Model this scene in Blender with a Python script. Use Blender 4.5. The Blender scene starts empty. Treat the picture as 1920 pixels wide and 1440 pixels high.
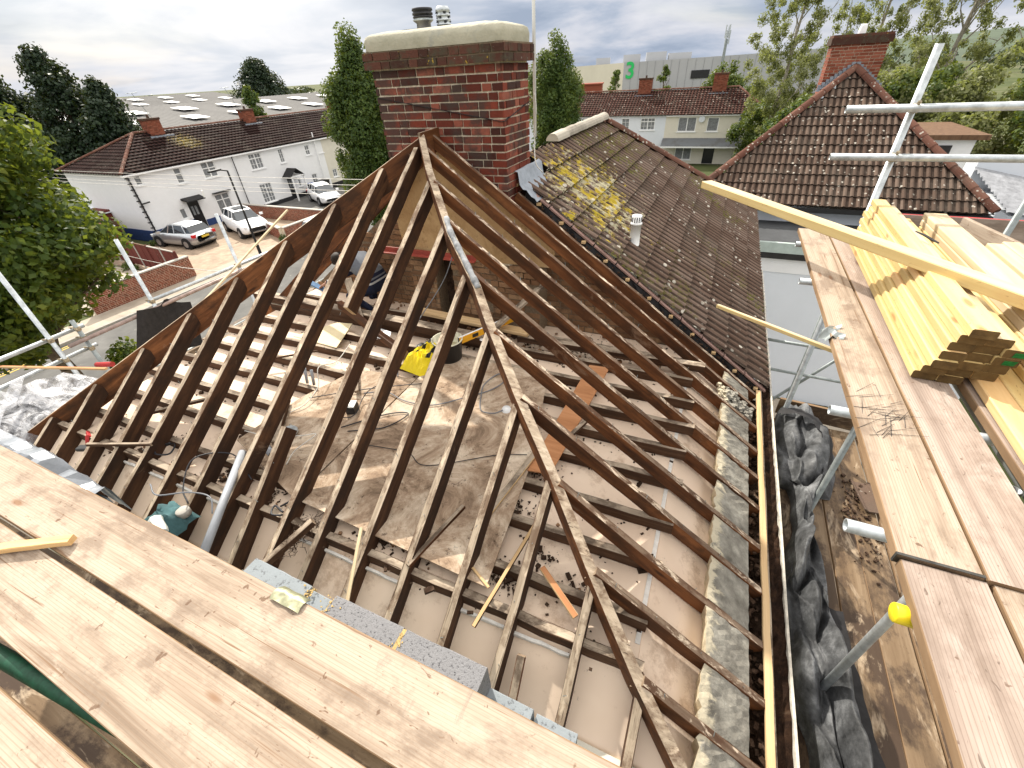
import bpy, math, random
import numpy as np
from mathutils import Vector, Matrix
random.seed(7); RNG = np.random.default_rng(7)
C = bpy.context.scene.collection
W = bpy.data.worlds.new("World"); bpy.context.scene.world = W
G = -8.4            # ground level below the eye; the whole place is lifted by 8.4 m at the end
UA, VA, ZA, SL = -2.88, 4.22, -0.488, 0.715   # apex of the stripped hip and roof slope
WPOS = {}

# ------------------------------------------------------------------ materials
class NT:
    def __init__(s, name, rough=.8, metal=0., spec=.4):
        s.m = bpy.data.materials.new(name); s.m.use_nodes = True
        s.t = s.m.node_tree; s.b = s.t.nodes['Principled BSDF']; s.out = s.t.nodes['Material Output']
        s.b.inputs['Roughness'].default_value = rough; s.b.inputs['Metallic'].default_value = metal
        s.b.inputs['Specular IOR Level'].default_value = spec
        s._tc = None
    def n(s, ty, **kw):
        o = s.t.nodes.new(ty)
        for k, v in kw.items(): setattr(o, k, v)
        return o
    def link(s, a, b): s.t.links.new(a, b)
    def vec(s, scale=(1, 1, 1), rnd=True, gen='Object'):
        if s._tc is None:
            s._tc = s.n('ShaderNodeTexCoord')
            oi = s.n('ShaderNodeObjectInfo'); s.rand = oi.outputs['Random']
            mu = s.n('ShaderNodeVectorMath', operation='SCALE'); cb = s.n('ShaderNodeCombineXYZ')
            for i in range(3): s.link(s.rand, cb.inputs[i])
            s.link(cb.outputs[0], mu.inputs[0]); mu.inputs['Scale'].default_value = 37.
            ad = s.n('ShaderNodeVectorMath', operation='ADD')
            s.link(s._tc.outputs['Object'], ad.inputs[0]); s.link(mu.outputs[0], ad.inputs[1]); s._rv = ad.outputs[0]
        mp = s.n('ShaderNodeMapping'); mp.inputs['Scale'].default_value = scale
        s.link(s._rv if rnd else s._tc.outputs['Object'], mp.inputs['Vector'])
        return mp.outputs[0]
    def noise(s, vec, scale=1., detail=5., rough=.6, dist=0.):
        o = s.n('ShaderNodeTexNoise'); o.inputs['Scale'].default_value = scale; o.inputs['Detail'].default_value = detail
        o.inputs['Roughness'].default_value = rough; o.inputs['Distortion'].default_value = dist
        s.link(vec, o.inputs['Vector']); return o.outputs['Fac']
    def voro(s, vec, scale=1., rnd=1., feature='F1'):
        o = s.n('ShaderNodeTexVoronoi', feature=feature); o.inputs['Scale'].default_value = scale
        o.inputs['Randomness'].default_value = rnd; s.link(vec, o.inputs['Vector']); return o.outputs['Distance']
    def ramp(s, fac, stops, interp='LINEAR'):
        o = s.n('ShaderNodeValToRGB'); o.color_ramp.interpolation = interp; e = o.color_ramp.elements
        while len(e) < len(stops): e.new(.5)
        for i, (p, c) in enumerate(stops):
            e[i].position = p; e[i].color = (c, c, c, 1) if isinstance(c, (int, float)) else (*c, 1)
        s.link(fac, o.inputs[0]); return o.outputs[0]
    def mix(s, fac, a, b, mode='MIX'):
        o = s.n('ShaderNodeMix', data_type='RGBA', blend_type=mode)
        for v, k in ((fac, 0), (a, 6), (b, 7)):
            if hasattr(v, 'node'): s.link(v, o.inputs[k])
            else: o.inputs[k].default_value = v if k == 0 else (*v, 1)
        return o.outputs[2]
    def math(s, op, a, b=0.):
        o = s.n('ShaderNodeMath', operation=op)
        for i, v in enumerate((a, b)):
            if hasattr(v, 'node'): s.link(v, o.inputs[i])
            else: o.inputs[i].default_value = v
        return o.outputs[0]
    def attr(s, nm='rnd'):
        o = s.n('ShaderNodeAttribute'); o.attribute_name = nm; return o.outputs['Fac']
    def col(s, c):
        if hasattr(c, 'node'): s.link(c, s.b.inputs['Base Color'])
        else: s.b.inputs['Base Color'].default_value = (*c, 1)
    def bump(s, h, dist=.005, strength=1.):
        o = s.n('ShaderNodeBump'); o.inputs['Distance'].default_value = dist; o.inputs['Strength'].default_value = strength
        s.link(h, o.inputs['Height']); s.link(o.outputs[0], s.b.inputs['Normal'])

def thr(m, f, lo, hi): return m.ramp(f, [(lo, 0.), (hi, 1.)])

def wood(name, cs, grain=(1.2, 22, 22), dirt=None, pale=None, knots=None, rough=.85, bumpd=.003, streak=None, rndtone=.25, nicks=None, scuff=False, crisp=None):
    m = NT(name, rough, spec=.25)
    v = m.vec(grain); g = m.noise(v, 1., 7, .65, .4)
    c = m.ramp(g, [(.3, cs[0]), (.5, cs[1]), (.72, cs[2])])
    h = g
    if dirt:      # (colour, lo, hi, scale)
        c = m.mix(m.math('MULTIPLY', thr(m, m.noise(m.vec((dirt[3] * .6, dirt[3], dirt[3])), 1., 6, .7), dirt[1], dirt[2]), dirt[4] if len(dirt) > 4 else .9), c, dirt[0])
    if pale:
        c = m.mix(m.math('MULTIPLY', thr(m, m.noise(m.vec((pale[3] * .5, pale[3] * 1.3, pale[3])), 1., 5, .7, .5), pale[1], pale[2]), .85), c, pale[0])
    if knots:     # (colour, radius)
        d = m.voro(m.vec((2.2, 7.5, 7.5)), 1., 1.)
        c = m.mix(m.math('MULTIPLY', m.ramp(d, [(knots[1] * .45, 1.), (knots[1], .0)]), .8), c, knots[0])
    if streak:    # long dark shakes
        c = m.mix(m.ramp(m.noise(m.vec((1.3, 60, 60)), 1., 3, .5, 1.), [(.30, 1.), (.36, 0.)]), c, streak)
    if nicks:
        c = m.mix(m.math('MULTIPLY', m.ramp(m.noise(m.vec((16, 42, 42)), 1., 2, .5, 2.), [(.24, 1.), (.33, 0.)]), .8), c, nicks)
    if crisp:     # fine dark growth-ring lines
        w_ = m.n('ShaderNodeTexWave', wave_type='BANDS', bands_direction='Y'); w_.inputs['Scale'].default_value = 9.; w_.inputs['Distortion'].default_value = 9.; w_.inputs['Detail'].default_value = 3.; w_.inputs['Detail Scale'].default_value = .35; m.link(m.vec((.35, 3.2, 3.2)), w_.inputs['Vector'])
        c = m.mix(m.math('MULTIPLY', m.ramp(w_.outputs['Fac'], [(.0, 1.), (.22, 0.)]), m.math('MULTIPLY', m.noise(m.vec((1.5, 5, 5)), 1., 4), .75)), c, crisp)
    if scuff:     # boot scuffs and smears running across the grain
        c = m.mix(m.math('MULTIPLY', thr(m, m.noise(m.vec((3.5, 2.2, 2.2)), 1., 9, .82, 1.5), .60, .68), .55), c, (.20, .165, .135))
        c = m.mix(m.math('MULTIPLY', thr(m, m.noise(m.vec((24, 15, 15)), 1., 3, .6), .68, .72), .75), c, (.11, .06, .035))
    if rndtone:
        c = m.mix(m.math('MULTIPLY', m.rand, rndtone * 2), c, tuple(x * .55 for x in cs[1]))
    m.col(c); m.bump(h, bumpd, .8); return m.m

def plain(name, c, rough=.7, metal=0., var=.25, scale=6., bumpd=0., spec=.4, c2=None):
    m = NT(name, rough, metal, spec)
    f = m.noise(m.vec(), scale, 5, .65)
    m.col(m.ramp(f, [(.3, tuple(x * (1 - var) for x in c)), (.7, c2 or tuple(min(1, x * (1 + var)) for x in c))]))
    if bumpd: m.bump(f, bumpd)
    return m.m

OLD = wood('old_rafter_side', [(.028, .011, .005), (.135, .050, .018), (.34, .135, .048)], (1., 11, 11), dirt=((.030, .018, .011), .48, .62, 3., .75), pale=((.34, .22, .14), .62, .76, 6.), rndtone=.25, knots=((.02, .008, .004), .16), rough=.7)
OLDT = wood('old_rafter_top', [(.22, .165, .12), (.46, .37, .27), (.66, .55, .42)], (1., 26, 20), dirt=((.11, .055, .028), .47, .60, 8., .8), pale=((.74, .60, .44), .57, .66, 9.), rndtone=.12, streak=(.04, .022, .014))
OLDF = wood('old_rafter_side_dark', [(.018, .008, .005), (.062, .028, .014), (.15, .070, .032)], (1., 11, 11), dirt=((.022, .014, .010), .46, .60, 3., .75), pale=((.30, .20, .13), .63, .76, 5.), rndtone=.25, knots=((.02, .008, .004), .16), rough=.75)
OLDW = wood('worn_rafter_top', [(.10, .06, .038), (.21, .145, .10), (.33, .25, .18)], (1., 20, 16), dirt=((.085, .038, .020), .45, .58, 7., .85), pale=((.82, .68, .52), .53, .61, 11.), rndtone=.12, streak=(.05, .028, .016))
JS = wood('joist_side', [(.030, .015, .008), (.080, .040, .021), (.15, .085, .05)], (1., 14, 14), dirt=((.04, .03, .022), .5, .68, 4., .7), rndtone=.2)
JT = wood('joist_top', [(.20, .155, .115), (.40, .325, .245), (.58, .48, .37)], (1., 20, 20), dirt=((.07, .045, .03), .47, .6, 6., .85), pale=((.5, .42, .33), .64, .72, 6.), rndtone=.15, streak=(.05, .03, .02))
ENDG = wood('sawn_end', [(.16, .11, .07), (.26, .19, .13), (.36, .28, .2)], (6, 9, 9))
BOARD = wood('scaffold_board', [(.21, .155, .112), (.385, .31, .238), (.47, .39, .31)], (.7, 17, 17), dirt=((.165, .12, .09), .50, .64, 7., .6), pale=((.43, .36, .285), .54, .66, 5.), knots=((.22, .115, .06), .13), rndtone=.04, nicks=(.13, .07, .04), bumpd=.003, streak=(.21, .135, .085), crisp=(.23, .15, .095), scuff=True)
BOARDP = wood('scaffold_board_pinkish', [(.23, .175, .142), (.37, .295, .245), (.47, .385, .33)], (.8, 15, 15), dirt=((.17, .12, .09), .50, .66, 5., .6), pale=((.44, .385, .335), .58, .68, 5.), knots=((.15, .08, .055), .14), rndtone=.1, nicks=(.09, .06, .045), bumpd=.003, scuff=True, crisp=(.13, .085, .062))
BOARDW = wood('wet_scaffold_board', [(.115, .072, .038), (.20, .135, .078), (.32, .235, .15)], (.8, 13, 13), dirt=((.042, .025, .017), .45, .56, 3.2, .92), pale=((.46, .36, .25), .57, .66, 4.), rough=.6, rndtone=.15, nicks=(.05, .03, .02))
BEND = wood('board_edge', [(.17, .105, .055), (.27, .175, .10), (.37, .26, .16)], (2, 9, 9))
NEWT = wood('new_yellow_timber', [(.52, .36, .14), (.66, .50, .225), (.74, .60, .31)], (.5, 14, 14), knots=((.36, .17, .06), .17), rndtone=.2, dirt=((.60, .36, .16), .53, .70, 3.2, .55), streak=(.56, .36, .15), nicks=(.28, .16, .06), rough=.6)
NEWO = wood('new_orange_timber', [(.58, .36, .15), (.72, .49, .24), (.82, .62, .35)], (.6, 11, 11), knots=((.4, .17, .07), .12), rndtone=.05, rough=.6)
NEWP = wood('new_pale_timber', [(.46, .35, .21), (.58, .47, .30), (.66, .56, .40)], (.7, 14, 14), knots=((.45, .28, .15), .1), rndtone=.05, rough=.65)
NEND = wood('dark_treated_end', [(.05, .03, .012), (.12, .075, .028), (.19, .13, .055)], (8, 12, 12), rndtone=.3)
BATT = wood('tile_batten', [(.42, .27, .13), (.58, .40, .21), (.68, .50, .29)], (.8, 20, 20), rndtone=.05)
PLY = wood('orange_plywood', [(.36, .16, .07), (.47, .22, .10), (.58, .30, .15)], (1.5, 14, 14), rndtone=0)
LEADP = plain('grey_lead', (.27, .28, .29), .75, .0, .5, 16., .006)
STEEL = plain('galvanised_steel', (.50, .54, .56), .42, .55, .3, 14.)
STEELD = plain('dull_galvanised_steel', (.26, .29, .29), .5, .45, .3, 10.)
RUST = plain('brown_steel_tube', (.33, .25, .22), .55, .3, .35, 12.)
COUPL = plain('coupler_steel', (.36, .31, .22), .55, .5, .5, 30.)
REDST = plain('red_oxide_steel', (.32, .06, .04), .6, .0, .3, 8.)
YPL = plain('yellow_plastic', (.86, .68, .02), .4, 0, .05)
WPL = plain('white_plastic', (.78, .79, .79), .4, 0, .05)
GPL = plain('grey_plastic', (.33, .35, .38), .4, 0, .12)
BPL = plain('black_plastic', (.018, .018, .02), .4, 0, .3)
DPL = plain('blue_plastic', (.03, .1, .35), .45, 0, .1)
CABLE = plain('grey_cable', (.17, .18, .20), .5)
CABW = plain('white_cable', (.62, .6, .55), .5)
CABB = plain('black_cable', (.02, .02, .025), .5)
REDP = plain('red_plastic', (.38, .02, .02), .5, 0, .3)
TEAL = plain('teal_cloth', (.05, .12, .13), .85, 0, .4, 14.)
DARKST = plain('dark_hoop_iron', (.07, .07, .065), .6, .5, .5, 20.)
GREENT = plain('green_painted_tube', (.008, .06, .032), .6, 0, .5, 20.)

def ceilboard():
    m = NT('plasterboard_back', .9, spec=.15)
    v = m.vec(rnd=False)
    c = m.ramp(m.noise(v, 1.2, 4), [(.35, (.72, .565, .435)), (.65, (.82, .67, .53))])
    c = m.mix(m.math('MULTIPLY', thr(m, m.noise(v, 2.3, 8, .78), .54, .64), .6), c, (.42, .28, .18))
    c = m.mix(thr(m, m.noise(v, 5., 9, .85), .625, .67), c, (.075, .048, .032))
    m.col(c); return m.m
CEIL = ceilboard()
def dirt(name, cs, sc=3.):
    m = NT(name, .95, spec=.1); v = m.vec(rnd=False)
    a = m.noise(v, sc, 9, .75, .6)
    c = m.ramp(a, [(.30, cs[0]), (.46, cs[1]), (.60, cs[2]), (.74, cs[3])])
    c = m.mix(m.math('MULTIPLY', thr(m, m.noise(v, sc * 5, 9, .85), .56, .62), .85), c, cs[0])
    m.col(c); m.bump(m.noise(v, sc * 8, 8, .8), .012); return m.m
DIRT = dirt('dusty_floor_sheet', [(.085, .055, .038), (.36, .26, .18), (.64, .53, .41), (.80, .71, .58)], 2.4)
SOIL = dirt('dark_debris', [(.018, .011, .008), (.05, .03, .02), (.10, .065, .045), (.2, .15, .11)], 7.)
MOSSG = dirt('mossy_gutter_silt', [(.010, .006, .004), (.022, .012, .008), (.045, .024, .014), (.09, .06, .04)], 9.)
RENDERP = dirt('parged_breast', [(.30, .18, .085), (.43, .28, .14), (.52, .36, .19), (.58, .42, .25)], 1.6)

def infill():
    m = NT('beam_filling', .95, spec=.15); v = m.vec()
    c = m.ramp(m.noise(v, 5, 8, .7), [(.32, (.12, .11, .092)), (.52, (.26, .245, .21)), (.72, (.44, .42, .36))])
    sx = m.n('ShaderNodeSeparateXYZ'); m.link(m._tc.outputs['Object'], sx.inputs[0])
    e = m.math('ADD', m.math('MULTIPLY', sx.outputs[0], -2.6), m.noise(m.vec((5, 9, 5)), 1., 7, .75, .6))
    c = m.mix(m.math('MULTIPLY', thr(m, e, .70, .80), .9), c, (.56, .50, .37)); c = m.mix(thr(m, m.noise(v, 22, 5, .8), .64, .70), c, (.42, .41, .37))
    m.col(c); m.bump(m.noise(v, 18, 6), .01); return m.m
INF = infill()
INFP = plain('pale_mortar', (.56, .49, .35), .95, 0, .3, 12., .012, .15)

def block(name, c, sp, sz):
    m = NT(name, .95, spec=.15); v = m.vec()
    d = m.noise(v, sz, 4, .8)
    m.col(m.mix(m.ramp(d, [(.36, 1.), (.44, 0.)]), m.ramp(m.noise(v, 4, 5), [(.3, tuple(x * .88 for x in c)), (.7, c)]), sp))
    m.bump(d, .008 if sz > 60 else .003); return m.m
BLKL = block('aerated_block', (.27, .30, .32), (.13, .14, .15), 26.)
BLKR = block('dense_block', (.27, .27, .28), (.06, .06, .065), 75.)
MORT = plain('yellow_mortar', (.46, .33, .14), .95, 0, .25, 30., .006)

def brick(name, cs, dirty=None, lich=None):
    m = NT(name, .85, spec=.25); v = m.vec(rnd=False)
    c = m.ramp(m.attr(), [(0., cs[0]), (.3, cs[1]), (.62, cs[2]), (1., cs[3])])
    c = m.mix(m.math('MULTIPLY', m.noise(v, 24, 6, .75), .7), c, tuple(x * .45 for x in cs[1]))
    if dirty: c = m.mix(m.math('MULTIPLY', thr(m, m.noise(v, dirty[1], 7, .7), dirty[2], dirty[3]), .85), c, dirty[0])
    if lich:
        c = m.mix(thr(m, m.noise(v, 9, 5, .7), .64, .68), c, (.46, .30, .04)); c = m.mix(thr(m, m.noise(v, 26, 5, .7), .66, .70), c, (.45, .45, .40))
    m.col(c); m.bump(m.noise(v, 40, 6, .7), .006); return m.m
BRED = brick('red_chimney_brick', [(.045, .018, .014), (.14, .030, .018), (.27, .055, .030), (.42, .15, .10)], ((.055, .038, .032), 2.0, .47, .57))
BRDK = brick('sooty_lichened_brick', [(.05, .024, .017), (.085, .034, .023), (.12, .045, .03), (.15, .06, .04)], ((.07, .062, .04), 5., .48, .60), True)
BRST = brick('dusty_stock_brick', [(.20, .105, .055), (.30, .165, .085), (.38, .22, .12), (.46, .30, .17)], ((.14, .085, .05), 3., .5, .62))
BRFAR = brick('orange_red_brick', [(.15, .04, .022), (.24, .065, .035), (.32, .09, .05), (.37, .13, .08)])
MORTL = plain('lime_mortar', (.68, .60, .46), .95, 0, .3, 40., .004, .15)
MORTD = plain('dark_mortar', (.20, .15, .10), .95, 0, .3, 40., .004, .15)

def tile(name, cs, spots=.70, moss=None, yel=None, sc=1.):
    m = NT(name, .9, spec=.12); v = m.vec(rnd=False)
    c = m.ramp(m.attr(), [(0., cs[0]), (.45, cs[1]), (1., cs[2])])
    c = m.mix(m.math('MULTIPLY', m.ramp(m.attr('pan'), [(.42, 0.), (.66, 1.)]), .90), c, tuple(x * .16 for x in cs[0]))   # shade of pans and course lips painted into the tile colour
    c = m.mix(m.math('MULTIPLY', m.noise(v, 9 * sc, 7, .75), .55), c, tuple(x * .6 for x in cs[0]))
    c = m.mix(m.math('MULTIPLY', thr(m, m.noise(v, 1.1, 6, .7), .5, .65), .4), c, (.095, .082, .066))
    if moss:
        # moss runs where damp lies, heavier inside a broad band of the slope
        sx = m.n('ShaderNodeSeparateXYZ'); m.link(m.vec(rnd=False), sx.inputs[0])
        big = m.noise(v, .8, 3); f = m.math('MULTIPLY', thr(m, m.noise(v, 16., 6, .75), .50, .56), thr(m, big, moss + .14, moss + .24))
        c = m.mix(m.math('MULTIPLY', f, .9), c, (.10, .095, .02))
    if yel:       # lichen colony round a point given in the roof's own axes
        vm = m.n('ShaderNodeVectorMath', operation='DISTANCE'); m.link(m.vec(yel[3], rnd=False), vm.inputs[0])
        vm.inputs[1].default_value = tuple(a * b for a, b in zip(yel[0], yel[3]))
        near = m.ramp(m.math('DIVIDE', vm.outputs['Value'], yel[1]), [(.15, 1.), (1., 0.)])
        f = m.ramp(m.math('ADD', m.math('MULTIPLY', near, .30), m.noise(m.vec((1, 1.5, 1), rnd=False), 7., 8, .8)), [(.755, 0.), (.80, 1.)])
        c = m.mix(m.math('MULTIPLY', f, yel[4] if len(yel) > 4 else .92), c, m.ramp(m.noise(v, 5., 4), [(.46, (.40, .37, .25)), (.54, (.42, .31, .03)), (.7, (.30, .24, .02))]))
    if spots:
        s1 = m.ramp(m.math('ADD', m.voro(v, 7.5 * sc), m.math('MULTIPLY', m.noise(v, 40 * sc, 3), .12)), [((1 - spots) * .62, 1.), ((1 - spots) * .72, 0.)])
        c = m.mix(m.math('MULTIPLY', m.math('MULTIPLY', s1, thr(m, m.noise(v, 1.7, 4, .7), .47, .56)), .85), c, (.52, .49, .42))
        c = m.mix(m.math('MULTIPLY', thr(m, m.noise(v, 34 * sc, 4, .7), .665, .70), .7), c, (.45, .42, .34))
    m.col(c); m.bump(m.noise(v, 60, 5, .7), .004); return m.m
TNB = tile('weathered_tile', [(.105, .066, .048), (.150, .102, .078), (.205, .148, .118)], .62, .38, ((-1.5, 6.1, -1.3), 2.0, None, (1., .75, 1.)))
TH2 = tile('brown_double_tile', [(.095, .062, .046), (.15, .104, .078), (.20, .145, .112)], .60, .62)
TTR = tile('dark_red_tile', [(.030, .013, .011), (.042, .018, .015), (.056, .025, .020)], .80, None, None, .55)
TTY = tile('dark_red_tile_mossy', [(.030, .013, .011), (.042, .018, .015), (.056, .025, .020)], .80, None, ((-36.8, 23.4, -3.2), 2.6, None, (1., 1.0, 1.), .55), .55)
TCL = tile('red_clay_hip_tile', [(.10, .045, .032), (.15, .066, .046), (.20, .10, .072)], .54, None, None, 1.4)
TPALE = tile('pale_ridge_tile', [(.40, .36, .30), (.48, .44, .37), (.56, .51, .43)], 0)
SLATE = tile('grey_slate', [(.13, .14, .15), (.17, .18, .19), (.2, .21, .22)], 0)
RWHITE = plain('white_render', (.78, .79, .80), .9, 0, .03, 3., .003, .2)
RCREAM = plain('cream_render', (.66, .63, .54), .9, 0, .04, 3., .003, .2)
RPALE = plain('pale_blue_white_render', (.66, .70, .75), .85, 0, .03, 1.2)
PBLUE = plain('blue_plinth', (.018, .045, .15), .7, 0, .25)
PBLACK = plain('black_plinth', (.015, .015, .018), .7)
FRAMEW = plain('white_upvc', (.82, .83, .83), .35, 0, .02)
NET = plain('net_curtain', (.20, .21, .22), .9, 0, .35, 8.)
GLASS = plain('window_glass', (.05, .06, .07), .06, 0, .3, 2., spec=.9)
DOORB = plain('black_door', (.012, .013, .016), .3)
FLASH = plain('lead_flashing', (.24, .27, .31), .5, .2, .3, 9., .006)
FELTR = plain('roofing_felt', (.055, .058, .062), .9, 0, .2, 3., .003)
FELTE = plain('pale_green_trim', (.40, .47, .44), .7, 0, .12, 5.)
TARP = plain('black_felt', (.016, .015, .016), .75, 0, .5, 14., .003)
def membr():
    m = NT('dusty_black_membrane', .62, spec=.4); v = m.vec(rnd=False)
    c = m.ramp(m.noise(v, 3.5, 8, .75), [(.36, (.012, .013, .014)), (.52, (.075, .078, .082)), (.70, (.26, .27, .28))])
    m.col(c); m.bump(m.noise(v, 9, 4, .5), .008); return m.m
MEMB = membr()
def asphalt():
    m = NT('asphalt', .9, spec=.3); v = m.vec(rnd=False)
    c = m.ramp(m.noise(v, .6, 7, .7), [(.3, (.085, .083, .08)), (.55, (.13, .128, .12)), (.75, (.19, .185, .175))])
    m.col(m.mix(thr(m, m.noise(v, 3., 6, .8), .62, .68), c, (.26, .25, .22))); return m.m
ASPH = asphalt()
PAVE = plain('paving', (.36, .31, .245), .9, 0, .22, 1.1, .003)
PAVEB = plain('block_drive', (.33, .25, .18), .9, 0, .28, 2.2, .004)
KERB = plain('kerb_stone', (.33, .31, .28), .9, 0, .2)
YLINE = plain('yellow_line', (.55, .40, .08), .8, 0, .3, 12)
def groundm():
    m = NT('garden_ground', .95, spec=.1); v = m.vec(rnd=False)
    m.col(m.ramp(m.noise(v, .06, 8, .75), [(.35, (.06, .075, .03)), (.5, (.085, .10, .04)), (.65, (.16, .14, .10))])); return m.m
GRASS = groundm()
FRED = wood('red_stained_fence', [(.085, .022, .018), (.145, .036, .028), (.20, .06, .045)], (8, 8, .8), rndtone=.2)
FBRN = wood('brown_fence_board', [(.09, .05, .03), (.14, .08, .045), (.20, .12, .07)], (8, 8, .8), rndtone=.2)
CONC = plain('concrete', (.42, .40, .36), .9, 0, .15, 8, .003)
FLAUNCH = NT('cement_flaunching', .85); _v = FLAUNCH.vec(rnd=False)
_c = FLAUNCH.ramp(FLAUNCH.noise(_v, 3., 6, .7), [(.3, (.32, .31, .23)), (.55, (.41, .39, .30)), (.8, (.47, .45, .35))])
_c = FLAUNCH.mix(FLAUNCH.ramp(FLAUNCH.noise(_v, 1.3, 7, .7), [(.60, 0.), (.68, .7)]), _c, (.26, .27, .25)); FLAUNCH.col(_c); FLAUNCH.bump(FLAUNCH.noise(_v, 14, 5), .012); FLAUNCH = FLAUNCH.m
SHEETR = plain('fibre_cement_sheet', (.125, .122, .118), .85, 0, .15, .25)
SKYL = plain('translucent_rooflight', (.78, .80, .80), .5, 0, .05)
CLADG = plain('grey_cladding', (.40, .41, .42), .7, 0, .05, .2)
CLADB = plain('beige_cladding', (.60, .56, .46), .7, 0, .05, .2)
GREENP = plain('green_end_paint', (.012, .22, .05), .6, 0, .3, 40.)
GREENS = plain('green_sign', (.02, .50, .12), .5, 0, .05)

def leafm(name, cs, tr=.35):
    m = NT(name, .55, spec=.35)
    c = m.ramp(m.attr(), [(0., cs[0]), (.5, cs[1]), (1., cs[2])]); m.col(c)
    t = m.n('ShaderNodeBsdfTranslucent'); m.link(m.mix(.6, c, (.30, .34, .03), 'MIX'), t.inputs['Color'])
    x = m.n('ShaderNodeMixShader'); x.inputs[0].default_value = tr
    m.link(m.b.outputs[0], x.inputs[1]); m.link(t.outputs[0], x.inputs[2]); m.link(x.outputs[0], m.out.inputs[0]); return m.m
L_LIME = leafm('lime_leaf', [(.020, .045, .009), (.052, .098, .013), (.19, .21, .024)], .42)
L_POP = leafm('poplar_leaf', [(.022, .050, .012), (.055, .10, .020), (.13, .18, .042)], .3)
L_CON = leafm('conifer_needle', [(.008, .020, .010), (.014, .032, .014), (.028, .050, .020)], .08)
L_BIR = leafm('birch_leaf', [(.12, .14, .05), (.22, .24, .10), (.40, .41, .23)], .45)
L_BSH = leafm('shrub_leaf', [(.030, .060, .012), (.060, .100, .020), (.12, .16, .04)], .3)
BARK = plain('bark', (.10, .075, .05), .95, 0, .4, 8, .01)
BARKP = plain('pale_bark', (.32, .29, .24), .9, 0, .4, 8, .01)
CARS = plain('silver_paint', (.52, .55, .58), .28, .75, .03, spec=.6)
CARW = plain('white_paint', (.80, .81, .82), .22, 0, .02, spec=.7)
RUBB = plain('rubber', (.014, .014, .015), .8)
RIM = plain('alloy_rim', (.45, .46, .48), .35, .8, .1)
CGLASS = plain('car_glass', (.03, .04, .05), .04, 0, .2, spec=1.)
LAMPR = plain('red_lens', (.50, .012, .015), .25)
LAMPW = plain('clear_lens', (.75, .78, .8), .15)
PLATE = plain('yellow_plate', (.62, .45, .06), .5)
POLY = None
def poly():
    m = NT('clear_polythene', .22, spec=.8); v = m.vec((2.5, 7, 7), rnd=False)
    f = m.noise(v, 1., 7, .7, 1.2); m.col((.52, .53, .56)); m.bump(f, .03)
    m.b.inputs['Alpha'].default_value = 1.
    m.link(m.ramp(f, [(.36, .12), (.48, .5), (.62, .92)]), m.b.inputs['Alpha']); return m.m
POLY = poly()
POLYG = plain('grey_polythene', (.26, .285, .32), .3, 0, .3, 5., .01, .6)

# ------------------------------------------------------------------ geometry helpers
def tag(o, label=None, cat=None, group=None, kind=None):
    if label: o['label'] = label
    if cat: o['category'] = cat
    if group: o['group'] = group
    if kind: o['kind'] = kind
    return o
def empty(name, loc, label, cat, group=None):
    o = bpy.data.objects.new(name, None); C.objects.link(o); o.location = loc; o.empty_display_size = .2
    WPOS[o.name] = Vector(loc); return tag(o, label, cat, group)
def wloc(p): return WPOS.get(p.name, Vector((0, 0, 0))) if p else Vector((0, 0, 0))
def mk(name, verts, faces, mats, parent=None, fm=None, rnd=None, smooth=False, mtx=None, origin=None):
    """verts in world space unless mtx (a 4x4 placing local verts) is given"""
    if not isinstance(mats, (list, tuple)): mats = [mats]
    if mtx is None:
        v = np.asarray(verts, dtype=float).reshape(-1, 3)
        if origin is None:
            lo, hi = v.min(0), v.max(0); origin = ((lo[0] + hi[0]) / 2, (lo[1] + hi[1]) / 2, lo[2])
        if any(m.name.startswith(('weathered_tile', 'dark_red_tile_mossy')) for m in mats): origin = (0, 0, 0)
        v = v - np.array(origin); verts = v.tolist(); mtx = Matrix.Translation(origin)
    me = bpy.data.meshes.new(name); me.from_pydata([tuple(p) for p in verts], [], [tuple(f) for f in faces])
    for m in mats: me.materials.append(m)
    if fm is not None: me.polygons.foreach_set('material_index', np.asarray(fm, dtype=np.int32))
    if rnd is not None:
        a = me.attributes.new('rnd', 'FLOAT', 'FACE'); a.data.foreach_set('value', np.asarray(rnd, dtype=np.float32))
    if smooth: me.polygons.foreach_set('use_smooth', [True] * len(me.polygons))
    me.update()
    o = bpy.data.objects.new(name, me); C.objects.link(o)
    WPOS[o.name] = mtx.translation.copy()
    if parent:
        o.parent = parent; mtx = Matrix.Translation(-wloc(parent)) @ mtx
    o.matrix_local = mtx if parent else mtx
    return o
def frame(a, b, up=(0, 0, 1)):
    a, b = Vector(a), Vector(b); x = (b - a).normalized(); z = Vector(up); z = (z - x * z.dot(x))
    if z.length < 1e-4: z = Vector((0, 1, 0)) - x * x.y
    z.normalize(); y = z.cross(x)
    m = Matrix((x, y, z)).transposed().to_4x4(); m.translation = a; return m, (b - a).length
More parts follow.
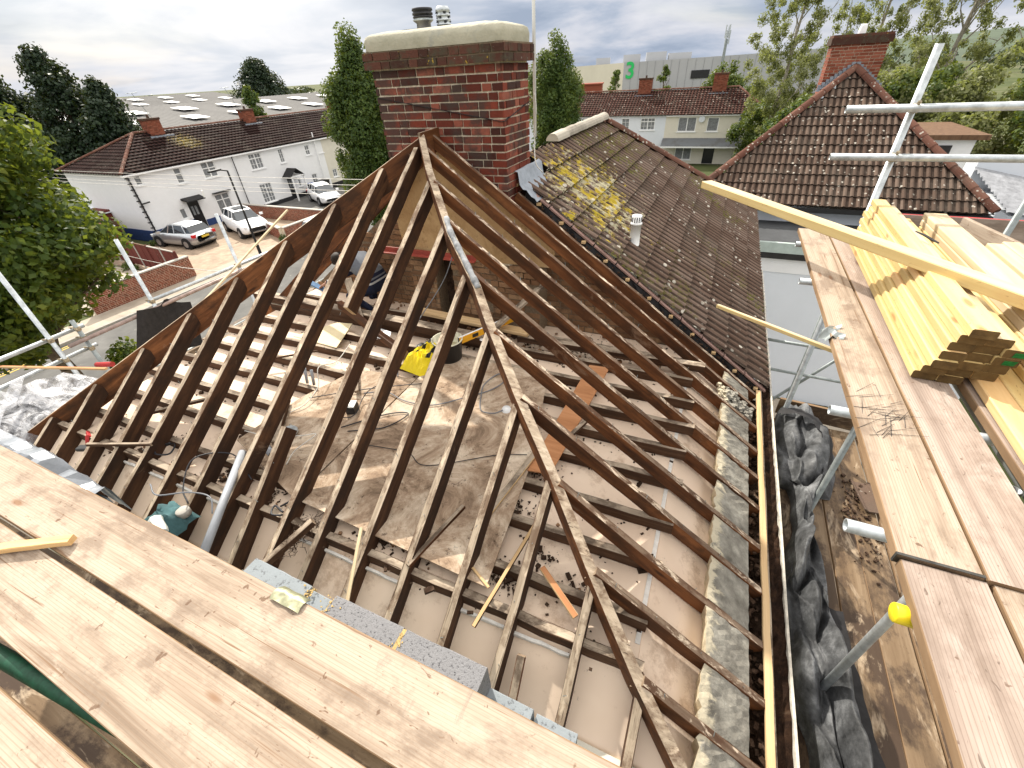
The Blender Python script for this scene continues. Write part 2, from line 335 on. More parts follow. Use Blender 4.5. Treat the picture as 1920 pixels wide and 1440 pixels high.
def bar(name, a, b, w, h, mats, parent=None, up=(0, 0, 1), seg=.25, jit=.0, ch=.003, mid=False, sag=0.):
    """timber whose TOP centre line runs a->b; mats: side, top, end"""
    m, L = frame(a, b, up)
    if not isinstance(mats, (list, tuple)): mats = [mats]
    side, top, end = mats[0], mats[1] if len(mats) > 1 else mats[0], mats[2] if len(mats) > 2 else mats[0]
    n = max(1, min(40, int(L / seg)));  z0 = h / 2 if mid else 0.
    prof = [(-w / 2 + ch, z0), (w / 2 - ch, z0), (w / 2, z0 - ch), (w / 2, z0 - h + ch), (w / 2 - ch, z0 - h), (-w / 2 + ch, z0 - h), (-w / 2, z0 - h + ch), (-w / 2, z0 - ch)]
    vs, fs, fm = [], [], []
    for i in range(n + 1):
        dy, dz = (random.uniform(-jit, jit), random.uniform(-jit, jit)) if 0 < i < n else (0, 0)
        x = L * i / n; dz -= sag * math.sin(math.pi * i / n)
        for (y, z) in prof: vs.append((x, y + dy + random.uniform(-jit, jit) * .4, z + dz + random.uniform(-jit, jit) * .4))
    for i in range(n):
        for k in range(8):
            p, q = i * 8 + k, i * 8 + (k + 1) % 8
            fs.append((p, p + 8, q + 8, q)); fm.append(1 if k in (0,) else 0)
    fs.append(tuple(range(7, -1, -1))[::-1]); fm.append(2)
    fs.append(tuple(n * 8 + k for k in range(8))[::-1]); fm.append(2)
    return mk(name, vs, fs, [side, top, end], parent, fm, mtx=m)
def boxm(c, s, rot=0.):
    x, y, z = s[0] / 2, s[1] / 2, s[2] / 2; cr, sr = math.cos(rot), math.sin(rot)
    v = [(c[0] + a * x * cr - b * y * sr, c[1] + a * x * sr + b * y * cr, c[2] + d * z) for d in (-1, 1) for b in (-1, 1) for a in (-1, 1)]
    return v, [(0, 2, 3, 1), (4, 5, 7, 6), (0, 1, 5, 4), (2, 6, 7, 3), (0, 4, 6, 2), (1, 3, 7, 5)]
class MB:
    def __init__(s): s.v, s.f, s.m, s.r = [], [], [], []
    def add(s, v, f, mi=0, r=None):
        k = len(s.v); s.v += [tuple(p) for p in v]; s.f += [tuple(i + k for i in q) for q in f]; s.m += [mi] * len(f)
        s.r += [random.random() if r is None else r] * len(f); return s
    def box(s, c, z, rot=0., mi=0, r=None): return s.add(*boxm(c, z, rot), mi, r)
    def bx(s, lo, hi, mi=0, r=None): return s.box([(a + b) / 2 for a, b in zip(lo, hi)], [abs(b - a) for a, b in zip(lo, hi)], 0, mi, r)
    def cyl(s, a, b, r0, r1=None, n=12, mi=0, cap=True):
        r1 = r0 if r1 is None else r1; m, L = frame(a, b); v = []
        for x, r in ((0, r0), (L, r1)):
            for k in range(n):
                t = 2 * math.pi * k / n; v.append(m @ Vector((x, r * math.cos(t), r * math.sin(t))))
        f = [(k, (k + 1) % n, n + (k + 1) % n, n + k) for k in range(n)]
        if cap: f += [tuple(range(n))[::-1], tuple(range(n, 2 * n))]
        return s.add(v, f, mi)
    def done(s, name, mats, parent=None, smooth=False, origin=None, rnd=True):
        return mk(name, s.v, s.f, mats, parent, s.m, s.r if rnd else None, smooth, origin=origin)
def tube(name, a, b, mat=None, parent=None, r=.0242, n=16):
    m, L = frame(a, b); v = []; mat = mat or STEEL
    for x, rr in ((0, r * .82), (0, r), (L, r), (L, r * .82), (.12, r * .82), (L - .12, r * .82)):
        for k in range(n):
            t = 2 * math.pi * k / n; v.append((x, rr * math.cos(t), rr * math.sin(t)))
    f = []
    for p, q in ((0, 1), (1, 2), (2, 3), (4, 0), (3, 5)):
        f += [(p * n + k, q * n + k, q * n + (k + 1) % n, p * n + (k + 1) % n) for k in range(n)]
    o = mk(name, v, f, mat, parent, mtx=m, smooth=True); return o
def coupler(p, parent, ax=(1, 0, 0), r=.034):
    b = MB(); p = Vector(p); ax = Vector(ax).normalized()
    b.cyl(p - ax * .026, p + ax * .026, r, n=10); z = Vector((0, 0, 1))
    b.cyl(p - z * .026 + Vector((0, .0, 0)), p + z * .026, r, n=10)
    b.cyl(p + Vector((0, -.03, .03)), p + Vector((0, -.075, .05)), .008, n=6)
    b.cyl(p + Vector((0, -.05, .035)), p + Vector((0, -.062, .042)), .015, n=6)
    return b.done('coupler', COUPL, parent)
def spline(pts, per=6):
    P = [Vector(p) for p in pts]; P = [P[0] * 2 - P[1]] + P + [P[-1] * 2 - P[-2]]; o = []
    for i in range(1, len(P) - 2):
        for k in range(per):
            t = k / per; a, b, c, d = P[i - 1:i + 3]
            o.append(.5 * ((2 * b) + (c - a) * t + (2 * a - 5 * b + 4 * c - d) * t * t + (3 * b - a - 3 * c + d) * t ** 3))
    return o + [P[-2]]
def sweep(name, pts, r, mat, parent=None, per=6, n=6):
    P = spline(pts, per) if per > 1 else [Vector(p) for p in pts]; v, f = [], []
    for i, p in enumerate(P):
        d = (P[min(i + 1, len(P) - 1)] - P[max(i - 1, 0)]).normalized(); u = Vector((0, 0, 1))
        if abs(d.z) > .95: u = Vector((1, 0, 0))
        y = u.cross(d).normalized(); z = d.cross(y); rr = r(i / (len(P) - 1)) if callable(r) else r
        for k in range(n):
            t = 2 * math.pi * k / n; v.append(p + y * math.cos(t) * rr + z * math.sin(t) * rr)
    for i in range(len(P) - 1):
        f += [(i * n + k, i * n + (k + 1) % n, (i + 1) * n + (k + 1) % n, (i + 1) * n + k) for k in range(n)]
    f += [tuple(range(n))[::-1], tuple(range((len(P) - 1) * n, len(P) * n))]
    return mk(name, v, f, mat, parent, smooth=True)
def lathe(name, c, prof, mats, parent=None, n=24, fm=None, ax=None):
    v, f, m = [], [], []
    for (r, z) in prof:
        for k in range(n):
            t = 2 * math.pi * k / n; v.append((c[0] + r * math.cos(t), c[1] + r * math.sin(t), c[2] + z))
    for i in range(len(prof) - 1):
        for k in range(n):
            f.append((i * n + k, i * n + (k + 1) % n, (i + 1) * n + (k + 1) % n, (i + 1) * n + k)); m.append(fm[i] if fm else 0)
    return mk(name, v, f, mats, parent, m, smooth=True)
def bricks(b, o, d, nrm, wid, z0, z1, mi_b=0, mi_m=1, ok=None, rough=.0, bh=.075, proud=.007, bl=.225, seedoff=0):
    """brick skin on a vertical face; b an MB; o base point, d along, nrm outward"""
    o, d, nrm = Vector(o), Vector(d), Vector(nrm); rows = int(round((z1 - z0) / bh)); up = Vector((0, 0, 1))
    for k in range(rows):
        x = -random.uniform(0, .11) if k % 2 else 0.; i = k
        zz = z0 + k * bh
        while x < wid:
            ln = bl if i % 2 == 0 else bl / 2
            if (i % 3) == 1 and random.random() < .3: ln = bl
            a, e = max(0, x), min(wid, x + ln - .013); x += ln; i += 1
            if e - a < .02: continue
            if ok and not (ok(a, zz) and ok(e, zz + bh)): continue
            pr = proud + random.uniform(-rough, rough); j = lambda: random.uniform(-.002, .002)
            q = [o + d * (s + j()) + up * (z + j()) for s, z in ((a, zz), (e, zz), (e, zz + bh - .014), (a, zz + bh - .014))]
            v = [p - nrm * .01 for p in q] + [p + nrm * (pr + random.uniform(-.001, .001)) for p in q]
            f = [(4, 5, 6, 7), (0, 1, 5, 4), (1, 2, 6, 5), (2, 3, 7, 6), (3, 0, 4, 7)]
            if d.cross(up).dot(nrm) < 0: f = [t[::-1] for t in f]
            b.add(v, f, mi_b)
def facade(b, o, d, nrm, w, h, holes, mi=0, rev=.09):
    """wall plane with real openings: holes (x0,x1,z0,z1) measured from o"""
    o, d, nrm = Vector(o), Vector(d), Vector(nrm); up = Vector((0, 0, 1))
    xs = sorted({0., w, *[q for t in holes for q in t[:2]]}); zs = sorted({0., h, *[q for t in holes for q in t[2:4]]})
    P = lambda x, z, k=0.: o + d * x + up * z - nrm * k
    flip = d.cross(up).dot(nrm) < 0
    def F(q): b.add(q[::-1] if flip else q, [(0, 1, 2, 3)], mi)
    for i in range(len(xs) - 1):
        for k in range(len(zs) - 1):
            cx, cz = (xs[i] + xs[i + 1]) / 2, (zs[k] + zs[k + 1]) / 2
            if any(t[0] < cx < t[1] and t[2] < cz < t[3] for t in holes): continue
            F([P(xs[i], zs[k]), P(xs[i + 1], zs[k]), P(xs[i + 1], zs[k + 1]), P(xs[i], zs[k + 1])])
    for (a, e, z0, z1) in [t[:4] for t in holes]:
        F([P(a, z0), P(a, z0, rev), P(e, z0, rev), P(e, z0)][::-1]); F([P(a, z1), P(e, z1), P(e, z1, rev), P(a, z1, rev)][::-1])
        F([P(a, z0), P(a, z1), P(a, z1, rev), P(a, z0, rev)][::-1]); F([P(e, z0), P(e, z0, rev), P(e, z1, rev), P(e, z1)][::-1])
def window(parent, o, d, nrm, a, e, z0, z1, cols=2, glass=None, trans=0, bars=0, sill=True):
    """upvc window set 6 cm back in its opening; glass pane is a sub-part"""
    o, d, nrm = Vector(o), Vector(d), Vector(nrm); up = Vector((0, 0, 1)); b = MB(); t = .06
    def bx(x0, x1, zz0, zz1, n0, n1, mb=b):
        q = [o + d * x + up * z + nrm * n for n in (n0, n1) for z in (zz0, zz1) for x in (x0, x1)]
        mb.add([q[0], q[1], q[2], q[3], q[4], q[5], q[6], q[7]], [(0, 2, 3, 1), (4, 5, 7, 6), (0, 1, 5, 4), (2, 6, 7, 3), (0, 4, 6, 2), (1, 3, 7, 5)])
    bx(a, a + t, z0, z1, -.088, -.03); bx(e - t, e, z0, z1, -.088, -.03)
    bx(a + t, e - t, z0, z0 + t, -.088, -.03); bx(a + t, e - t, z1 - t, z1, -.088, -.03)
    for i in range(1, cols):
        x = a + (e - a) * i / cols; bx(x - .04, x + .04, z0 + t, z1 - t, -.088, -.028)
    if trans: zt = z1 - (z1 - z0) * trans; bx(a + t, e - t, zt - .03, zt + .03, -.088, -.026)
    for i in range(bars):
        z = z0 + (z1 - z0) * (i + 1) / (bars + 1); bx(a + t, e - t, z - .012, z + .012, -.088, -.034)
    if bars:
        for i in range(cols):
            x = a + (e - a) * (i + .5) / cols; bx(x - .012, x + .012, z0 + t, z1 - t, -.088, -.036)
    w = b.done('window', FRAMEW, parent)
    g = MB(); q = [o + d * x + up * z - nrm * .075 for x, z in ((a + .02, z0 + .02), (e - .02, z0 + .02), (e - .02, z1 - .02), (a + .02, z1 - .02))]
    g.add(q, [(0, 1, 2, 3)]); g.done('pane', glass or NET, w)
    if sill:
        s = MB(); bx(a - .1, e + .1, z0 - .07, z0 - .003, -.02, .07, s); s.done('sill', RWHITE, w)
    return w
def tiles(name, o, es, ed, T, smin, smax, pitch, gauge, amp, mats, parent=None, spr=7, lift=.03, seed=0):
    """one tiled slope: o top corner, es along the eaves, ed down the slope"""
    o, es, ed = np.array(o, float), np.array(es, float), np.array(ed, float); es /= np.linalg.norm(es); ed /= np.linalg.norm(ed)
    nr = np.cross(es, ed); nr = nr if nr[2] > 0 else -nr; R = random.Random(seed)
    V, F, A, B2 = [], [], [], []; nc = int(math.ceil(T / gauge)); ds = pitch / spr
    flip = np.dot(np.cross(es, ed), nr) > 0
    for k in range(nc):
        t0, t1 = k * gauge, min(T, (k + 1) * gauge) + .02; tm = (t0 + t1) / 2
        a, e = smin(tm), smax(tm)
        if e - a < .05: continue
        off = (k % 2) * pitch; i0 = int(math.floor(a / ds)); i1 = int(math.ceil(e / ds)); prev = None; tj = {}
        for i in range(i0, i1 + 1):
            s = min(max(i * ds, a), e); ph = (i * ds) / pitch; hh = amp * (.5 + .5 * math.cos(2 * math.pi * ph)) ** 1.4
            ti = int(math.floor((i * ds + off) / (2 * pitch)))
            if ti not in tj: tj[ti] = (R.uniform(-.003, .003), R.uniform(-.0015, .002), R.random())
            jt, jh, col = tj[ti]; base = len(V)
            V.append(o + es * s + ed * t0 + nr * (hh * .9 + jh)); V.append(o + es * s + ed * (t1 + jt) + nr * (hh + lift + jh)); V.append(o + es * s + ed * (t1 + jt) + nr * (hh * .8 - .006))
            if prev is not None:
                for q in ((prev, prev + 1, base + 1, base), (prev + 1, prev + 2, base + 2, base + 1)):
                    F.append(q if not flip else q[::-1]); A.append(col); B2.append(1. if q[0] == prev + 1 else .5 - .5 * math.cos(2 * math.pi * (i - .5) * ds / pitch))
            prev = base
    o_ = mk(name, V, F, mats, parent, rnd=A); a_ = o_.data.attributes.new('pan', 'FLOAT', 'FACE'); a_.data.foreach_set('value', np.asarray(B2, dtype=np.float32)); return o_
def hiptiles(name, a, b, r, L, mats, parent=None, flat=1., gap=.012, mort=None):
    m, T = frame(a, b); n = max(1, int(T / L)); q = MB()
    for i in range(n):
        x0, x1 = T * i / n, T * (i + 1) / n + gap; ra, rb = r * .95, r * 1.05; v = []
        for x, rr in ((x0, ra), (x1, rb)):
            for k in range(9):
                t = math.pi * (k / 8) ; v.append(m @ Vector((x, rr * math.cos(t), rr * math.sin(t) * flat + random.uniform(-.003, .003))))
        f = [(k, k + 1, 10 + k, 9 + k) for k in range(8)] + [tuple(range(8, -1, -1)), tuple(range(9, 18))]
        q.add(v, f)
    return q.done(name, mats, parent)

def foliage(name, centres, radii, n, size, mat, parent=None, stretch=(1, 1, 1), tone=.5, shape='shell', droop=0.):
    """many leaf-sized faces in clumps; centres (k,3), radii (k,)"""
    centres = np.asarray(centres, float); radii = np.asarray(radii, float); k = len(centres)
    idx = RNG.choice(k, n, p=radii ** 2 / (radii ** 2).sum()); d = RNG.normal(size=(n, 3)); d /= np.linalg.norm(d, axis=1)[:, None]
    rr = RNG.random(n) ** (.45 if shape == 'shell' else .7)
    p = centres[idx] + d * (radii[idx] * rr)[:, None] * np.array(stretch)
    nrm = d + RNG.normal(size=(n, 3)) * .7; nrm[:, 2] += .35; nrm /= np.linalg.norm(nrm, axis=1)[:, None]
    t = np.cross(nrm, RNG.normal(size=(n, 3))); t /= np.linalg.norm(t, axis=1)[:, None]; b = np.cross(nrm, t)
    if droop: t[:, 2] -= droop; t /= np.linalg.norm(t, axis=1)[:, None]
    s = size * RNG.uniform(.6, 1.3, n)[:, None]; w = s * .62
    V = np.concatenate([(p - t * s)[:, None], (p - b * w + nrm * s * .15)[:, None], (p + t * s)[:, None], (p + b * w + nrm * s * .15)[:, None]], 1).reshape(-1, 3)
    org = V.mean(0); org[2] = V[:, 2].min()
    me = bpy.data.meshes.new(name); me.vertices.add(4 * n); me.vertices.foreach_set('co', (V - org).ravel())
    me.loops.add(4 * n); me.loops.foreach_set('vertex_index', np.arange(4 * n, dtype=np.int32)); me.polygons.add(n)
    me.polygons.foreach_set('loop_start', np.arange(0, 4 * n, 4, dtype=np.int32)); me.polygons.foreach_set('loop_total', np.full(n, 4, dtype=np.int32))
    ct = RNG.random(k); a = me.attributes.new('rnd', 'FLOAT', 'FACE')
    a.data.foreach_set('value', np.clip(ct[idx] * tone + RNG.random(n) * (1 - tone), 0, 1).astype(np.float32))
    me.materials.append(mat); me.update(); me.validate()
    o = bpy.data.objects.new(name, me); C.objects.link(o); WPOS[o.name] = Vector(org)
    if parent: o.parent = parent
    o.location = Vector(org) - wloc(parent); return o
def pol(az, D, z=0.): a = math.radians(az); return Vector((math.sin(a) * D, math.cos(a) * D, z))
def trunk(parent, base, top, r, mat, limbs=6, spread=1.5, h0=.35, name='trunk'):
    b = MB(); base, top = Vector(base), Vector(top); n = 6; P = [base.lerp(top, i / n) + Vector((random.uniform(-1, 1), random.uniform(-1, 1), 0)) * r * .8 * (i > 0) for i in range(n + 1)]
    for i in range(n): b.cyl(P[i], P[i + 1], r * (1 - i / n * .85), r * (1 - (i + 1) / n * .85), 9, cap=False)
    H = (top - base).length
    for k in range(limbs):
        t = random.uniform(h0, .95); p = base.lerp(top, t); a = random.uniform(0, 6.28); l = spread * random.uniform(.6, 1.1) * (1.25 - t)
        q = p + Vector((math.cos(a) * l * .55, math.sin(a) * l * .55, H * .07)); e = q + Vector((math.cos(a + .3) * l * .5, math.sin(a + .3) * l * .5, H * .09))
        rr = r * (1 - t * .8) * .5; b.cyl(p, q, rr, rr * .6, 6, cap=False); b.cyl(q, e, rr * .6, rr * .25, 6, cap=False)
        for j in range(3):
            g = q.lerp(e, random.random()); b.cyl(g, g + Vector((random.uniform(-1, 1), random.uniform(-1, 1), random.uniform(.2, 1))) * l * .35, rr * .35, rr * .1, 5, cap=False)
    return b.done(name, mat, parent)

# ================================================================== THE STRIPPED ROOF
JV = (1.17, 1.41, 1.79, 2.16, 2.53, 2.90, 3.28, 3.66, 4.04, 4.42)
house = empty('house_under_repair', (-2.88, 2.7, G), 'stripped hipped roof of bare brown rafters on the house in the foreground', 'house')
RZ = lambda u: ZA - SL * (u - UA)          # right slope
FZ = lambda v: ZA - SL * (VA - v)          # front slope
LZ = lambda u: ZA - SL * (UA - u)          # left slope
HP = [(-2.88, 4.22), (-2.578, 3.823), (-2.219, 3.419), (-2.059, 3.235), (-1.635, 2.864), (-1.425, 2.624), (-1.011, 2.198), (-.617, 1.822), (-.247, 1.439), (.135, 1.068), (.44, .80), (.80, .46)]
HZ = [-.488, -.733, -1.003, -1.125, -1.411, -1.571, -1.871, -2.147, -2.416, -2.685, -2.885, -3.12]
def hipv(u): return float(np.interp(u, [p[0] for p in HP], [p[1] for p in HP]))
def hipu(v): return float(np.interp(-v, [-p[1] for p in HP], [p[0] for p in HP]))
# front slope rafters
for u in (-6.32, -5.92, -5.55, -5.15, -4.76, -4.37, -3.97, -3.57, -3.19, -2.56, -2.205, -1.815, -1.43, -1.03, -.64, -.22, .16):
    vt = (u - UA) + VA - .03 if u < UA else hipv(u) - .03
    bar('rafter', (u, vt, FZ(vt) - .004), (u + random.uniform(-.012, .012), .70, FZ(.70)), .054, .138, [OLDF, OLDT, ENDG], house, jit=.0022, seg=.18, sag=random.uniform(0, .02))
# the cut rafter: upper half stops on the binder, lower half stands as a stub
bar('rafter', (-2.885, 4.1, FZ(4.1)), (-2.87, 2.60, FZ(2.60)), .054, .138, [OLDF, OLDT, BATT], house, jit=.0022, seg=.18)
bar('rafter', (-2.95, 1.66, FZ(1.66)), (-2.87, .70, FZ(.70)), .054, .138, [OLDF, OLDT, ENDG], house, jit=.0022, seg=.18)
# right slope rafters
for v in (4.43, 4.10, 3.72, 3.34, 2.97, 2.57, 2.19, 1.79, 1.43, 1.07):
    ut = UA if v > 4.2 else hipu(v) + .03
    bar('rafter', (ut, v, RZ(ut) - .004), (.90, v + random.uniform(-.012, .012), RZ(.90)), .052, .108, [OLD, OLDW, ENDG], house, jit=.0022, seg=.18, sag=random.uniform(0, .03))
bar('rafter', (-2.05, 4.74, RZ(-2.05) - .02), (.90, 4.70, RZ(.90)), .05, .125, [OLD, OLDW, ENDG], house, jit=.006)
# left slope rafters, seen from below past the left hip
for v in (4.45, 4.12):
    ut = min(UA, UA - (VA - v)) - .03
    bar('rafter', (ut, v, LZ(ut) - .01), (-6.62, v, LZ(-6.62)), .054, .138, [OLD, OLDT, ENDG], house, jit=.003)
b = MB()
for v_ in (4.43, 4.10, 3.72, 3.34, 2.97, 2.57, 2.19, 1.79, 1.43, 1.07):
    u_ = (UA if v_ > 4.2 else hipu(v_)) + .15
    while u_ < .85: b.cyl((u_, v_ + random.uniform(-.015, .015), RZ(u_) - .01), (u_ + random.uniform(-.006, .006), v_ + random.uniform(-.01, .01), RZ(u_) + random.uniform(.006, .03)), .0022, n=5); u_ += .275 + random.uniform(-.02, .02)
for u_ in (-5.92, -5.55, -5.15, -4.76, -4.37, -3.97, -3.57, -3.19, -2.885, -2.56, -2.205, -1.815, -1.43, -1.03, -.64, -.22):
    v_ = .9; vt = min((u_ - UA) + VA, 9) if u_ < UA else hipv(u_)
    while v_ < vt - .1: b.cyl((u_ + random.uniform(-.015, .015), v_, FZ(v_) - .01), (u_ + random.uniform(-.01, .01), v_ + random.uniform(-.006, .006), FZ(v_) + random.uniform(.004, .028)), .0022, n=5); v_ += .275 + random.uniform(-.02, .02)
tag(b.done('old_nails', STEELD, house), kind='stuff')
b = MB()
for i in range(1500):   # dust, nests and plaster nibs caught between the joists
    j = random.choice(JV); k_ = random.random(); x = random.gauss(-2.2, 1.7) if k_ < .5 else random.uniform(-5.8, .1)
    if not -5.9 < x < .1: continue
    y = j + random.choice((-.04, .04)) + abs(random.gauss(0, .05)) * random.choice((-1, 1)); s = random.uniform(.003, .016) * (1 + 1.5 * (random.random() < .06)); b.box((x, y, -2.797 + s * .3), (s, s * random.uniform(.6, 2.4), s * .6), random.uniform(0, 3))
tag(b.done('loft_dust', SOIL, house), kind='stuff')
for cx_, cy_, n_, sp_ in ((-1.75, 1.30, 90, .07), (-1.0, 1.95, 120, .09), (-.80, 1.36, 110, .08), (-.33, 1.46, 80, .07), (-3.5, 1.32, 90, .08), (-2.95, 1.32, 80, .07), (-4.3, 1.5, 60, .08), (-.92, 2.33, 90, .07), (-2.7, 3.8, 90, .14), (-1.05, 4.42, 240, .22), (-.35, 4.5, 200, .2), (-1.7, 4.35, 160, .16), (-.62, 1.62, 60, .06), (-3.3, 3.1, 120, .2)):
    b = MB()
    for i in range(n_): s = random.uniform(.003, .011) * (1 + 1.6 * (random.random() < .08)); b.box((random.gauss(cx_, sp_), min(4.8, random.gauss(cy_, sp_ * .6)), -2.795 + s * .35 + abs(random.gauss(0, .01))), (s, s * random.uniform(.5, 2.6), s * .6), random.uniform(0, 3))
    tag(b.done('loft_droppings', SOIL, house), kind='stuff')
# left hip: one deep thin board
tag(bar('hip_board', (-2.86, 4.24, ZA + .012), (-6.72, .38, LZ(-6.72) + .012), .032, .235, [OLD, OLDT, ENDG], house, jit=.002, seg=.3), 'deep thin brown hip board')
# right hip: squarer timber that bows slightly, lead rolled over its upper third
for i in range(len(HP) - 1):
    a, b = (*HP[i], HZ[i] + .012), (*HP[i + 1], HZ[i + 1] + .012)
def hipbeam():
    P = [Vector((p[0], p[1], z + .015)) for p, z in zip(HP, HZ)]; v, f, fm = [], [], []
    for i, p in enumerate(P):
        d = (P[min(i + 1, len(P) - 1)] - P[max(0, i - 1)]).normalized(); y = Vector((0, 0, 1)).cross(d).normalized(); z = d.cross(y)
        for a, b in ((-.032, 0), (.032, 0), (.036, -.02), (.03, -.15), (-.03, -.15), (-.036, -.02)): v.append(p + y * (a + random.uniform(-.003, .003)) + z * (b + random.uniform(-.004, .004)))
    for i in range(len(P) - 1):
        for k in range(6):
            f.append((i * 6 + k, i * 6 + (k + 1) % 6, i * 6 + 6 + (k + 1) % 6, i * 6 + 6 + k)); fm.append(1 if k == 0 else 0)
    f += [tuple(range(6))[::-1], tuple(range(len(P) * 6 - 6, len(P) * 6))]; fm += [0, 0]
    return mk('hip_rafter', v, f, [OLD, OLDT], house, fm)
hipr = hipbeam()
sweep('lead_roll', [(-2.17, 3.375, -1.03), (-2.06, 3.24, -1.105), (-1.9, 3.10, -1.215), (-1.72, 2.94, -1.33), (-1.62, 2.85, -1.40)], lambda t: .027 + .004 * math.sin(t * 31), LEADP, hipr, n=8)
bar('ridge_board', (-2.88, 4.18, ZA + .03), (-2.88, 4.545, ZA + .045), .03, .20, [OLD, OLDT, ENDG], house, jit=.003)
# ceiling joists (cut to the roof slope at their ends), lath-backed plasterboard, sloping ceiling under the eaves
JV = (1.17, 1.41, 1.79, 2.16, 2.53, 2.90, 3.28, 3.66, 4.04, 4.42)
for i, v in enumerate(JV):
    r = random.uniform(-.02, .02); a, b = -5.96, .20 + random.uniform(-.05, .04) - (.06 if i < 3 else 0)
    m = [JS, JT, ENDG]; dz_ = .065 if i == 0 else 0.
    if i in (4, 5): # some are lapped in two lengths
        bar('ceiling_joist', (a, v, -2.70), (-1.9, v + r, -2.695), .058, .10, m, house, jit=.004, seg=.15); bar('ceiling_joist', (-2.3, v + r + .052, -2.70), (b, v + .05, -2.69), .058, .10, m, house, jit=.004, seg=.15)
    else: bar('ceiling_joist', (a, v - r, -2.70 - dz_), (b, v + r, -2.695 - dz_), .058, .10, m, house, jit=.004, seg=.15)
bar('binder', (-6.3, 4.10, -2.585), (-2.02, 3.98, -2.585), .15, .10, [JS, JT, ENDG], house, jit=.003)
bar('binder', (-3.45, 4.32, -2.56), (-1.75, 4.22, -2.56), .14, .04, [BATT, BATT, BATT], house, jit=.002)
bar('binder', (-1.9, 4.22, -2.63), (.25, 4.28, -2.64), .09, .075, [JS, JT, ENDG], house, jit=.003)
bar('strut', (-4.55, 4.05, -2.48), (-3.05, 3.45, -2.66), .075, .10, [OLD, OLD, ENDG], house, jit=.004)
bar('strut', (-4.62, 4.38, -2.28), (-4.1, 3.9, -2.60), .11, .03, [JS, JT, ENDG], house, jit=.002)
bar('strut', (-1.72, 4.6, -2.10), (-2.25, 3.95, -2.58), .09, .035, [JT, JT, ENDG], house, jit=.002)
def sheet(name, pts, th, mat, parent=None, **k):
    n = len(pts); P = [Vector(p) for p in pts]; nr = (P[1] - P[0]).cross(P[2] - P[0]).normalized(); nr = nr if nr.z > 0 else -nr
    up = (P[1] - P[0]).cross(P[2] - P[0]).z > 0; v = P + [p - nr * th for p in P]; top = tuple(range(n)); bot = tuple(range(2 * n - 1, n - 1, -1))
    f = [top if up else top[::-1], bot if up else bot[::-1]] + [((i, i + n, (i + 1) % n + n, (i + 1) % n) if up else (i, (i + 1) % n, (i + 1) % n + n, i + n)) for i in range(n)]
    return mk(name, v, f, mat, parent, **k)
sheet('ceiling_board', [(-5.88, 1.22, -2.80), (.118, 1.22, -2.80), (.118, 4.84, -2.80), (-5.88, 4.84, -2.80)], .012, CEIL, house)
o = .168
sheet('sloping_ceiling', [(.12, 1.22, RZ(.12) - o), (.12, 4.84, RZ(.12) - o), (.52, 4.84, RZ(.52) - o), (.52, .80, RZ(.52) - o)], .012, CEIL, house)
sheet('sloping_ceiling', [(-5.88, 1.218, FZ(1.218) - o), (-6.28, .66, FZ(.66) - o), (.52, .66, FZ(.66) - o), (.12, 1.218, FZ(1.218) - o)], .012, CEIL, house)
sheet('sloping_ceiling', [(-5.885, 1.22, LZ(-5.885) - o), (-5.885, 4.84, LZ(-5.885) - o), (-6.3, 4.84, LZ(-6.3) - o), (-6.3, .80, LZ(-6.3) - o)], .012, CEIL, house)
PLASTER = plain('white_plaster_edge', (.70, .68, .64), .9, 0, .15, 20.)
bar('joint_tape', (.10, 1.3, -2.796), (.10, 4.6, -2.796), .03, .003, [PLASTER], house)
for a, e in ((-.62, -.26), (-1.0, -.67), (-1.80, -1.46), (-2.18, -1.85), (-2.52, -2.25), (-3.52, -3.24), (-3.93, -3.62), (-4.32, -4.01), (-4.72, -4.41)):
    bar('plaster_edge', (a, 1.10, FZ(1.10) - .128), (e, 1.10 + random.uniform(-.01, .01), FZ(1.10) - .128), .02, .03, [PLASTER], house, seg=.06, jit=.004)
# beam filling between the rafter feet on the right
ys = [4.70, 4.43, 4.10, 3.72, 3.34, 2.97, 2.57, 2.19, 1.79, 1.43, 1.07, .72]
def fill(y0, y1, k):
    v, f, fm = [], [], []; nx, ny = 7, 9
    for j in range(ny + 1):
        for i in range(nx + 1):
            x = .485 + .30 * i / nx + (random.uniform(-.014, .014) if i == 0 else random.uniform(-.003, .003)); y = y0 + (y1 - y0) * j / ny
            v.append((x, y, RZ(x) - .012 - (random.uniform(.0, .012)) - (.008 if i == 0 else 0)))
    for j in range(ny):
        for i in range(nx): a = j * (nx + 1) + i; f.append((a, a + 1, a + nx + 2, a + nx + 1)); fm.append(0)
    b = len(v)
    for j in range(ny + 1):
        for i in (0, nx): q = v[j * (nx + 1) + i]; v.append((q[0], q[1], q[2] - .22))
    for j in range(ny):
        a0, a1 = j * (nx + 1), (j + 1) * (nx + 1); f.append((a0, a1, b + 2 * (j + 1), b + 2 * j)); fm.append(1)
        f.append((a1 + nx, a0 + nx, b + 2 * j + 1, b + 2 * j + 3)); fm.append(0)
    return mk('beam_filling', v, f, [INF, INFP], house, fm)
for k in range(len(ys) - 1):
    if k == 1: continue
    fill(ys[k + 1] + .027, ys[k] - .027, k)
b = MB()
for i in range(260):   # broken filling in the second bay
    s = random.uniform(.012, .045); x = random.uniform(.44, .82); b.box((x, random.uniform(4.13, 4.40), RZ(x) - .05 + random.uniform(-.03, .05)), (s, s * random.uniform(.6, 1.3), s * .7), random.uniform(0, 3))
tag(b.done('loose_mortar', INF, house), kind='stuff')
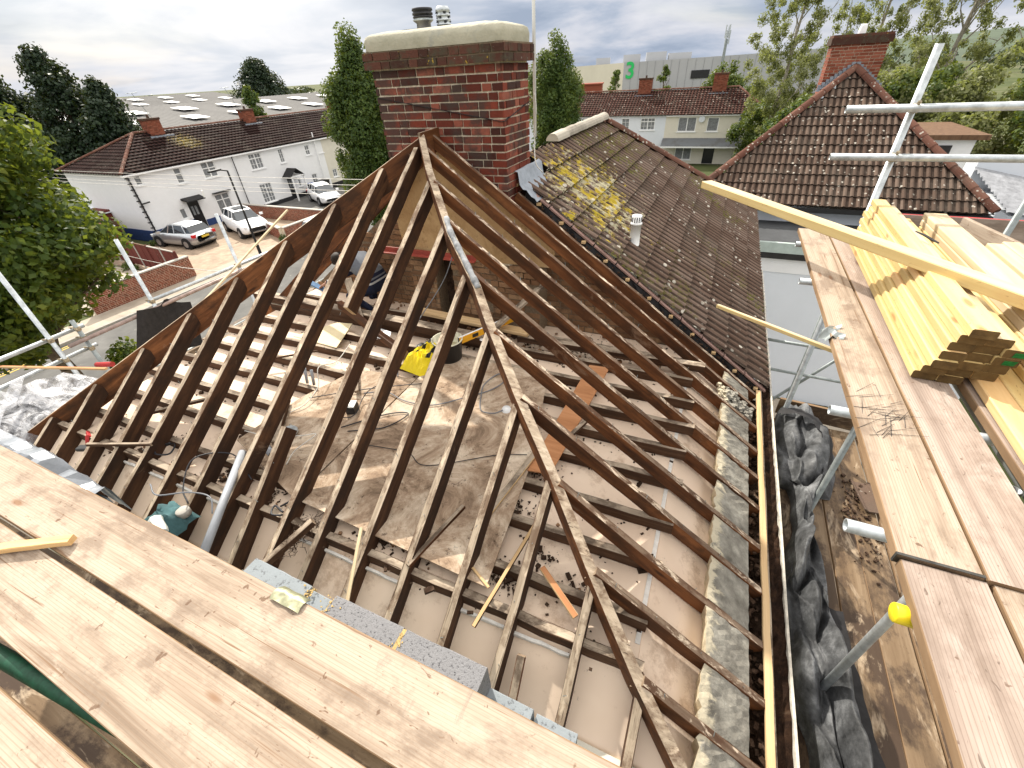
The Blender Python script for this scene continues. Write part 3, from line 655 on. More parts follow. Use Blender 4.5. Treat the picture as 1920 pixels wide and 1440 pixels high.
# walls below
b = MB(); b.bx((.53, .42, G), (.78, 8.8, -3.22)); b.bx((-6.55, .42, G), (-6.30, 8.8, -3.22)); b.bx((-6.30, .62, G), (.53, .80, -3.08)); b.done('wall', RCREAM, house)
b = MB(); b.bx((.40, .74, -3.30), (.52, 4.85, -3.16)); b.done('wall_plate', JS, house)
# eaves: batten, silted gutter, pale gutter lip
bar('eaves_batten', (.912, .55, -3.175), (.903, 4.78, -3.165), .045, .03, [BATT, BATT, BATT], house, jit=.003)
bar('fascia', (.935, .5, -3.19), (.935, 8.9, -3.19), .02, .16, [JT], house, jit=.002)
g = MB()
for y0, y1 in ((.4, 8.9),):
    P = [(.946, -3.22), (.948, -3.30), (.975, -3.335), (1.02, -3.335), (1.048, -3.30), (1.052, -3.235), (1.068, -3.232), (1.066, -3.305), (1.028, -3.352), (.968, -3.352), (.935, -3.31), (.935, -3.22)]
    n = 34; v = [(x + random.uniform(-.001, .001), y0 + (y1 - y0) * j / n, z + .006 * math.sin(j * .7)) for j in range(n + 1) for x, z in P]; k = len(P)
    g.add(v, [(j * k + i, (j + 1) * k + i, (j + 1) * k + (i + 1) % k, j * k + (i + 1) % k) for j in range(n) for i in range(k)])
gut = g.done('gutter', plain('pale_old_gutter', (.52, .49, .42), .7, 0, .35, 16.), house)
v = []; n = 90
for j in range(n + 1):
    for i, x in enumerate((.947, .975, 1.0, 1.025, 1.05)): v.append((x, .4 + 5.2 * j / n, -3.262 + random.uniform(-.014, .014)))
mk('gutter_silt', v, [(j * 5 + i, j * 5 + i + 1, j * 5 + 6 + i, j * 5 + 5 + i) for j in range(n) for i in range(4)], MOSSG, gut)
b = MB()
for i in range(420):
    s = random.uniform(.006, .03); b.box((random.uniform(.80, .89), random.uniform(.6, 4.7), -3.27 + random.uniform(-.05, .06)), (s, s * 1.6, s), random.uniform(0, 3))
b.bx((.79, .5, -3.42), (.93, 4.8, -3.33)); tag(b.done('eaves_debris', SOIL, house), kind='stuff')

# party wall with its sooty brickwork, flue opening and parged chimney breast
pw = MB(); up_ok = lambda x, z: z < ZA - .16 - SL * abs((-6.4 + x) - UA) and not (1.95 < x < 3.55 and z > -3)
b = MB(); b.add([(-6.4, 4.86, -3.2), (.5, 4.86, -3.2), (.5, 4.86, RZ(.5) - .13), (UA, 4.86, ZA - .13), (-6.4, 4.86, LZ(-6.4) - .13), (-6.4, 4.98, -3.2), (.5, 4.98, -3.2), (.5, 4.98, RZ(.5) - .13), (UA, 4.98, ZA - .13), (-6.4, 4.98, LZ(-6.4) - .13)],
    [(0, 1, 2, 3, 4), (9, 8, 7, 6, 5), (0, 5, 6, 1), (1, 6, 7, 2), (2, 7, 8, 3), (3, 8, 9, 4), (4, 9, 5, 0)], 1)
bricks(b, (-6.4, 4.86, 0), (1, 0, 0), (0, -1, 0), 6.9, -2.80, -.6, ok=lambda x, z: z < ZA - .15 - SL * abs((-6.4 + x) - UA), rough=.008, proud=.008)
b.done('party_wall', [BRST, MORTD], house)
# chimney stack: breast in the loft and stack above the roof
CH = dict(u0=-3.60, u1=-2.09, v0=4.55, v1=5.22)
b = MB(); b.bx((-3.585, 4.562, -1.9), (-2.102, 5.21, .14), 1)
bricks(b, (-3.60, 4.557, 0), (1, 0, 0), (0, -1, 0), 1.51, -1.27, .08, rough=.004, bh=.075)
bricks(b, (-2.097, 4.55, 0), (0, 1, 0), (1, 0, 0), .67, -1.42, .08, rough=.003, bh=.075)
bricks(b, (-3.593, 4.55, 0), (0, 1, 0), (-1, 0, 0), .67, -1.42, .08, rough=.003, bh=.075)
chim = b.done('chimney', [BRED, MORTL], house)
b = MB(); b.bx((-3.64, 4.51, .08), (-2.05, 5.26, .23), 1)
bricks(b, (-3.65, 4.504, 0), (1, 0, 0), (0, -1, 0), 1.61, .08, .23, rough=.004); bricks(b, (-2.045, 4.50, 0), (0, 1, 0), (1, 0, 0), .77, .08, .23, rough=.004); bricks(b, (-3.645, 4.50, 0), (0, 1, 0), (-1, 0, 0), .77, .08, .23, rough=.004)
b.done('oversailing_course', [BRDK, MORTD], chim)
# flaunching: rounded wedge of cement
v = []; prof = [(0, .0), (-.004, .07), (.010, .115), (.05, .138), (.18, .158), (.34, .168)]
for (ins, z) in prof:
    x0, x1, y0, y1 = -3.64 + ins, -2.06 - ins * .8, 4.505 + ins, 5.255 - ins; r = .09
    for cx, cy, a0 in ((x1 - r, y1 - r, 0), (x0 + r, y1 - r, 90), (x0 + r, y0 + r, 180), (x1 - r, y0 + r, 270)):
        for k in range(5):
            a = math.radians(a0 + k * 22.5); v.append((cx + r * math.cos(a), cy + r * math.sin(a), .231 + z + random.uniform(-.004, .004)))
f = [(i * 20 + k, i * 20 + (k + 1) % 20, i * 20 + 20 + (k + 1) % 20, i * 20 + 20 + k) for i in range(5) for k in range(20)] + [tuple(range(100, 120))]
mk('flaunching', v, f, FLAUNCH, chim, smooth=True)
p = lathe('chimney_pot', (-3.12, 4.92, .36), [(r_ * 1.02, z_ * .80) for r_, z_ in [(.085, 0), (.075, .03), (.07, .10), (.098, .125), (.105, .135), (.09, .15), (.1, .155), (.1, .17), (.092, .172), (.092, .182), (.102, .184), (.102, .205), (.092, .207), (.094, .222), (.104, .226), (.1, .25), (.04, .258), (0, .258)]],
    [plain('grey_metal_cowl', (.30, .29, .27), .5, .4, .3), BPL, STEEL], chim, fm=[0, 0, 0, 2, 2, 1, 1, 1, 1, 1, 1, 1, 1, 1, 1, 1, 1])
tag(p, 'grey pot with a black ribbed cowl')
prof = [(.07, 0), (.07, .02)]
for i in range(4): prof += [(.072, .025 + i * .035), (.062, .032 + i * .035), (.062, .046 + i * .035), (.073, .05 + i * .035)]
prof += [(.07, .175), (.055, .195), (0, .2)]
tag(lathe('chimney_pot', (-2.88, 4.92, .36), prof, [STEEL], chim), 'small slotted silver cowl')
b = MB()
for k in range(8):
    for i in range(4):
        if (k + i) % 2: continue
        a = 2 * math.pi * k / 8; b.box((-2.88 + .068 * math.cos(a), 4.92 + .068 * math.sin(a), .40 + i * .035), (.012, .03, .010), a)
b.done('cowl_slot', BPL, chim)
bar('strap', (-3.59, 4.535, -.165), (-2.10, 4.535, -.405), .004, .03, [TARP], chim, up=(0, -1, 0)); bar('strap', (-2.078, 4.535, -.40), (-2.078, 5.22, -.275), .004, .03, [TARP], chim, up=(1, 0, 0))
mast = tube('aerial_mast', (-2.045, 5.27, -.62), (-2.035, 5.27, 1.9), WPL, house, r=.017); mast['label'] = 'thin white aerial mast on chimney side'
sweep('aerial_cable', [(-2.03, 5.235, -.2), (-2.01, 5.22, -.35), (-2.03, 5.22, -.6), (-1.98, 5.1, -.85), (-1.93, 5.2, -.98)], .006, CABW, house)
# parged breast face and niche
sheet('parged_panel', [(-3.66, 4.535, -1.42), (-3.62, 4.535, -1.88), (-1.55, 4.535, -1.86), (-1.56, 4.535, RZ(-1.56) - .15), (-2.86, 4.535, -.62), (-3.05, 4.535, -.68)], -.02, RENDERP, house)
b = MB(); b.bx((-3.60, 4.57, -2.78), (-3.22, 4.85, -1.902)); b.bx((-2.95, 4.57, -2.78), (-1.75, 4.85, -1.902))
bricks(b, (-3.60, 4.57, 0), (1, 0, 0), (0, -1, 0), .38, -2.78, -1.9, rough=.012, proud=.012, mi_b=1); bricks(b, (-2.95, 4.57, 0), (1, 0, 0), (0, -1, 0), 1.2, -2.78, -1.9, rough=.02, proud=.012, mi_b=1)
b.done('brick_pier', [MORTD, BRST], house)
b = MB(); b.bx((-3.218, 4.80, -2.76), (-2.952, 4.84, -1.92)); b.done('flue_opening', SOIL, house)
b = MB(); b.bx((-4.06, 4.50, -1.86), (-2.55, 4.512, -1.80)); b.bx((-4.06, 4.44, -1.87), (-2.55, 4.50, -1.858)); b.done('steel_lintel', REDST, house)
v = []; 
for i in range(9):
    for j in range(5): v.append((-2.08 + .26 * i / 8, 4.72 + .75 * j / 4 + .02 * math.sin(i * 2), RZ(-2.08 + .26 * i / 8) + .085 - .03 * i / 8 + random.uniform(-.012, .012) + (.10 if i < 2 else 0)))
mk('lead_flashing', v, [(i * 5 + j, i * 5 + 5 + j, i * 5 + 6 + j, i * 5 + j + 1) for i in range(8) for j in range(4)], FLASH, house, smooth=True)
b = MB()
for i in range(500):   # crumbled mortar and sawdust along the ceiling, in the corners under the chimney
    if i < 260: c = (random.gauss(-2.9, .9), random.uniform(4.15, 4.8), -2.78)
    else: c = (random.uniform(-5.6, .1), random.choice(JV) + random.uniform(.03, .12), -2.79)
    s = random.uniform(.008, .045) * (1 if i < 260 else .5); b.box((c[0], c[1], c[2] + s / 2), (s, s * random.uniform(.5, 1.5), s * .7), random.uniform(0, 3))
tag(b.done('mortar_crumbs', [BRST], house), kind='stuff')

# ------------------------------------------------------------------ neighbour's tiled roof
nb = empty('tiled_neighbour_house', (-2.5, 9, G), 'mossy lichened tiled roof adjoining the bare rafters, with white vent pipe', 'house')
cs = 1 / math.sqrt(1 + SL * SL); dn = (cs, 0, -SL * cs)   # down the right slope
T0 = (.97 + 2.30) / cs; u2t = lambda u: (u + 2.30) / cs
def nmax(t):
    u = -2.30 + t * cs; return 9.45 + (u + 2.27) * 1.12
def nmin(t):
    u = -2.30 + t * cs; return 5.62 + .0 if u < -2.12 else 4.875
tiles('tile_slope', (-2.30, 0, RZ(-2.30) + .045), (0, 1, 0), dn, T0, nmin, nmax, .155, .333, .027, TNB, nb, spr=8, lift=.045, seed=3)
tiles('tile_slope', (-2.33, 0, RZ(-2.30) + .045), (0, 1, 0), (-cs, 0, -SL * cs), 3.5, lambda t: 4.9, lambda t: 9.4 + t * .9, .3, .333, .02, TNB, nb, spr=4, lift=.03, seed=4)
hiptiles('ridge_tile', (-2.30, 6.60, RZ(-2.30) + .07), (-2.28, 9.52, RZ(-2.30) + .085), .10, .44, TPALE, nb)
hiptiles('hip_tile', (-2.24, 9.5, RZ(-2.24) + .07), (.92, 12.95, RZ(.92) + .07), .10, .40, TCL, nb)
b = MB(); q = [(-2.30, 9.47, RZ(-2.30) + .02), (.97, 13.0, RZ(.97) + .02), (-5.6, 13.0, RZ(.97) + .02)]; b.add(q, [(0, 2, 1)]); b.done('rear_slope', TCL, nb)
bb = MB(); bb.bx((.55, 4.99, G), (.80, 12.6, -3.25)); bb.bx((-6.4, 12.3, G), (.55, 12.6, -3.25)); bb.done('wall', RWHITE, nb)
# verge: undercloak slips, batten ends, black felt
b = MB(); t = .05
while t < T0 - .1:
    c = Vector((-2.30 + t * cs, 4.885, RZ(-2.30 + t * cs) + .03)); m, L = frame(c, c + Vector(dn) * .31); vv, ff = boxm((.155, -.02, .012), (.318, .075, .018)); b.add([m @ Vector(p) for p in vv], ff); t += .333
tag(b.done('verge_undercloak', plain('pinkish_undercloak', (.26, .16, .135), .9, 0, .3, 9.), nb), kind='stuff')
b = MB(); t = .24
while t < T0 - .1:
    c = (-2.30 + t * cs, 4.845, RZ(-2.30 + t * cs) + .0); b.box(c, (.045, .10, .028)); t += .333
tag(b.done('batten_end', BATT, nb), kind='stuff')
b = MB(); n = 46
v = []
for i in range(n + 1):
    u = -2.0 + 2.95 * i / n; z = RZ(u); v += [(u, 4.90, z + .03), (u + random.uniform(-.01, .01), 4.835 + random.uniform(-.012, .012), z + .012), (u, 4.825 + random.uniform(-.02, .012), z - .06 + random.uniform(-.012, .012))]
b.add(v, [(i * 3 + k, i * 3 + 3 + k, i * 3 + 4 + k, i * 3 + 1 + k) for i in range(n) for k in range(2)]); b.done('verge_felt', TARP, nb)
b = MB()
for i in range(170):
    u = random.uniform(-1.9, .9); s = random.uniform(.008, .03); b.box((u, 4.83 + random.uniform(-.03, .02), RZ(u) - .03 + random.uniform(-.03, .03)), (s, s, s * .6), random.uniform(0, 3))
tag(b.done('verge_mortar', SOIL, nb), kind='stuff')
p = lathe('vent_pipe', (-.86, 5.70, -2.0), [(.10, 0), (.085, .05), (.066, .055), (.062, .36), (.073, .362), (.073, .38), (.063, .382), (.063, .47), (0, .475)], [WPL, BPL], nb, fm=[1, 1, 0, 0, 0, 0, 0, 0])
b = MB()
for k in range(14): a = k * math.pi / 7; b.box((-.86 + .0635 * math.cos(a), 5.70 + .0635 * math.sin(a), -2.0 + .425), (.004, .012, .06), a)
b.done('vent_slot', BPL, p)

# ------------------------------------------------------------------ second hipped house and flat roof
h2 = empty('hipped_house', (2.9, 18, G), 'brown pyramid-roofed house with brick chimney behind the timber pile', 'house')
AP = (2.9, 17.85, -.46); EV, EZ = 14.1, -3.28; w = 3.72; S2 = (AP[2] - EZ) / (AP[1] - EV); c2 = 1 / math.sqrt(1 + S2 * S2); TT = (AP[1] - EV) / c2
tiles('tile_slope', AP, (1, 0, 0), (0, -c2, -S2 * c2), TT, lambda t: -t * c2 * w / 3.75, lambda t: t * c2 * 3.15 / 3.75, .155, .335, .03, TH2, h2, lift=.035, seed=9, spr=7)
S3_ = (AP[2] - EZ) / 3.15; c3_ = 1 / math.sqrt(1 + S3_ * S3_)
tiles('tile_slope', AP, (0, 1, 0), (c3_, 0, -S3_ * c3_), 3.15 / c3_, lambda t: -t * c3_ * 3.75 / 3.15, lambda t: 5.5, .3, .335, .03, TH2, h2, lift=.03, seed=10, spr=4)
tiles('tile_slope', AP, (0, 1, 0), (-c2, 0, -S2 * c2), TT, lambda t: -t * c2, lambda t: -t * c2 + .12, .3, .335, .03, TH2, h2, lift=.03, seed=11, spr=4)
for sx, m in ((-1, TCL), (1, TCL)):
    hiptiles('hip_tile', (AP[0], AP[1], AP[2] + .05), (AP[0] + (3.15 if sx > 0 else -w), EV, EZ + .05), .11, .36, m, h2)
hiptiles('ridge_tile', (AP[0], AP[1], AP[2] + .05), (AP[0], 23.3, AP[2] + .05), .11, .42, TCL, h2)
b = MB(); b.bx((AP[0] - 3.4, EV + .35, G), (AP[0] + 2.85, EV + .6, EZ - .02)); b.bx((AP[0], EV + .6, G), (AP[0] + 2.85, 23.2, EZ - .02)); P_ = [(AP[0] - 3.4, EV + .45), (AP[0] - .02, 17.95)]; b.add([(P_[0][0], P_[0][1], G), (P_[1][0], P_[1][1], G), (P_[1][0], P_[1][1], AP[2] - .05), (P_[0][0], P_[0][1], EZ - .02)], [(0, 3, 2, 1), (0, 1, 2, 3)]); b.done('wall', RPALE, h2)
b = MB(); b.bx((AP[0] - 3.74, EV - .06, EZ - .16), (AP[0] + 3.16, EV + .34, EZ - .045)); b.done('soffit', BPL, h2)
b = MB(); b.bx((2.20, 18.0, -1.8), (3.51, 18.75, .14), 1)
bricks(b, (2.185, 17.992, 0), (1, 0, 0), (0, -1, 0), 1.335, -1.25, .14, rough=.002); bricks(b, (2.192, 17.98, 0), (0, 1, 0), (-1, 0, 0), .77, -1.25, .14); bricks(b, (3.513, 17.98, 0), (0, 1, 0), (1, 0, 0), .77, -1.25, .14)
c = b.done('chimney', [BRFAR, MORTL], h2)
b = MB(); b.bx((2.12, 17.93, .14), (3.58, 18.82, .31)); b.bx((2.14, 17.95, .31), (3.56, 18.8, .37)); b.done('chimney_cap', [BRDK], c)
lathe('chimney_pot', (2.85, 18.4, .37), [(.1, 0), (.09, .18), (.06, .22), (0, .22)], [WPL], c, n=10)
b = MB()
for i in range(9):   # stepped lead flashing
    for sx in (-1, 1):
        x = sx * (.06 + i * .085); b.box((2.9 + x, 17.965, AP[2] + .12 - i * .065), (.10, .012, .15), 0); b.box((2.9 + x, 17.94, AP[2] + .05 - i * .065), (.13, .03, .04), 0)
b.done('stepped_flashing', FLASH, c)
tube('aerial_pole', (2.62, 18.9, -.2), (2.30, 18.9, 2.1), STEELD, h2, r=.012)
# flat felt roof and white wall of the side extension
fx = empty('flat_roof_extension', (3., 13, G), 'pale rendered side extension under a dark felt flat roof, behind the scaffold', 'extension')
b = MB(); b.bx((.86, 12.45, -3.98), (6.9, 14.5, -3.80)); b.done('felt_roof', FELTR, fx)
b = MB(); b.bx((.84, 12.36, -4.02), (6.9, 12.448, -3.77)); b.bx((.84, 12.45, -3.797), (.97, 14.1, -3.765)); b.done('roof_trim', FELTE, fx)
b = MB(); b.bx((1.0, 12.36, -4.17), (6.9, 12.44, -4.03)); b.done('gutter', BPL, fx)
b = MB(); b.bx((.9, 12.5, G), (6.8, 14.4, -3.985)); b.done('wall', RPALE, fx)
b = MB(); b.bx((.9, 12.47, -4.55), (6.8, 12.497, -4.0)); b.done('upstand', RWHITE, fx)
bar('leaning_post', (1.62, 11.9, -5.9), (1.50, 12.3, -8.35), .10, .05, [BATT], None)
tag(bpy.data.objects['leaning_post'], 'pale timber post leaning by the pale rendered wall', 'post')

# ================================================================== SCAFFOLD AND BOARDS
def board(a, b, w, mats, label, group, th=.038, parent=None, hoop=(), name='scaffold_board', sag=.0):
    o = tag(bar(name, a, b, w, th, mats, parent, jit=.0015, ch=.003, seg=.35, sag=sag), label, 'scaffold board', group)
    for e in hoop:   # hoop-iron on a board end
        L = (Vector(b) - Vector(a)).length; x = .012 if e == 0 else L - .012; q = MB(); w2 = w / 2 + .002
        q.add([(x - .012, -w2, .0015), (x - .002, -w2, .0015), (x - .002, w2, .0015), (x - .012, w2, .0015), (x - .012, -w2, -th - .001), (x - .002, -w2, -th - .001), (x - .002, w2, -th - .001), (x - .012, w2, -th - .001)],
              [(0, 1, 2, 3), (0, 4, 5, 1), (3, 2, 6, 7), (7, 6, 5, 4), (1, 5, 6, 2), (0, 3, 7, 4)])
        h = mk('end_hoop', q.v, q.f, DARKST, None, mtx=Matrix()); h.parent = o; h.matrix_local = Matrix()
    return o
BM, BP, BW_ = [BEND, BOARD, BEND], [BEND, BOARDP, BEND], [BEND, BOARDW, BEND]
GB = 'scaffold boards of the front platform'
board((-5.9, .322, -1.65), (.72, .278, -1.65), .266, BM, 'pale scaffold board of the front platform, nearest to the bare rafters', GB)
board((-5.2, .040, -1.652), (.72, -.028, -1.652), .268, BM, 'pale scaffold board in the middle of the front platform, under the broken stick', GB)
board((-2.9, -.35, -1.655), (-.4, -.345, -1.655), .26, BM, 'pinkish scaffold board corner beyond the green tube, lowest left in view', GB)
GR = 'scaffold boards of the right platform'
board((.875, 1.20, -1.32), (.872, 4.82, -1.32), .218, BM, 'long pale scaffold board along the inner edge of the right platform, wire scraps on it', GR, hoop=(0,))
board((1.103, 1.20, -1.322), (1.104, 4.80, -1.322), .217, BP, 'long pinkish brown scaffold board partly under the yellow timber pile', GR)
board((1.372, .35, -1.325), (1.372, 4.5, -1.325), .20, BP, 'pinkish scaffold board beside the dark gap, running under the timbers', GR)
board((1.60, .35, -1.323), (1.60, 4.4, -1.323), .218, BM, 'scaffold board wholly under the wide yellow timbers', GR)
board((1.83, .35, -1.323), (1.83, 4.6, -1.323), .218, BP, 'outermost scaffold board of the right platform', GR)
board((.89, -.2, -1.343), (.885, 1.194, -1.331), .218, BP, 'worn whitish scaffold board nearest the camera at lower right', GR)
board((1.115, -.2, -1.345), (1.113, 1.195, -1.334), .212, BM, 'short orange-tinted scaffold board in the lower right corner', GR)
GL = 'wet scaffold boards of the lower lift'
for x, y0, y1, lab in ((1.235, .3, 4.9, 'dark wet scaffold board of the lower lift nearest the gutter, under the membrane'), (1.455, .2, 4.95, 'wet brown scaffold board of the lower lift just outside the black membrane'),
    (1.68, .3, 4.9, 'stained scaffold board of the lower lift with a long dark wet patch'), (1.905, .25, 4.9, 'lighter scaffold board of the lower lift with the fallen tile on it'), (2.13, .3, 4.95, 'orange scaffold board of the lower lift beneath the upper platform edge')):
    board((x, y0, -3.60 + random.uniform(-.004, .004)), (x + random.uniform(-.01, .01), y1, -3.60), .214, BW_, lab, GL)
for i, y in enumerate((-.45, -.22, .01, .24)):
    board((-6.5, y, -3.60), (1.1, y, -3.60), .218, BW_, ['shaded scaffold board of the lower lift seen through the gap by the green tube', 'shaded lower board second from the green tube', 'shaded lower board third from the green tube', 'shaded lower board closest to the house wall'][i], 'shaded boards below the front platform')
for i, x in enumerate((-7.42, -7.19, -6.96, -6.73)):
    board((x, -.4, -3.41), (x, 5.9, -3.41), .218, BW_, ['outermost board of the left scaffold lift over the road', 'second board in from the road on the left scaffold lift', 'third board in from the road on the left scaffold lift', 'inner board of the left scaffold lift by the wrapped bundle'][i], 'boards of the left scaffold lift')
t = tag(bar('toe_board', (1.20, 5.0, -3.36), (2.7, 4.88, -3.36), .038, .22, [BOARDW, BEND, BEND], jit=.002), 'brown toe board on edge across the end of the lower lift', 'toe board', 'toe boards')
t = tag(bar('toe_board', (1.55, 5.32, -1.27), (2.62, 5.3, -1.27), .035, .19, [BOARDP, REDP, BEND], jit=.001), 'toe board with a red painted top edge at the far end of the right platform', 'toe board', 'toe boards')
t = tag(bar('toe_board', (2.02, 5.1, -1.22), (2.5, 2.5, -1.22), .035, .2, [BOARD, BOARD, BEND], jit=.001), 'pale toe board along the outside of the right platform', 'toe board', 'toe boards')

# right scaffold
sr = empty('scaffold', (1.6, 3.4, G), 'galvanised tube scaffold carrying the right platform and timber pile', 'scaffold', 'scaffolds round the house')
tube('standard', (1.237, 4.78, G), (1.237, 4.78, .01), STEEL, sr, r=.027); tube('standard', (2.30, 5.0, G), (2.30, 5.0, .35), STEELD, sr)
tube('guard_rail', (.797, 4.725, -.375), (3.6, 4.725, -.370), STEEL, sr, r=.028); tube('guard_rail', (.80, 4.725, -.708), (3.6, 4.725, -.703), STEEL, sr, r=.027)
coupler((1.24, 4.75, -.375), sr); coupler((1.24, 4.75, -.708), sr)
tube('standard', (1.40, 3.42, G), (1.40, 3.42, -1.40), STEELD, sr); tube('standard', (1.30, 1.78, -3.62), (1.30, 1.78, -1.42), STEEL, sr)
tube('standard', (2.32, 1.78, G), (2.32, 1.78, -.2), STEEL, sr)
for v, u0 in ((1.33, .665), (3.66, .70), (2.04, .70), (4.55, .74), (.35, .7)): tube('transom', (u0, v, -1.386), (2.45, v, -1.386), STEEL, sr)
tube('transom', (.80, 1.03, -1.388), (2.4, 1.03, -1.388), STEELD, sr)
cap = lathe('end_cap', (0, 0, 0), [(0, 0), (.027, 0), (.030, .004), (.030, .055), (.027, .055)], YPL, sr, n=16)
cap.matrix_local = Matrix.Translation(Vector((.745, 1.03, -1.388)) - wloc(sr)) @ Matrix.Rotation(math.radians(90), 4, 'Y'); cap['label'] = 'yellow plastic cap on a tube end'
for z in (-1.44, -3.67): tube('ledger', (1.36, .2, z), (1.36, 5.3, z), STEELD, sr); tube('ledger', (2.34, .2, z), (2.34, 5.3, z), STEELD, sr)
tube('standard', (1.25, .9, G), (1.25, .9, -3.5), STEEL, sr)
# bracing further back, in front of the pale extension wall
sb = empty('scaffold', (1.8, 7, G), 'dull grey scaffold frame standing before the pale rendered wall', 'scaffold', 'scaffolds round the house')
tube('standard', (1.79, 7.0, G), (1.77, 7.0, -2.2), STEELD, sb); tube('ledger', (1.12, 6.95, -3.62), (2.9, 6.95, -3.66), STEELD, sb); tube('ledger', (1.12, 6.95, -4.14), (3.0, 6.95, -4.19), STEELD, sb)
tube('brace', (1.45, 7.05, -5.0), (2.6, 7.05, -3.25), STEELD, sb); tube('standard', (2.9, 7.0, G), (2.9, 7.0, -2.3), STEELD, sb)
for z in (-3.65, -4.15, -4.6): coupler((1.79, 6.97, z), sb)
# left scaffold over the road
sl = empty('scaffold', (-8, 3, G), 'pale tube scaffold on the left side of the house above the road', 'scaffold', 'scaffolds round the house')
K_ = .93
def ltube(nm, p, q, m, par): return tube(nm, tuple(x * K_ for x in p), tuple(x * K_ for x in q), m, par, r=.0265)
for v, zt, m in ((3.455, -1.72, STEEL), (5.07, -1.77, STEEL), (2.09, -1.25, STEEL), (2.42, -2.54, STEELD)): tube('standard', (-8.0 * K_, v * K_, G), (-8.0 * K_, v * K_, zt * K_), m, sl, r=.0265)
ltube('ledger', (-8.05, 3.42, -2.71), (-8.05, 7.6, -2.71), STEEL, sl); ltube('ledger', (-8.05, -1.2, -2.69), (-8.05, 2.52, -2.675), STEEL, sl)
ltube('ledger', (-7.95, 2.2, -2.83), (-7.95, 6.9, -2.76), RUST, sl); ltube('ledger', (-8.05, -1.2, -3.06), (-8.05, 2.52, -2.99), STEEL, sl)
ltube('ledger', (-7.95, -.8, -3.68), (-7.95, 6.9, -3.68), STEELD, sl); ltube('transom', (-8.2, 2.3, -3.66), (-6.7, 2.3, -3.66), STEELD, sl)
for p in ((-8, 3.455, -2.71), (-8, 5.07, -2.71), (-8, 2.09, -2.68), (-8, 2.09, -3.0), (-8, 2.42, -2.67), (-8, 2.42, -2.99), (-8, 2.42, -2.82)): coupler(tuple(x * K_ for x in p), sl, (0, 1, 0))
# green tube below the front boards
sf = empty('scaffold', (-2, -.2, G), 'green painted scaffold tube under the front boards at lower left', 'scaffold', 'scaffolds round the house')
tube('ledger', (-3.4, -.265, -1.72), (-1.15, -.09, -1.73), GREENT, sf, r=.030); tube('ledger', (-1.6, -.30, -1.735), (.6, -.30, -1.735), STEELD, sf)
for u in (-5.2, -2.7, -.35): tube('transom', (u, -.75, -1.765), (u, .30, -1.765), STEELD, sf)
for u in (-3.9, -.4): tube('standard', (u, -.55, G), (u, -.55, -1.78), STEELD, sf)

# ------------------------------------------------------------------ timber pile
NM = [NEWT, NEWT, NEND]; NMO = [NEWO, NEWO, NEND]; NMP = [NEWP, NEWP, NEND]
ordn = ['bottom', 'second', 'third', 'fourth', 'fifth', 'sixth', 'top']
def tim(u, z, v0, v1, w, th, mats, label, grp='new timbers stacked on the right platform', sk=.022):
    r = random.uniform(-.02, .02)
    return tag(bar('timber', (u, v0 + r, z), (u + sk * (v1 - v0), v1 + random.uniform(-.06, .06), z), w, th, mats, None, jit=.0006, ch=.005, seg=.5), label, 'timber', grp)
zt = lambda i: -1.320 + .0432 * (i + 1)
AL = lambda i: 1.056 + .0165 * i
for i in range(7):
    tim(AL(i) + .047, zt(i), 2.34, 4.42 + .05 * i, .094, .0425, [NM, NM, NM, NMO, NM, NMO, NM][i], 'yellow timber with dark sawn end, %s of the stepped left column of the pile' % ordn[i])
for i in range(6):
    tim(AL(i) + .144, zt(i), 2.35 + .02 * (i % 2), 4.5 + .03 * i, .092, .0425, [NM, NMO, NM, NM, NMP, NMP][i], 'new timber %s in the middle column of the pile, dark end toward the camera' % (ordn[i] if i < 5 else 'topmost'))
for i in range(1, 5):
    o = tim(AL(i) + .237, zt(i), 2.36, 4.45, .088, .0425, NM, 'new timber of the right column of dark ends, %s from below' % ordn[i])
    if i in (3, 4):
        q = MB(); q.add([(-.001, -.038, -.010), (-.001, .008, -.012), (-.001, .012, -.036), (-.001, -.03, -.034)], [(0, 3, 2, 1), (0, 1, 2, 3)]); g = mk('green_paint', q.v, q.f, GREENP, None, mtx=Matrix()); g.parent = o; g.matrix_local = Matrix()
for i, x in enumerate((1.306, 1.402, 1.498)):
    tim(x, zt(0), .7, 4.3, .093, .0425, [NMO, NM, NM][i], ['orange-yellow timber lying beside the bottom right of the dark ends', 'bottom-layer yellow timber second from the dark gap', 'bottom-layer yellow timber third from the dark gap'][i])
for i in range(1, 6):
    tim(1.495 + .004 * i, zt(i), .75, 4.40 + .02 * i, .142, .0425, [NM, NM, NMP, NM, NMP, NMP][i], 'wide pale timber, %s of the broad stack right of the dark ends' % (ordn[i] if i < 5 else 'top'))
for i in range(4):
    tim(1.618, zt(i), .8, 4.15, .092, .0425, NM, 'yellow timber, %s of the low column beyond the broad stack' % ordn[i])
for i in range(5):
    for k in range(2):
        tim(1.735 + .1 * k, zt(i), 1.1, 3.97 + .04 * k, .092, .0425, [NM, NM, NMO, NM, NMP][i], '%s yellow timber in the %s column of the far right stack' % (('lowest', 'second', 'third', 'fourth', 'uppermost')[i], ('inner', 'outer')[k]))
tag(bar('timber', (-.117, 4.92, -.958), (1.95, 2.05, -.985), .105, .062, [NEWT, NEWP, NEWT], None, jit=.0008, ch=.004, seg=.4), 'single long pale timber lying slantwise across the pile and jutting over the eaves', 'timber', 'new timbers stacked on the right platform')
tag(bar('batten', (.17, 3.3, -1.49), (1.15, 2.56, -1.44), .026, .026, [NEWT, NEWP, NEWT], None, ch=.003), 'thin yellow batten poking out from under the right platform', 'batten', 'loose battens')
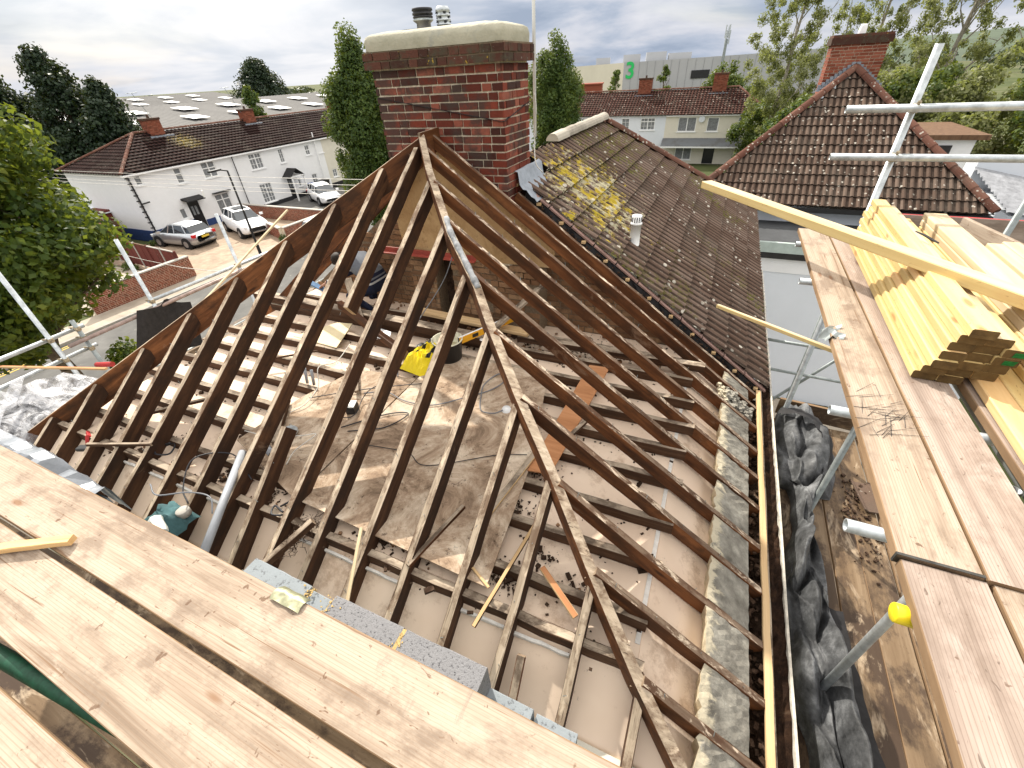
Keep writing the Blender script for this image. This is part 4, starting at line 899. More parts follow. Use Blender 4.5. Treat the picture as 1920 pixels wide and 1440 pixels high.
tag(bar('batten', (-7.0, 3.3, -2.80), (-7.0, 5.72, -1.80), .04, .025, [NEWP, NEWP, NEWP], None, ch=.003), 'slender greenish-yellow batten leaning up beyond the left hip', 'batten', 'loose battens')
tag(bar('batten', (-5.43, 1.64, -2.27), (-8.3, 1.30, -2.66), .03, .022, [BATT, PLY, BATT], None, ch=.002), 'thin reddish batten lying from the left hip toward the left edge', 'batten', 'loose battens')
tag(sweep('twig', [(1.285, 3.79, -1.012), (1.31, 3.69, -1.008), (1.33, 3.62, -1.012), (1.345, 3.55, -1.01)], lambda t: .004 + .004 * math.sin(t * 3), TARP, n=5), 'small dark twig on top of the timber pile', 'twig')
b = MB()
for i in range(34):
    c = Vector((random.uniform(.79, .95), random.gauss(1.93, .10), -1.314)); a = random.gauss(.75, .45); l = random.uniform(.03, .085); d = Vector((math.cos(a), math.sin(a), random.uniform(-.02, .10)))
    c.z = -1.316; b.cyl(c - d * l, c + d * l, .0012, .0007, 4)
tag(b.done('wire_scraps', CABB), 'scatter of thin dark wire scraps on the inner board of the right platform', 'wire scraps')
v = []
for i in range(9):
    for j in range(4): v.append((.735 + .085 * j / 3 + .01 * math.sin(i), 2.66 + .02 * i, -1.315 + .012 * math.sin(j * 2 + i) - .05 * (j == 0)))
tag(mk('bent_hoop', v, [(i * 4 + j, i * 4 + 4 + j, i * 4 + 5 + j, i * 4 + j + 1) for i in range(8) for j in range(3)], STEELD), 'torn bent hoop iron on the inner edge of the right platform', 'metal strip', 'bent metal strips')
v = []
for i in range(8):
    for j in range(5): v.append((-1.31 + .022 * i, .38 + .017 * j, -1.646 + .012 * abs(math.sin(i * .9 + j)) - (.03 if j == 4 else 0)))
tag(mk('bent_hoop', v, [(i * 5 + j, i * 5 + 5 + j, i * 5 + 6 + j, i * 5 + j + 1) for i in range(7) for j in range(4)], plain('greenish_metal', (.22, .22, .14), .45, .4, .4, 20), smooth=True), 'curled greenish metal strip on the front board edge by the blocks', 'metal strip', 'bent metal strips')
s = bar('broken_stick', (-2.72, .03, -1.612), (-2.37, .225, -1.606), .042, .03, [NEWO, NEWT, NEWO], None, jit=.002, ch=.003, seg=.08)
tag(s, 'broken orange-yellow stick lying across the gap of the front boards', 'stick')
b = MB()
for i in range(7):
    c = Vector((-2.37, .225, -1.622)) + Vector((random.uniform(-.012, .012), random.uniform(-.012, .012), random.uniform(-.01, .01))); b.cyl(c - Vector((.03, .016, 0)), c + Vector((.024, .012, 0)) * random.uniform(.5, 1.5), .007, .001, 5)
sp = b.done('splinter', NEWO, None); sp.parent = s; sp.matrix_local = s.matrix_local.inverted() @ Matrix.Translation(WPOS[sp.name])

# blockwork
bw = empty('block_wall', (-2.4, .57, -3.2), 'new grey block wall rising behind the front scaffold board', 'wall')
def blk(u0, u1, zt_, mat, v0=.525, v1=.625, h=.215): 
    bar('block', (u0, (v0 + v1) / 2, zt_), (u1, (v0 + v1) / 2 + random.uniform(-.004, .004), zt_ + random.uniform(-.003, .003)), v1 - v0, h, [mat], bw, seg=.06, jit=.0016, ch=.005)
u = -5.0
while u < -.1:
    e = min(u + .44, -.08); blk(u + .005, e - .005, -2.745, BLKL); u += .45
blk(-4.68, -4.25, -2.32, BLKL); blk(-4.24, -3.81, -2.32, BLKL); blk(-3.80, -3.55, -2.32, BLKL); blk(-1.93, -1.5, -2.32, BLKL); blk(-1.49, -1.06, -2.32, BLKL); blk(-1.05, -.52, -2.32, BLKL)
blk(-.515, -.29, -2.30, BLKL); blk(-.275, -.085, -2.335, BLKL)
u = -5.0
while u < -.1: e = min(u + .44, -.08); blk(u + .2, min(e + .19, -.085), -2.53, BLKL); u += .45
blk(-1.93, -1.515, -2.10, BLKL, .50, .625); blk(-1.50, -1.37, -2.115, BLKL, .50, .61); blk(-1.355, -.945, -2.095, BLKR, .50, .63); blk(-.925, -.505, -2.095, BLKR, .50, .63)
b = MB(); b.bx((-.945, .505, -2.31), (-.925, .626, -2.098)); b.bx((-1.515, .505, -2.31), (-1.50, .62, -2.118)); b.bx((-1.37, .505, -2.31), (-1.355, .615, -2.112)); b.done('mortar_joint', MORT, bw)
b = MB()
for i in range(60):
    s_ = random.uniform(.002, .008); b.box((random.choice((random.gauss(-.935, .018), random.gauss(-1.36, .03), random.gauss(-1.5, .02))), random.uniform(.52, .62), -2.094 + s_ * .2), (s_, s_ * 1.4, s_ * .5), random.uniform(0, 3))
tag(b.done('mortar_smear', MORT, bw), kind='stuff')
# grey sheeting over the far end of the blockwork
v = []; n = 22
for i in range(n + 1):
    u = -4.95 + 1.45 * i / n; top = -2.06 - .10 * (i > 15) - .06 * (i > 18)
    for j, (dv, dz) in enumerate(((.40, -.30), (.47, -.06), (.50, .0), (.56, .02), (.64, .0), (.655, -.05), (.67, -.28))): v.append((u + random.uniform(-.008, .008), dv + random.uniform(-.008, .008), top + dz + .014 * math.sin(i * 1.3 + j) + random.uniform(-.008, .008)))
tag(mk('sheeting', v, [(i * 7 + j, i * 7 + 7 + j, i * 7 + 8 + j, i * 7 + j + 1) for i in range(n) for j in range(6)], POLYG), 'grey plastic sheeting draped over the block wall at the far left', 'sheeting')

# ------------------------------------------------------------------ wrapped bundle on the left scaffold
bd = empty('wrapped_bundle', (-6.85, 1.3, -3.41), 'stack of dark roof tiles wrapped in torn clear polythene on the left scaffold', 'bundle')
b = MB()
for k in range(11):
    for i in range(4):
        for j in range(3): b.box((-7.12 + i * .28 + random.uniform(-.02, .02), .70 + j * .40 + random.uniform(-.02, .02), -3.38 + k * .042), (.26, .37, .032), random.uniform(-.03, .03))
b.done('tiles', TARP, bd)
from mathutils import noise as mn
v = []; nx, ny = 30, 34
for j in range(ny + 1):
    for i in range(nx + 1):
        x, y = i / nx, j / ny; u = -7.98 + 1.62 * x; w = .38 + 1.85 * y; e = min(x, 1 - x, y, 1 - y); hgt = min(1, e * 6) ** .5
        z = -3.65 + hgt * .62 + .10 * mn.noise(Vector((u * 2.2, w * 2.2, 1))) + .05 * mn.noise(Vector((u * 7, w * 5, 3))) + .05 * abs(math.sin(u * 6 + w * 3))
        v.append((u * .93, w * .93, z * .93))
mk('polythene_wrap', v, [(j * (nx + 1) + i, j * (nx + 1) + i + 1, (j + 1) * (nx + 1) + i + 1, (j + 1) * (nx + 1) + i) for j in range(ny) for i in range(nx)], POLY, bd, smooth=True)
for a, c in (((-7.9, .5), (-6.5, 2.1)), ((-7.95, 1.6), (-6.45, .6)), ((-7.9, 1.2), (-6.5, 1.45))):
    P = [.93 * Vector((a[0] + (c[0] - a[0]) * t / 8, a[1] + (c[1] - a[1]) * t / 8, -2.95 + .05 * math.sin(t * 1.7))) for t in range(9)]; d = (P[-1] - P[0]).normalized().cross(Vector((0, 0, 1))) * .07
    mk('polythene_band', [p + d * random.uniform(.6, 1.3) for p in P] + [p - d * random.uniform(.6, 1.3) + Vector((0, 0, .02)) for p in P], [(i, i + 1, i + 10, i + 9) for i in range(8)], POLY, bd)
b = MB(); b.cyl((-7.15, 2.10, -2.90), (-6.90, 2.17, -2.88), .035, n=10); tag(b.done('red_sheet_roll', REDP), 'red plastic roll at the far end of the wrapped bundle', 'roll')
for o_ in (bd,): pass
# black felt hung over the ledger
v = []; nx, ny = 14, 12
for j in range(ny + 1):
    for i in range(nx + 1):
        x, y = i / nx, j / ny; w = 3.02 + .78 * x - .42 * y * (1 - x * .6); z = -2.60 - .22 * x - .72 * y + .10 * math.exp(-((x - .62) / .12) ** 2) * (1 - y) ** 3
        v.append(tuple(.965 * q_ for q_ in (-7.62 + .06 * math.sin(x * 5 + 1) + .05 * y + .012 * mn.noise(Vector((x * 5, y * 5, 0))), w, z)))
tag(mk('felt_piece', v, [(j * (nx + 1) + i, (j + 1) * (nx + 1) + i, (j + 1) * (nx + 1) + i + 1, j * (nx + 1) + i + 1) for j in range(ny) for i in range(nx)], TARP, smooth=True), 'torn sheet of black roofing felt hanging over the left scaffold rail', 'felt sheet')

# black membrane heaped on the lower lift
v = []; nx, ny = 60, 260
for j in range(ny + 1):
    y = j / ny; w = 1.15 + 3.75 * y; c = 1.34 + .06 * math.sin(w * 1.9) + .10 * max(0, y - .6); hw = .15 + .07 * math.sin(w * 3.1 + 1) + .05 * max(0, math.sin(w * 1.3)) + .09 * (y > .68)
    for i in range(nx + 1):
        x = i / nx * 2 - 1; e = max(0, 1 - abs(x) ** 3)
        f = abs(mn.noise(Vector((x * 1.5, w * 1.9, 5)))) * .42 + .075 * (1 - min(1, 3 * abs(mn.noise(Vector((x * 1.2 + w * .7, w * 1.1, 9)))))) ** 3 + .03 * abs(mn.noise(Vector((x * 5., w * 5., 3))))
        v.append((c + x * hw + .05 * mn.noise(Vector((x * 2, w * 3, 2))), w + .05 * mn.noise(Vector((x * 3, w * 2, 7))), -3.585 + e * (.14 + f * .9)))
tag(mk('membrane', v, [(j * (nx + 1) + i, j * (nx + 1) + i + 1, (j + 1) * (nx + 1) + i + 1, (j + 1) * (nx + 1) + i) for j in range(ny) for i in range(nx)], MEMB, smooth=True), 'long crumpled black membrane heaped on the lower lift beside the gutter', 'membrane')
def ribbon(name, pts, w, mat, label, cat, group=None, tw=0.):
    P = spline(pts, 5); v = []
    for i, p in enumerate(P):
        d = (P[min(i + 1, len(P) - 1)] - P[max(0, i - 1)]).normalized(); s = d.cross(Vector((0, 0, 1))).normalized(); q = s * math.cos(tw * i) + Vector((0, 0, 1)) * math.sin(tw * i)
        for k in (-1, -.3, .35, 1): v.append(p + q * w * k / 2 * random.uniform(.9, 1.1) + Vector((0, 0, .012 * math.sin(i * 1.7 + k * 3))))
    return tag(mk(name, v, [(i * 4 + k, i * 4 + k + 1, i * 4 + 5 + k, i * 4 + 4 + k) for i in range(len(P) - 1) for k in range(3)], mat, smooth=True), label, cat, group)
ribbon('membrane_strip', [(1.18, 4.72, -3.33), (1.42, 4.60, -3.25), (1.58, 4.35, -3.30), (1.60, 4.1, -3.42), (1.55, 3.8, -3.5)], .17, TARP, 'flat black membrane strip curving over the far end of the heap', 'membrane', 'membrane strips', .06)
ribbon('membrane_strip', [(1.47, 2.45, -3.50), (1.52, 2.1, -3.55), (1.55, 1.75, -3.57), (1.62, 1.35, -3.58), (1.68, 1.05, -3.585)], .13, TARP, 'smooth black membrane strip trailing toward the camera on the lower boards', 'membrane', 'membrane strips')
ribbon('membrane_strip', [(1.30, 1.75, -3.54), (1.36, 1.5, -3.56), (1.44, 1.3, -3.57), (1.52, 1.15, -3.58)], .12, MEMB, 'short dusty membrane strip below the yellow-capped tube', 'membrane', 'membrane strips')
# fallen concrete tile and rotten debris on the lower lift
m0 = Matrix.Translation((2.03, 3.88, -3.585)) @ Matrix.Rotation(.12, 4, 'Z') @ Matrix.Rotation(-.06, 4, 'X'); v = []
for j in range(2):
    for i in range(25): x = -.16 + .32 * i / 24; v.append((x, -.2 + .4 * j, .012 + .022 * max(0, math.cos(x * 40)) ** 2))
for j in range(2):
    for i in range(25): x = -.16 + .32 * i / 24; v.append((x, -.2 + .4 * j, -.002 + .022 * max(0, math.cos(x * 40)) ** 2))
f = [(i, i + 1, 26 + i, 25 + i) for i in range(24)] + [(50 + i, 75 + i, 76 + i, 51 + i) for i in range(24)] + [(i, 50 + i, 51 + i, i + 1) for i in range(24)] + [(25 + i, 26 + i, 76 + i, 75 + i) for i in range(24)] + [(0, 25, 75, 50), (24, 74, 99, 49)]
tag(mk('roof_tile', v, f, [TH2], None, rnd=[.4] * len(f), mtx=m0), 'single ribbed concrete roof tile lying on the lower lift', 'roof tile')
b = MB()
for i in range(240):
    s_ = random.uniform(.004, .03) * random.random(); c = (random.gauss(1.86, .07), random.gauss(3.6, .28), -3.592 + s_ * .4); b.box(c, (s_, s_ * random.uniform(.6, 2.), s_ * .8), random.uniform(0, 3))
tag(b.done('debris', SOIL), 'dark rotten crumbs scattered beside the fallen roof tile', 'debris', None, 'stuff')

# ------------------------------------------------------------------ things lying in the loft
def sheetthing(name, pts, th, mat, label, cat, group=None): return tag(sheet(name, pts, th, mat), label, cat, group)
sheetthing('dusty_board', [(-2.62, 1.30, -2.686), (-.86, 1.22, -2.683), (-1.0, 2.45, -2.683), (-1.30, 3.62, -2.682), (-2.62, 3.62, -2.686)], .012, DIRT, 'large stained dusty board laid over the joists in the loft', 'board', 'boards in the loft')
sheetthing('dusty_board', [(-3.70, 1.62, -2.690), (-2.64, 1.30, -2.690), (-2.64, 3.05, -2.690), (-3.40, 3.0, -2.690), (-3.62, 2.35, -2.690)], .012, DIRT, 'dusty board patch left of the large stained board', 'board', 'boards in the loft')
sheetthing('plywood_strip', [(-.985, 2.24, -2.675), (-.79, 2.27, -2.675), (-.70, 3.95, -2.675), (-.92, 3.93, -2.675)], .012, PLY, 'orange plywood strip lying across the joists on the right', 'plywood', 'boards in the loft')
CREAM = plain('cream_offcut', (.70, .60, .38), .8, 0, .08)
sheetthing('board_offcut', [(-4.75, 3.32, -2.683), (-3.98, 3.28, -2.683), (-4.22, 3.86, -2.683), (-4.45, 3.82, -2.683)], .01, CREAM, 'cream triangular board offcut on the left joists', 'board', 'boards in the loft')
sheetthing('paper_sheet', [(-3.85, 3.62, -2.66), (-3.40, 3.60, -2.65), (-3.52, 3.80, -2.655), (-3.82, 3.86, -2.66)], .002, FRAMEW, 'crumpled white paper sheet near the binder', 'paper')
# mortar tub
tb = empty('mortar_tub', (-2.50, 3.56, -2.686), 'black mortar tub with a pale smeared rim on the dusty board', 'bucket')
lathe('tub', (-2.50, 3.56, -2.684), [(0, 0), (.145, 0), (.172, .235), (.182, .24), (.182, .25), (.168, .25), (.150, .10), (0, .10)], [BPL, plain('smeared_rim', (.62, .60, .46), .8, 0, .25, 18)], tb, fm=[0, 0, 1, 1, 1, 1, 0], n=32)
lathe('mortar_mix', (-2.50, 3.56, -2.684), [(.153, .12), (.10, .14), (0, .145)], [plain('wet_mortar', (.42, .38, .24), .7, 0, .3, 12, .01)], tb, n=24)
# spirit level leaning from the tub to the binder
lv = empty('spirit_level', (-2.34, 3.72, -2.5), 'orange-yellow spirit level leaning between the black tub and the binder', 'level')
ORG = plain('orange_level_paint', (.85, .42, .02), .4, 0, .05)
bar('level_body', (-2.38, 3.62, -2.43), (-1.98, 4.62, -2.50), .03, .085, [ORG, FRAMEW, BPL], lv, ch=.002)
for t in (.22, .62):
    c = Vector((-2.38, 3.62, -2.43)).lerp(Vector((-1.98, 4.62, -2.50)), t); m_, L = frame(c, c + Vector((.4, 1, -.07))); q = MB(); vv, ff = boxm((0, 0, -.045), (.09, .034, .045)); q.add([m_ @ Vector(p) for p in vv], ff); q.done('vial_window', BPL, lv)
# yellow packaging
v = []; nx = 12
for j in range(nx + 1):
    for i in range(nx + 1):
        x, y = i / nx, j / nx; e = min(1, 5 * min(x, 1 - x, y, 1 - y)); v.append((-2.93 + .34 * x + .10 * y, 3.16 + .50 * y - .06 * x, -2.686 + e * (.13 + .10 * abs(mn.noise(Vector((x * 5, y * 5, 4)))) + .06 * (((i * 7 + j * 3) % 5) / 5))))
yb = tag(mk('yellow_bag', v, [(j * 13 + i, j * 13 + i + 1, j * 13 + 14 + i, j * 13 + 13 + i) for j in range(nx) for i in range(nx)], [YPL, BPL], None, [1 if (i in (4, 9) and 2 < j < 9) else 0 for j in range(nx) for i in range(nx)]), 'crumpled bright yellow plastic bag beside the black tub', 'bag')
tag(bar('black_glove', (-2.95, 3.55, -2.62), (-2.80, 3.72, -2.58), .08, .04, [BPL], None, jit=.012, seg=.03, ch=.01), 'black glove on the far side of the yellow bag', 'glove')
# pipes and fittings
pp = tag(tube('waste_pipe', (-3.36, 1.46, -2.58), (-2.80, .60, -2.68), GPL, None, r=.031, n=20), 'grey plastic waste pipe running down between the front rafters', 'pipe')
c_ = tube('pipe_collar', (-3.32, 1.40, -2.587), (-3.28, 1.34, -2.594), BPL, None, r=.038, n=20); c_.parent = pp; c_.matrix_local = pp.matrix_local.inverted() @ (Matrix.Translation(Vector((-3.32, 1.40, -2.587))) @ frame((0, 0, 0), Vector((.05, -.075, -.007)))[0])
tag(tube('waste_pipe', (-3.22, 1.60, -2.70), (-3.52, 1.72, -2.70), GPL, None, r=.035, n=16), 'short grey pipe length lying by the stub of the cut rafter', 'pipe')
for k, (x, y) in enumerate(((-3.80, 2.62), (-3.70, 2.62))):
    p = tag(tube('conduit', (x, y - .02, -2.72), (x + .02, y, -2.53), GPL, None, r=.016), 'upright grey conduit with a white cap, %s of the pair among the left joists' % ('left', 'right')[k], 'conduit', 'conduits among the joists')
    q = lathe('cap', (x + .02, y, -2.53), [(.02, 0), (.022, .03), (0, .036)], [WPL], None, n=10); q.parent = p; q.matrix_local = p.matrix_local.inverted() @ Matrix.Translation((x + .02, y, -2.53))
lathe_ = lathe('metal_lid_disc', (-3.27, 1.86, -2.665), [(.0, .028), (.018, .03), (.02, .022), (.078, .022), (.085, .010), (.085, 0)], [STEEL], None, n=28); tag(lathe_, 'round grey metal lid on the joists near the cut rafter', 'lid')
jb = empty('junction_box', (-2.93, 2.36, -2.69), 'black junction box with a white label and coiled lead', 'junction box')
b = MB(); b.box((-2.93, 2.36, -2.645), (.09, .12, .085), .4); b.done('case', BPL, jb); b = MB(); b.box((-2.93, 2.355, -2.600), (.03, .045, .003), .4); b.done('paper_label', WPL, jb)
sweep('lead', [(-2.95, 2.42, -2.66), (-3.02, 2.40, -2.66), (-3.04, 2.30, -2.67), (-2.96, 2.23, -2.67), (-2.87, 2.25, -2.67), (-2.85, 2.34, -2.66), (-2.92, 2.50, -2.65), (-2.90, 2.62, -2.60), (-2.86, 2.8, -2.62)], .005, CABB, jb)
# teal rag, white bottle, red drill
v = []
for j in range(11):
    for i in range(11):
        x, y = i / 10, j / 10; v.append((-3.70 + .34 * x, .68 + .26 * y, -2.84 + .11 * min(1, 4 * min(x, 1 - x, y, 1 - y)) + .12 * abs(mn.noise(Vector((x * 4, y * 4, 8))))))
tag(mk('teal_cloth', v, [(j * 11 + i, j * 11 + i + 1, j * 11 + 12 + i, j * 11 + 11 + i) for j in range(10) for i in range(10)], TEAL, smooth=True), 'teal rag heaped between the front rafters by the grey pipe', 'cloth')
tag(lathe('round_tin', (-3.42, .88, -2.76), [(0, .055), (.045, .055), (.05, .05), (.05, 0), (0, 0)], [CONC], None, n=20), 'small round tin beside the teal rag', 'tin')
tag(bar('white_bottle', (-3.45, .72, -2.60), (-3.30, .66, -2.62), .09, .09, [plain('smeared_white_plastic', (.6, .62, .58), .6, 0, .3, 14)], None, jit=.004, ch=.03, seg=.04), 'smeared white bottle lying against the teal rag', 'bottle')
dr = empty('drill', (-5.33, 1.14, -2.75), 'red and black cordless drill between the left front rafters', 'drill')
bar('drill_body', (-5.40, 1.18, -2.74), (-5.29, 1.14, -2.74), .035, .04, [REDP], dr, ch=.02, seg=.05); bar('drill_handle', (-5.30, 1.13, -2.73), (-5.25, 1.07, -2.80), .035, .035, [REDP], dr, ch=.015); bar('battery', (-5.28, 1.02, -2.78), (-5.18, 1.06, -2.78), .07, .04, [BPL], dr, ch=.008)
# laths and sticks
GLt = 'loose sticks lying in the loft'
for i, (a, b_, w, h, m, lab) in enumerate((((-.70, 1.86, -2.60), (-.83, .98, -2.70), .028, .018, [OLDF, BATT, BATT], 'long thin splintered lath leaning across the two nearest joists'),
    ((-.555, 1.44, -2.60), (-.27, 1.25, -2.66), .04, .022, [BATT, PLY, NEWT], 'short orange stake with a pale cut end on the ceiling near the right hip'),
    ((-1.0, 1.30, -2.665), (-.84, 1.22, -2.67), .018, .012, [BATT], 'small yellow splinter on the joist at bottom centre'),
    ((-3.05, 2.58, -2.62), (-3.40, 2.98, -2.60), .05, .03, [JS, JT, ENDG], 'brown lath resting on the middle left joists'),
    ((-3.28, 1.70, -2.64), (-3.66, 2.22, -2.62), .05, .045, [JS, JT, ENDG], 'brown timber offcut beside the round metal lid'),
    ((-4.9, 1.5, -2.62), (-4.42, 1.95, -2.60), .04, .03, [JS, JT, ENDG], 'brown lath across the far left joists'),
    ((-4.35, 1.25, -2.62), (-5.1, 1.05, -2.70), .03, .03, [JS, JT, ENDG], 'dark stick low between the left front rafters'),
    ((-1.30, 1.72, -2.655), (-1.42, 1.15, -2.665), .035, .03, [OLD, JT, ENDG], 'dark brown stick on the edge of the large stained board'),
    ((-.98, 2.45, -2.64), (-1.12, 1.55, -2.66), .05, .02, [BATT, JT, BATT], 'tan lath along the right edge of the large stained board'),
    ((-.70, 3.0, -2.66), (-.80, 2.68, -2.66), .04, .03, [JS, JT, ENDG], 'short block nailed between joists near the plywood strip'),
    ((-1.84, 1.22, -2.56), (-1.66, .78, -2.74), .025, .012, [NEWP], 'pale lath with yellow tape standing by the front rafters'),
    ((-2.28, 1.16, -2.62), (-2.48, .78, -2.78), .05, .05, [JS, JT, ENDG], 'sawn offcut wedged beside a front rafter with debris'),
    ((-.52, .98, -2.82), (-.50, .70, -3.02), .05, .04, [OLD, JT, ENDG], 'stub of dark timber low beside the front wall'),
    ((-4.6, 2.75, -2.66), (-4.1, 3.1, -2.64), .02, .02, [JS], 'thin dark stick on the white sheet at left'))):
    tag(bar('loose_stick', a, b_, w, h, m, None, jit=.002, seg=.12), lab, 'stick', GLt)
b = MB()
for i in range(260):
    c = Vector((random.gauss(-2.36, .035), random.gauss(1.10, .10), -2.76 + random.uniform(-.04, .08))); s_ = random.uniform(.01, .035); d_ = Vector((random.uniform(-1, 1), random.uniform(-1, 1), random.uniform(-.4, .4))) * s_; b.cyl(c - d_, c + d_, .0025, .0015, 4)
tag(b.done('nest_debris', SOIL), 'clump of twiggy nest debris between two front rafters', 'debris', None, 'stuff')
for lab, pts, r, m in (('grey cable hanging from the chimney breast down past the yellow bag', [(-2.74, 4.3, -1.73), (-2.86, 4.25, -2.0), (-3.0, 4.2, -2.22), (-3.12, 4.1, -2.4), (-3.10, 3.8, -2.48), (-2.98, 3.45, -2.45), (-2.88, 3.1, -2.60), (-2.84, 3.0, -2.68)], .007, CABLE),
    ('grey cable looping over the large stained board toward the right hip', [(-3.0, 2.62, -2.67), (-2.78, 2.72, -2.67), (-2.5, 2.66, -2.67), (-2.2, 2.70, -2.67), (-1.95, 2.92, -2.67), (-1.74, 3.15, -2.67), (-1.68, 3.38, -2.67), (-1.80, 3.42, -2.67), (-1.86, 3.2, -2.67), (-1.80, 3.0, -2.67), (-1.70, 2.80, -2.67), (-1.56, 2.80, -2.67), (-1.48, 2.88, -2.66)], .006, CABLE),
    ('dark cable trailing straight across the stained board', [(-3.5, 2.35, -2.67), (-3.1, 2.62, -2.66), (-2.7, 2.86, -2.66), (-2.5, 2.98, -2.67)], .005, CABB),
    ('pale twisted cable among the left joists', [(-3.75, 3.3, -2.60), (-3.66, 2.95, -2.62), (-3.60, 2.66, -2.50), (-3.50, 2.5, -2.62), (-3.45, 2.25, -2.66), (-3.52, 2.1, -2.68)], .005, CABW),
    ('pale cable curling round the cut rafter stub', [(-3.7, 1.72, -2.66), (-3.4, 1.75, -2.66), (-3.1, 1.85, -2.64), (-2.95, 1.9, -2.62), (-3.02, 1.70, -2.66), (-2.98, 1.55, -2.68)], .005, CABW),
    ('grey cable looping behind the grey waste pipe', [(-3.05, .92, -2.62), (-3.15, 1.0, -2.56), (-3.35, .96, -2.55), (-3.6, .86, -2.58), (-3.8, .92, -2.60)], .006, CABLE),
    ('dark cable arched over the front ceiling by the pipe', [(-3.1, 1.3, -2.66), (-3.45, 1.42, -2.60), (-3.62, 1.22, -2.52), (-3.5, 1.0, -2.60), (-3.35, .92, -2.64)], .006, CABB),
    ('thin dark wire curving over the middle of the stained board', [(-2.45, 2.0, -2.672), (-2.05, 2.05, -2.672), (-1.8, 1.98, -2.672), (-1.3, 2.3, -2.672), (-1.05, 2.4, -2.67)], .004, CABB),
    ('black cable loop lying left of the stained board centre', [(-2.85, 2.1, -2.67), (-2.55, 2.42, -2.67), (-2.35, 2.5, -2.67), (-2.45, 2.25, -2.67), (-2.75, 2.08, -2.67)], .006, CABB),
    ('small tangle of black cable on the far left ceiling', [(-4.38, 1.32, -2.74), (-4.28, 1.38, -2.72), (-4.22, 1.28, -2.74), (-4.32, 1.22, -2.72), (-4.40, 1.30, -2.73), (-4.3, 1.36, -2.7)], .008, CABB),
    ('tangle of black cable with a white end near the front joists', [(-2.72, 1.22, -2.74), (-2.62, 1.3, -2.70), (-2.58, 1.2, -2.73), (-2.68, 1.12, -2.70), (-2.75, 1.2, -2.72), (-2.6, 1.16, -2.68)], .008, CABB)):
    tag(sweep('cable', pts, r, m), lab, 'cable', 'cables lying in the loft')
tag(lathe('ceiling_rose', (-1.47, 2.90, -2.683), [(0, .03), (.04, .028), (.05, 0)], [WPL], None, n=16), 'white round light fitting at the end of the looping cable', 'light fitting')
tag(lathe('plastic_disc', (-2.23, 3.90, -2.582), [(0, .008), (.03, .006), (.034, 0)], [WPL], None, n=16), 'white plastic disc on top of the binder', 'disc')

# ------------------------------------------------------------------ crouching worker
def skin(name, J, E, mats, parent, sub=2, fmf=None):
    me = bpy.data.meshes.new(name); names = list(J); me.from_pydata([J[k][0] for k in names], [(names.index(a), names.index(b)) for a, b in E], [])
    o = bpy.data.objects.new(name, me); C.objects.link(o); s = o.modifiers.new('s', 'SKIN'); s.use_smooth_shade = True
    sv = me.skin_vertices[0].data
    for i, k in enumerate(names): r = J[k][1]; sv[i].radius = (r, r) if not isinstance(r, tuple) else r; sv[i].use_root = (i == 0)
    o.modifiers.new('b', 'SUBSURF').levels = sub; o.modifiers['b'].render_levels = sub
    dg = bpy.context.evaluated_depsgraph_get(); dg.update(); ev = o.evaluated_get(dg); m2 = bpy.data.meshes.new_from_object(ev)
    o.modifiers.clear(); old = o.data; o.data = m2; bpy.data.meshes.remove(old)
    m2.materials.clear()
    for m in mats: m2.materials.append(m)
    if fmf:
        for p in m2.polygons: p.material_index = fmf(p.center)
    for p in m2.polygons: p.use_smooth = True
    WPOS[o.name] = Vector((0, 0, 0)); o.parent = parent; o.location = -wloc(parent); return o
GREYT = plain('grey_marl_cloth', (.20, .22, .25), .95, 0, .25, 26., .004, .1); NAVY = plain('navy_cloth', (.012, .018, .045), .95, 0, .3, 20.); WHT = plain('white_cloth_band', (.60, .62, .63), .9); SKIN = plain('skin', (.46, .26, .18), .6, 0, .06); HAIR = plain('dark_hair', (.02, .014, .01), .7)
def bandm():
    m = NT('banded_jumper', .95, spec=.1); m.vec(rnd=False); sx = m.n('ShaderNodeSeparateXYZ'); m.link(m._tc.outputs['Object'], sx.inputs[0])
    z = m.math('ADD', m.math('MULTIPLY', sx.outputs[2], 1.), 3.0)     # height over the joists decides the knitted band
    g, n_, w_ = (.20, .22, .25), (.012, .018, .045), (.60, .62, .63)
    c = m.ramp(z, [(0., n_), (.735, w_), (.765, n_), (.79, g), (.815, n_), (.86, g)], 'CONSTANT'); m.col(m.mix(m.math('MULTIPLY', m.noise(m.vec(), 24, 5, .7), .5), c, (.05, .05, .06))); return m.m
JUMP = bandm()
pe = empty('person', (-4.3, 4.42, -2.70), 'crouching person in grey top with navy and white bands, behind the rafters', 'person')
V3 = lambda x, y, z: (-4.3 + x, 4.42 + y, -2.70 + z)
J = dict(pel=(V3(.18, 0, .42), .17), sp=(V3(.10, -.01, .60), .165), ch=(V3(-.02, -.03, .74), .175), nk=(V3(-.22, -.05, .74), .075), hd=(V3(-.34, -.07, .70), .10), hd2=(V3(-.38, -.075, .63), .085),
    sr=(V3(-.10, -.19, .70), .075), er=(V3(-.30, -.26, .50), .052), wr=(V3(-.60, -.20, .36), .034), sl=(V3(-.08, .16, .70), .075), el=(V3(-.34, .22, .46), .052), wl=(V3(-.60, .12, .34), .034),
    hr=(V3(.16, -.13, .36), .10), kr=(V3(-.26, -.18, .22), .07), ar=(V3(.12, -.16, .05), .045), fr=(V3(.02, -.17, .03), .04), hl=(V3(.16, .13, .36), .10), kl=(V3(-.24, .2, .30), .07), al=(V3(-.10, .2, .06), .045), fl=(V3(-.24, .21, .03), .04))
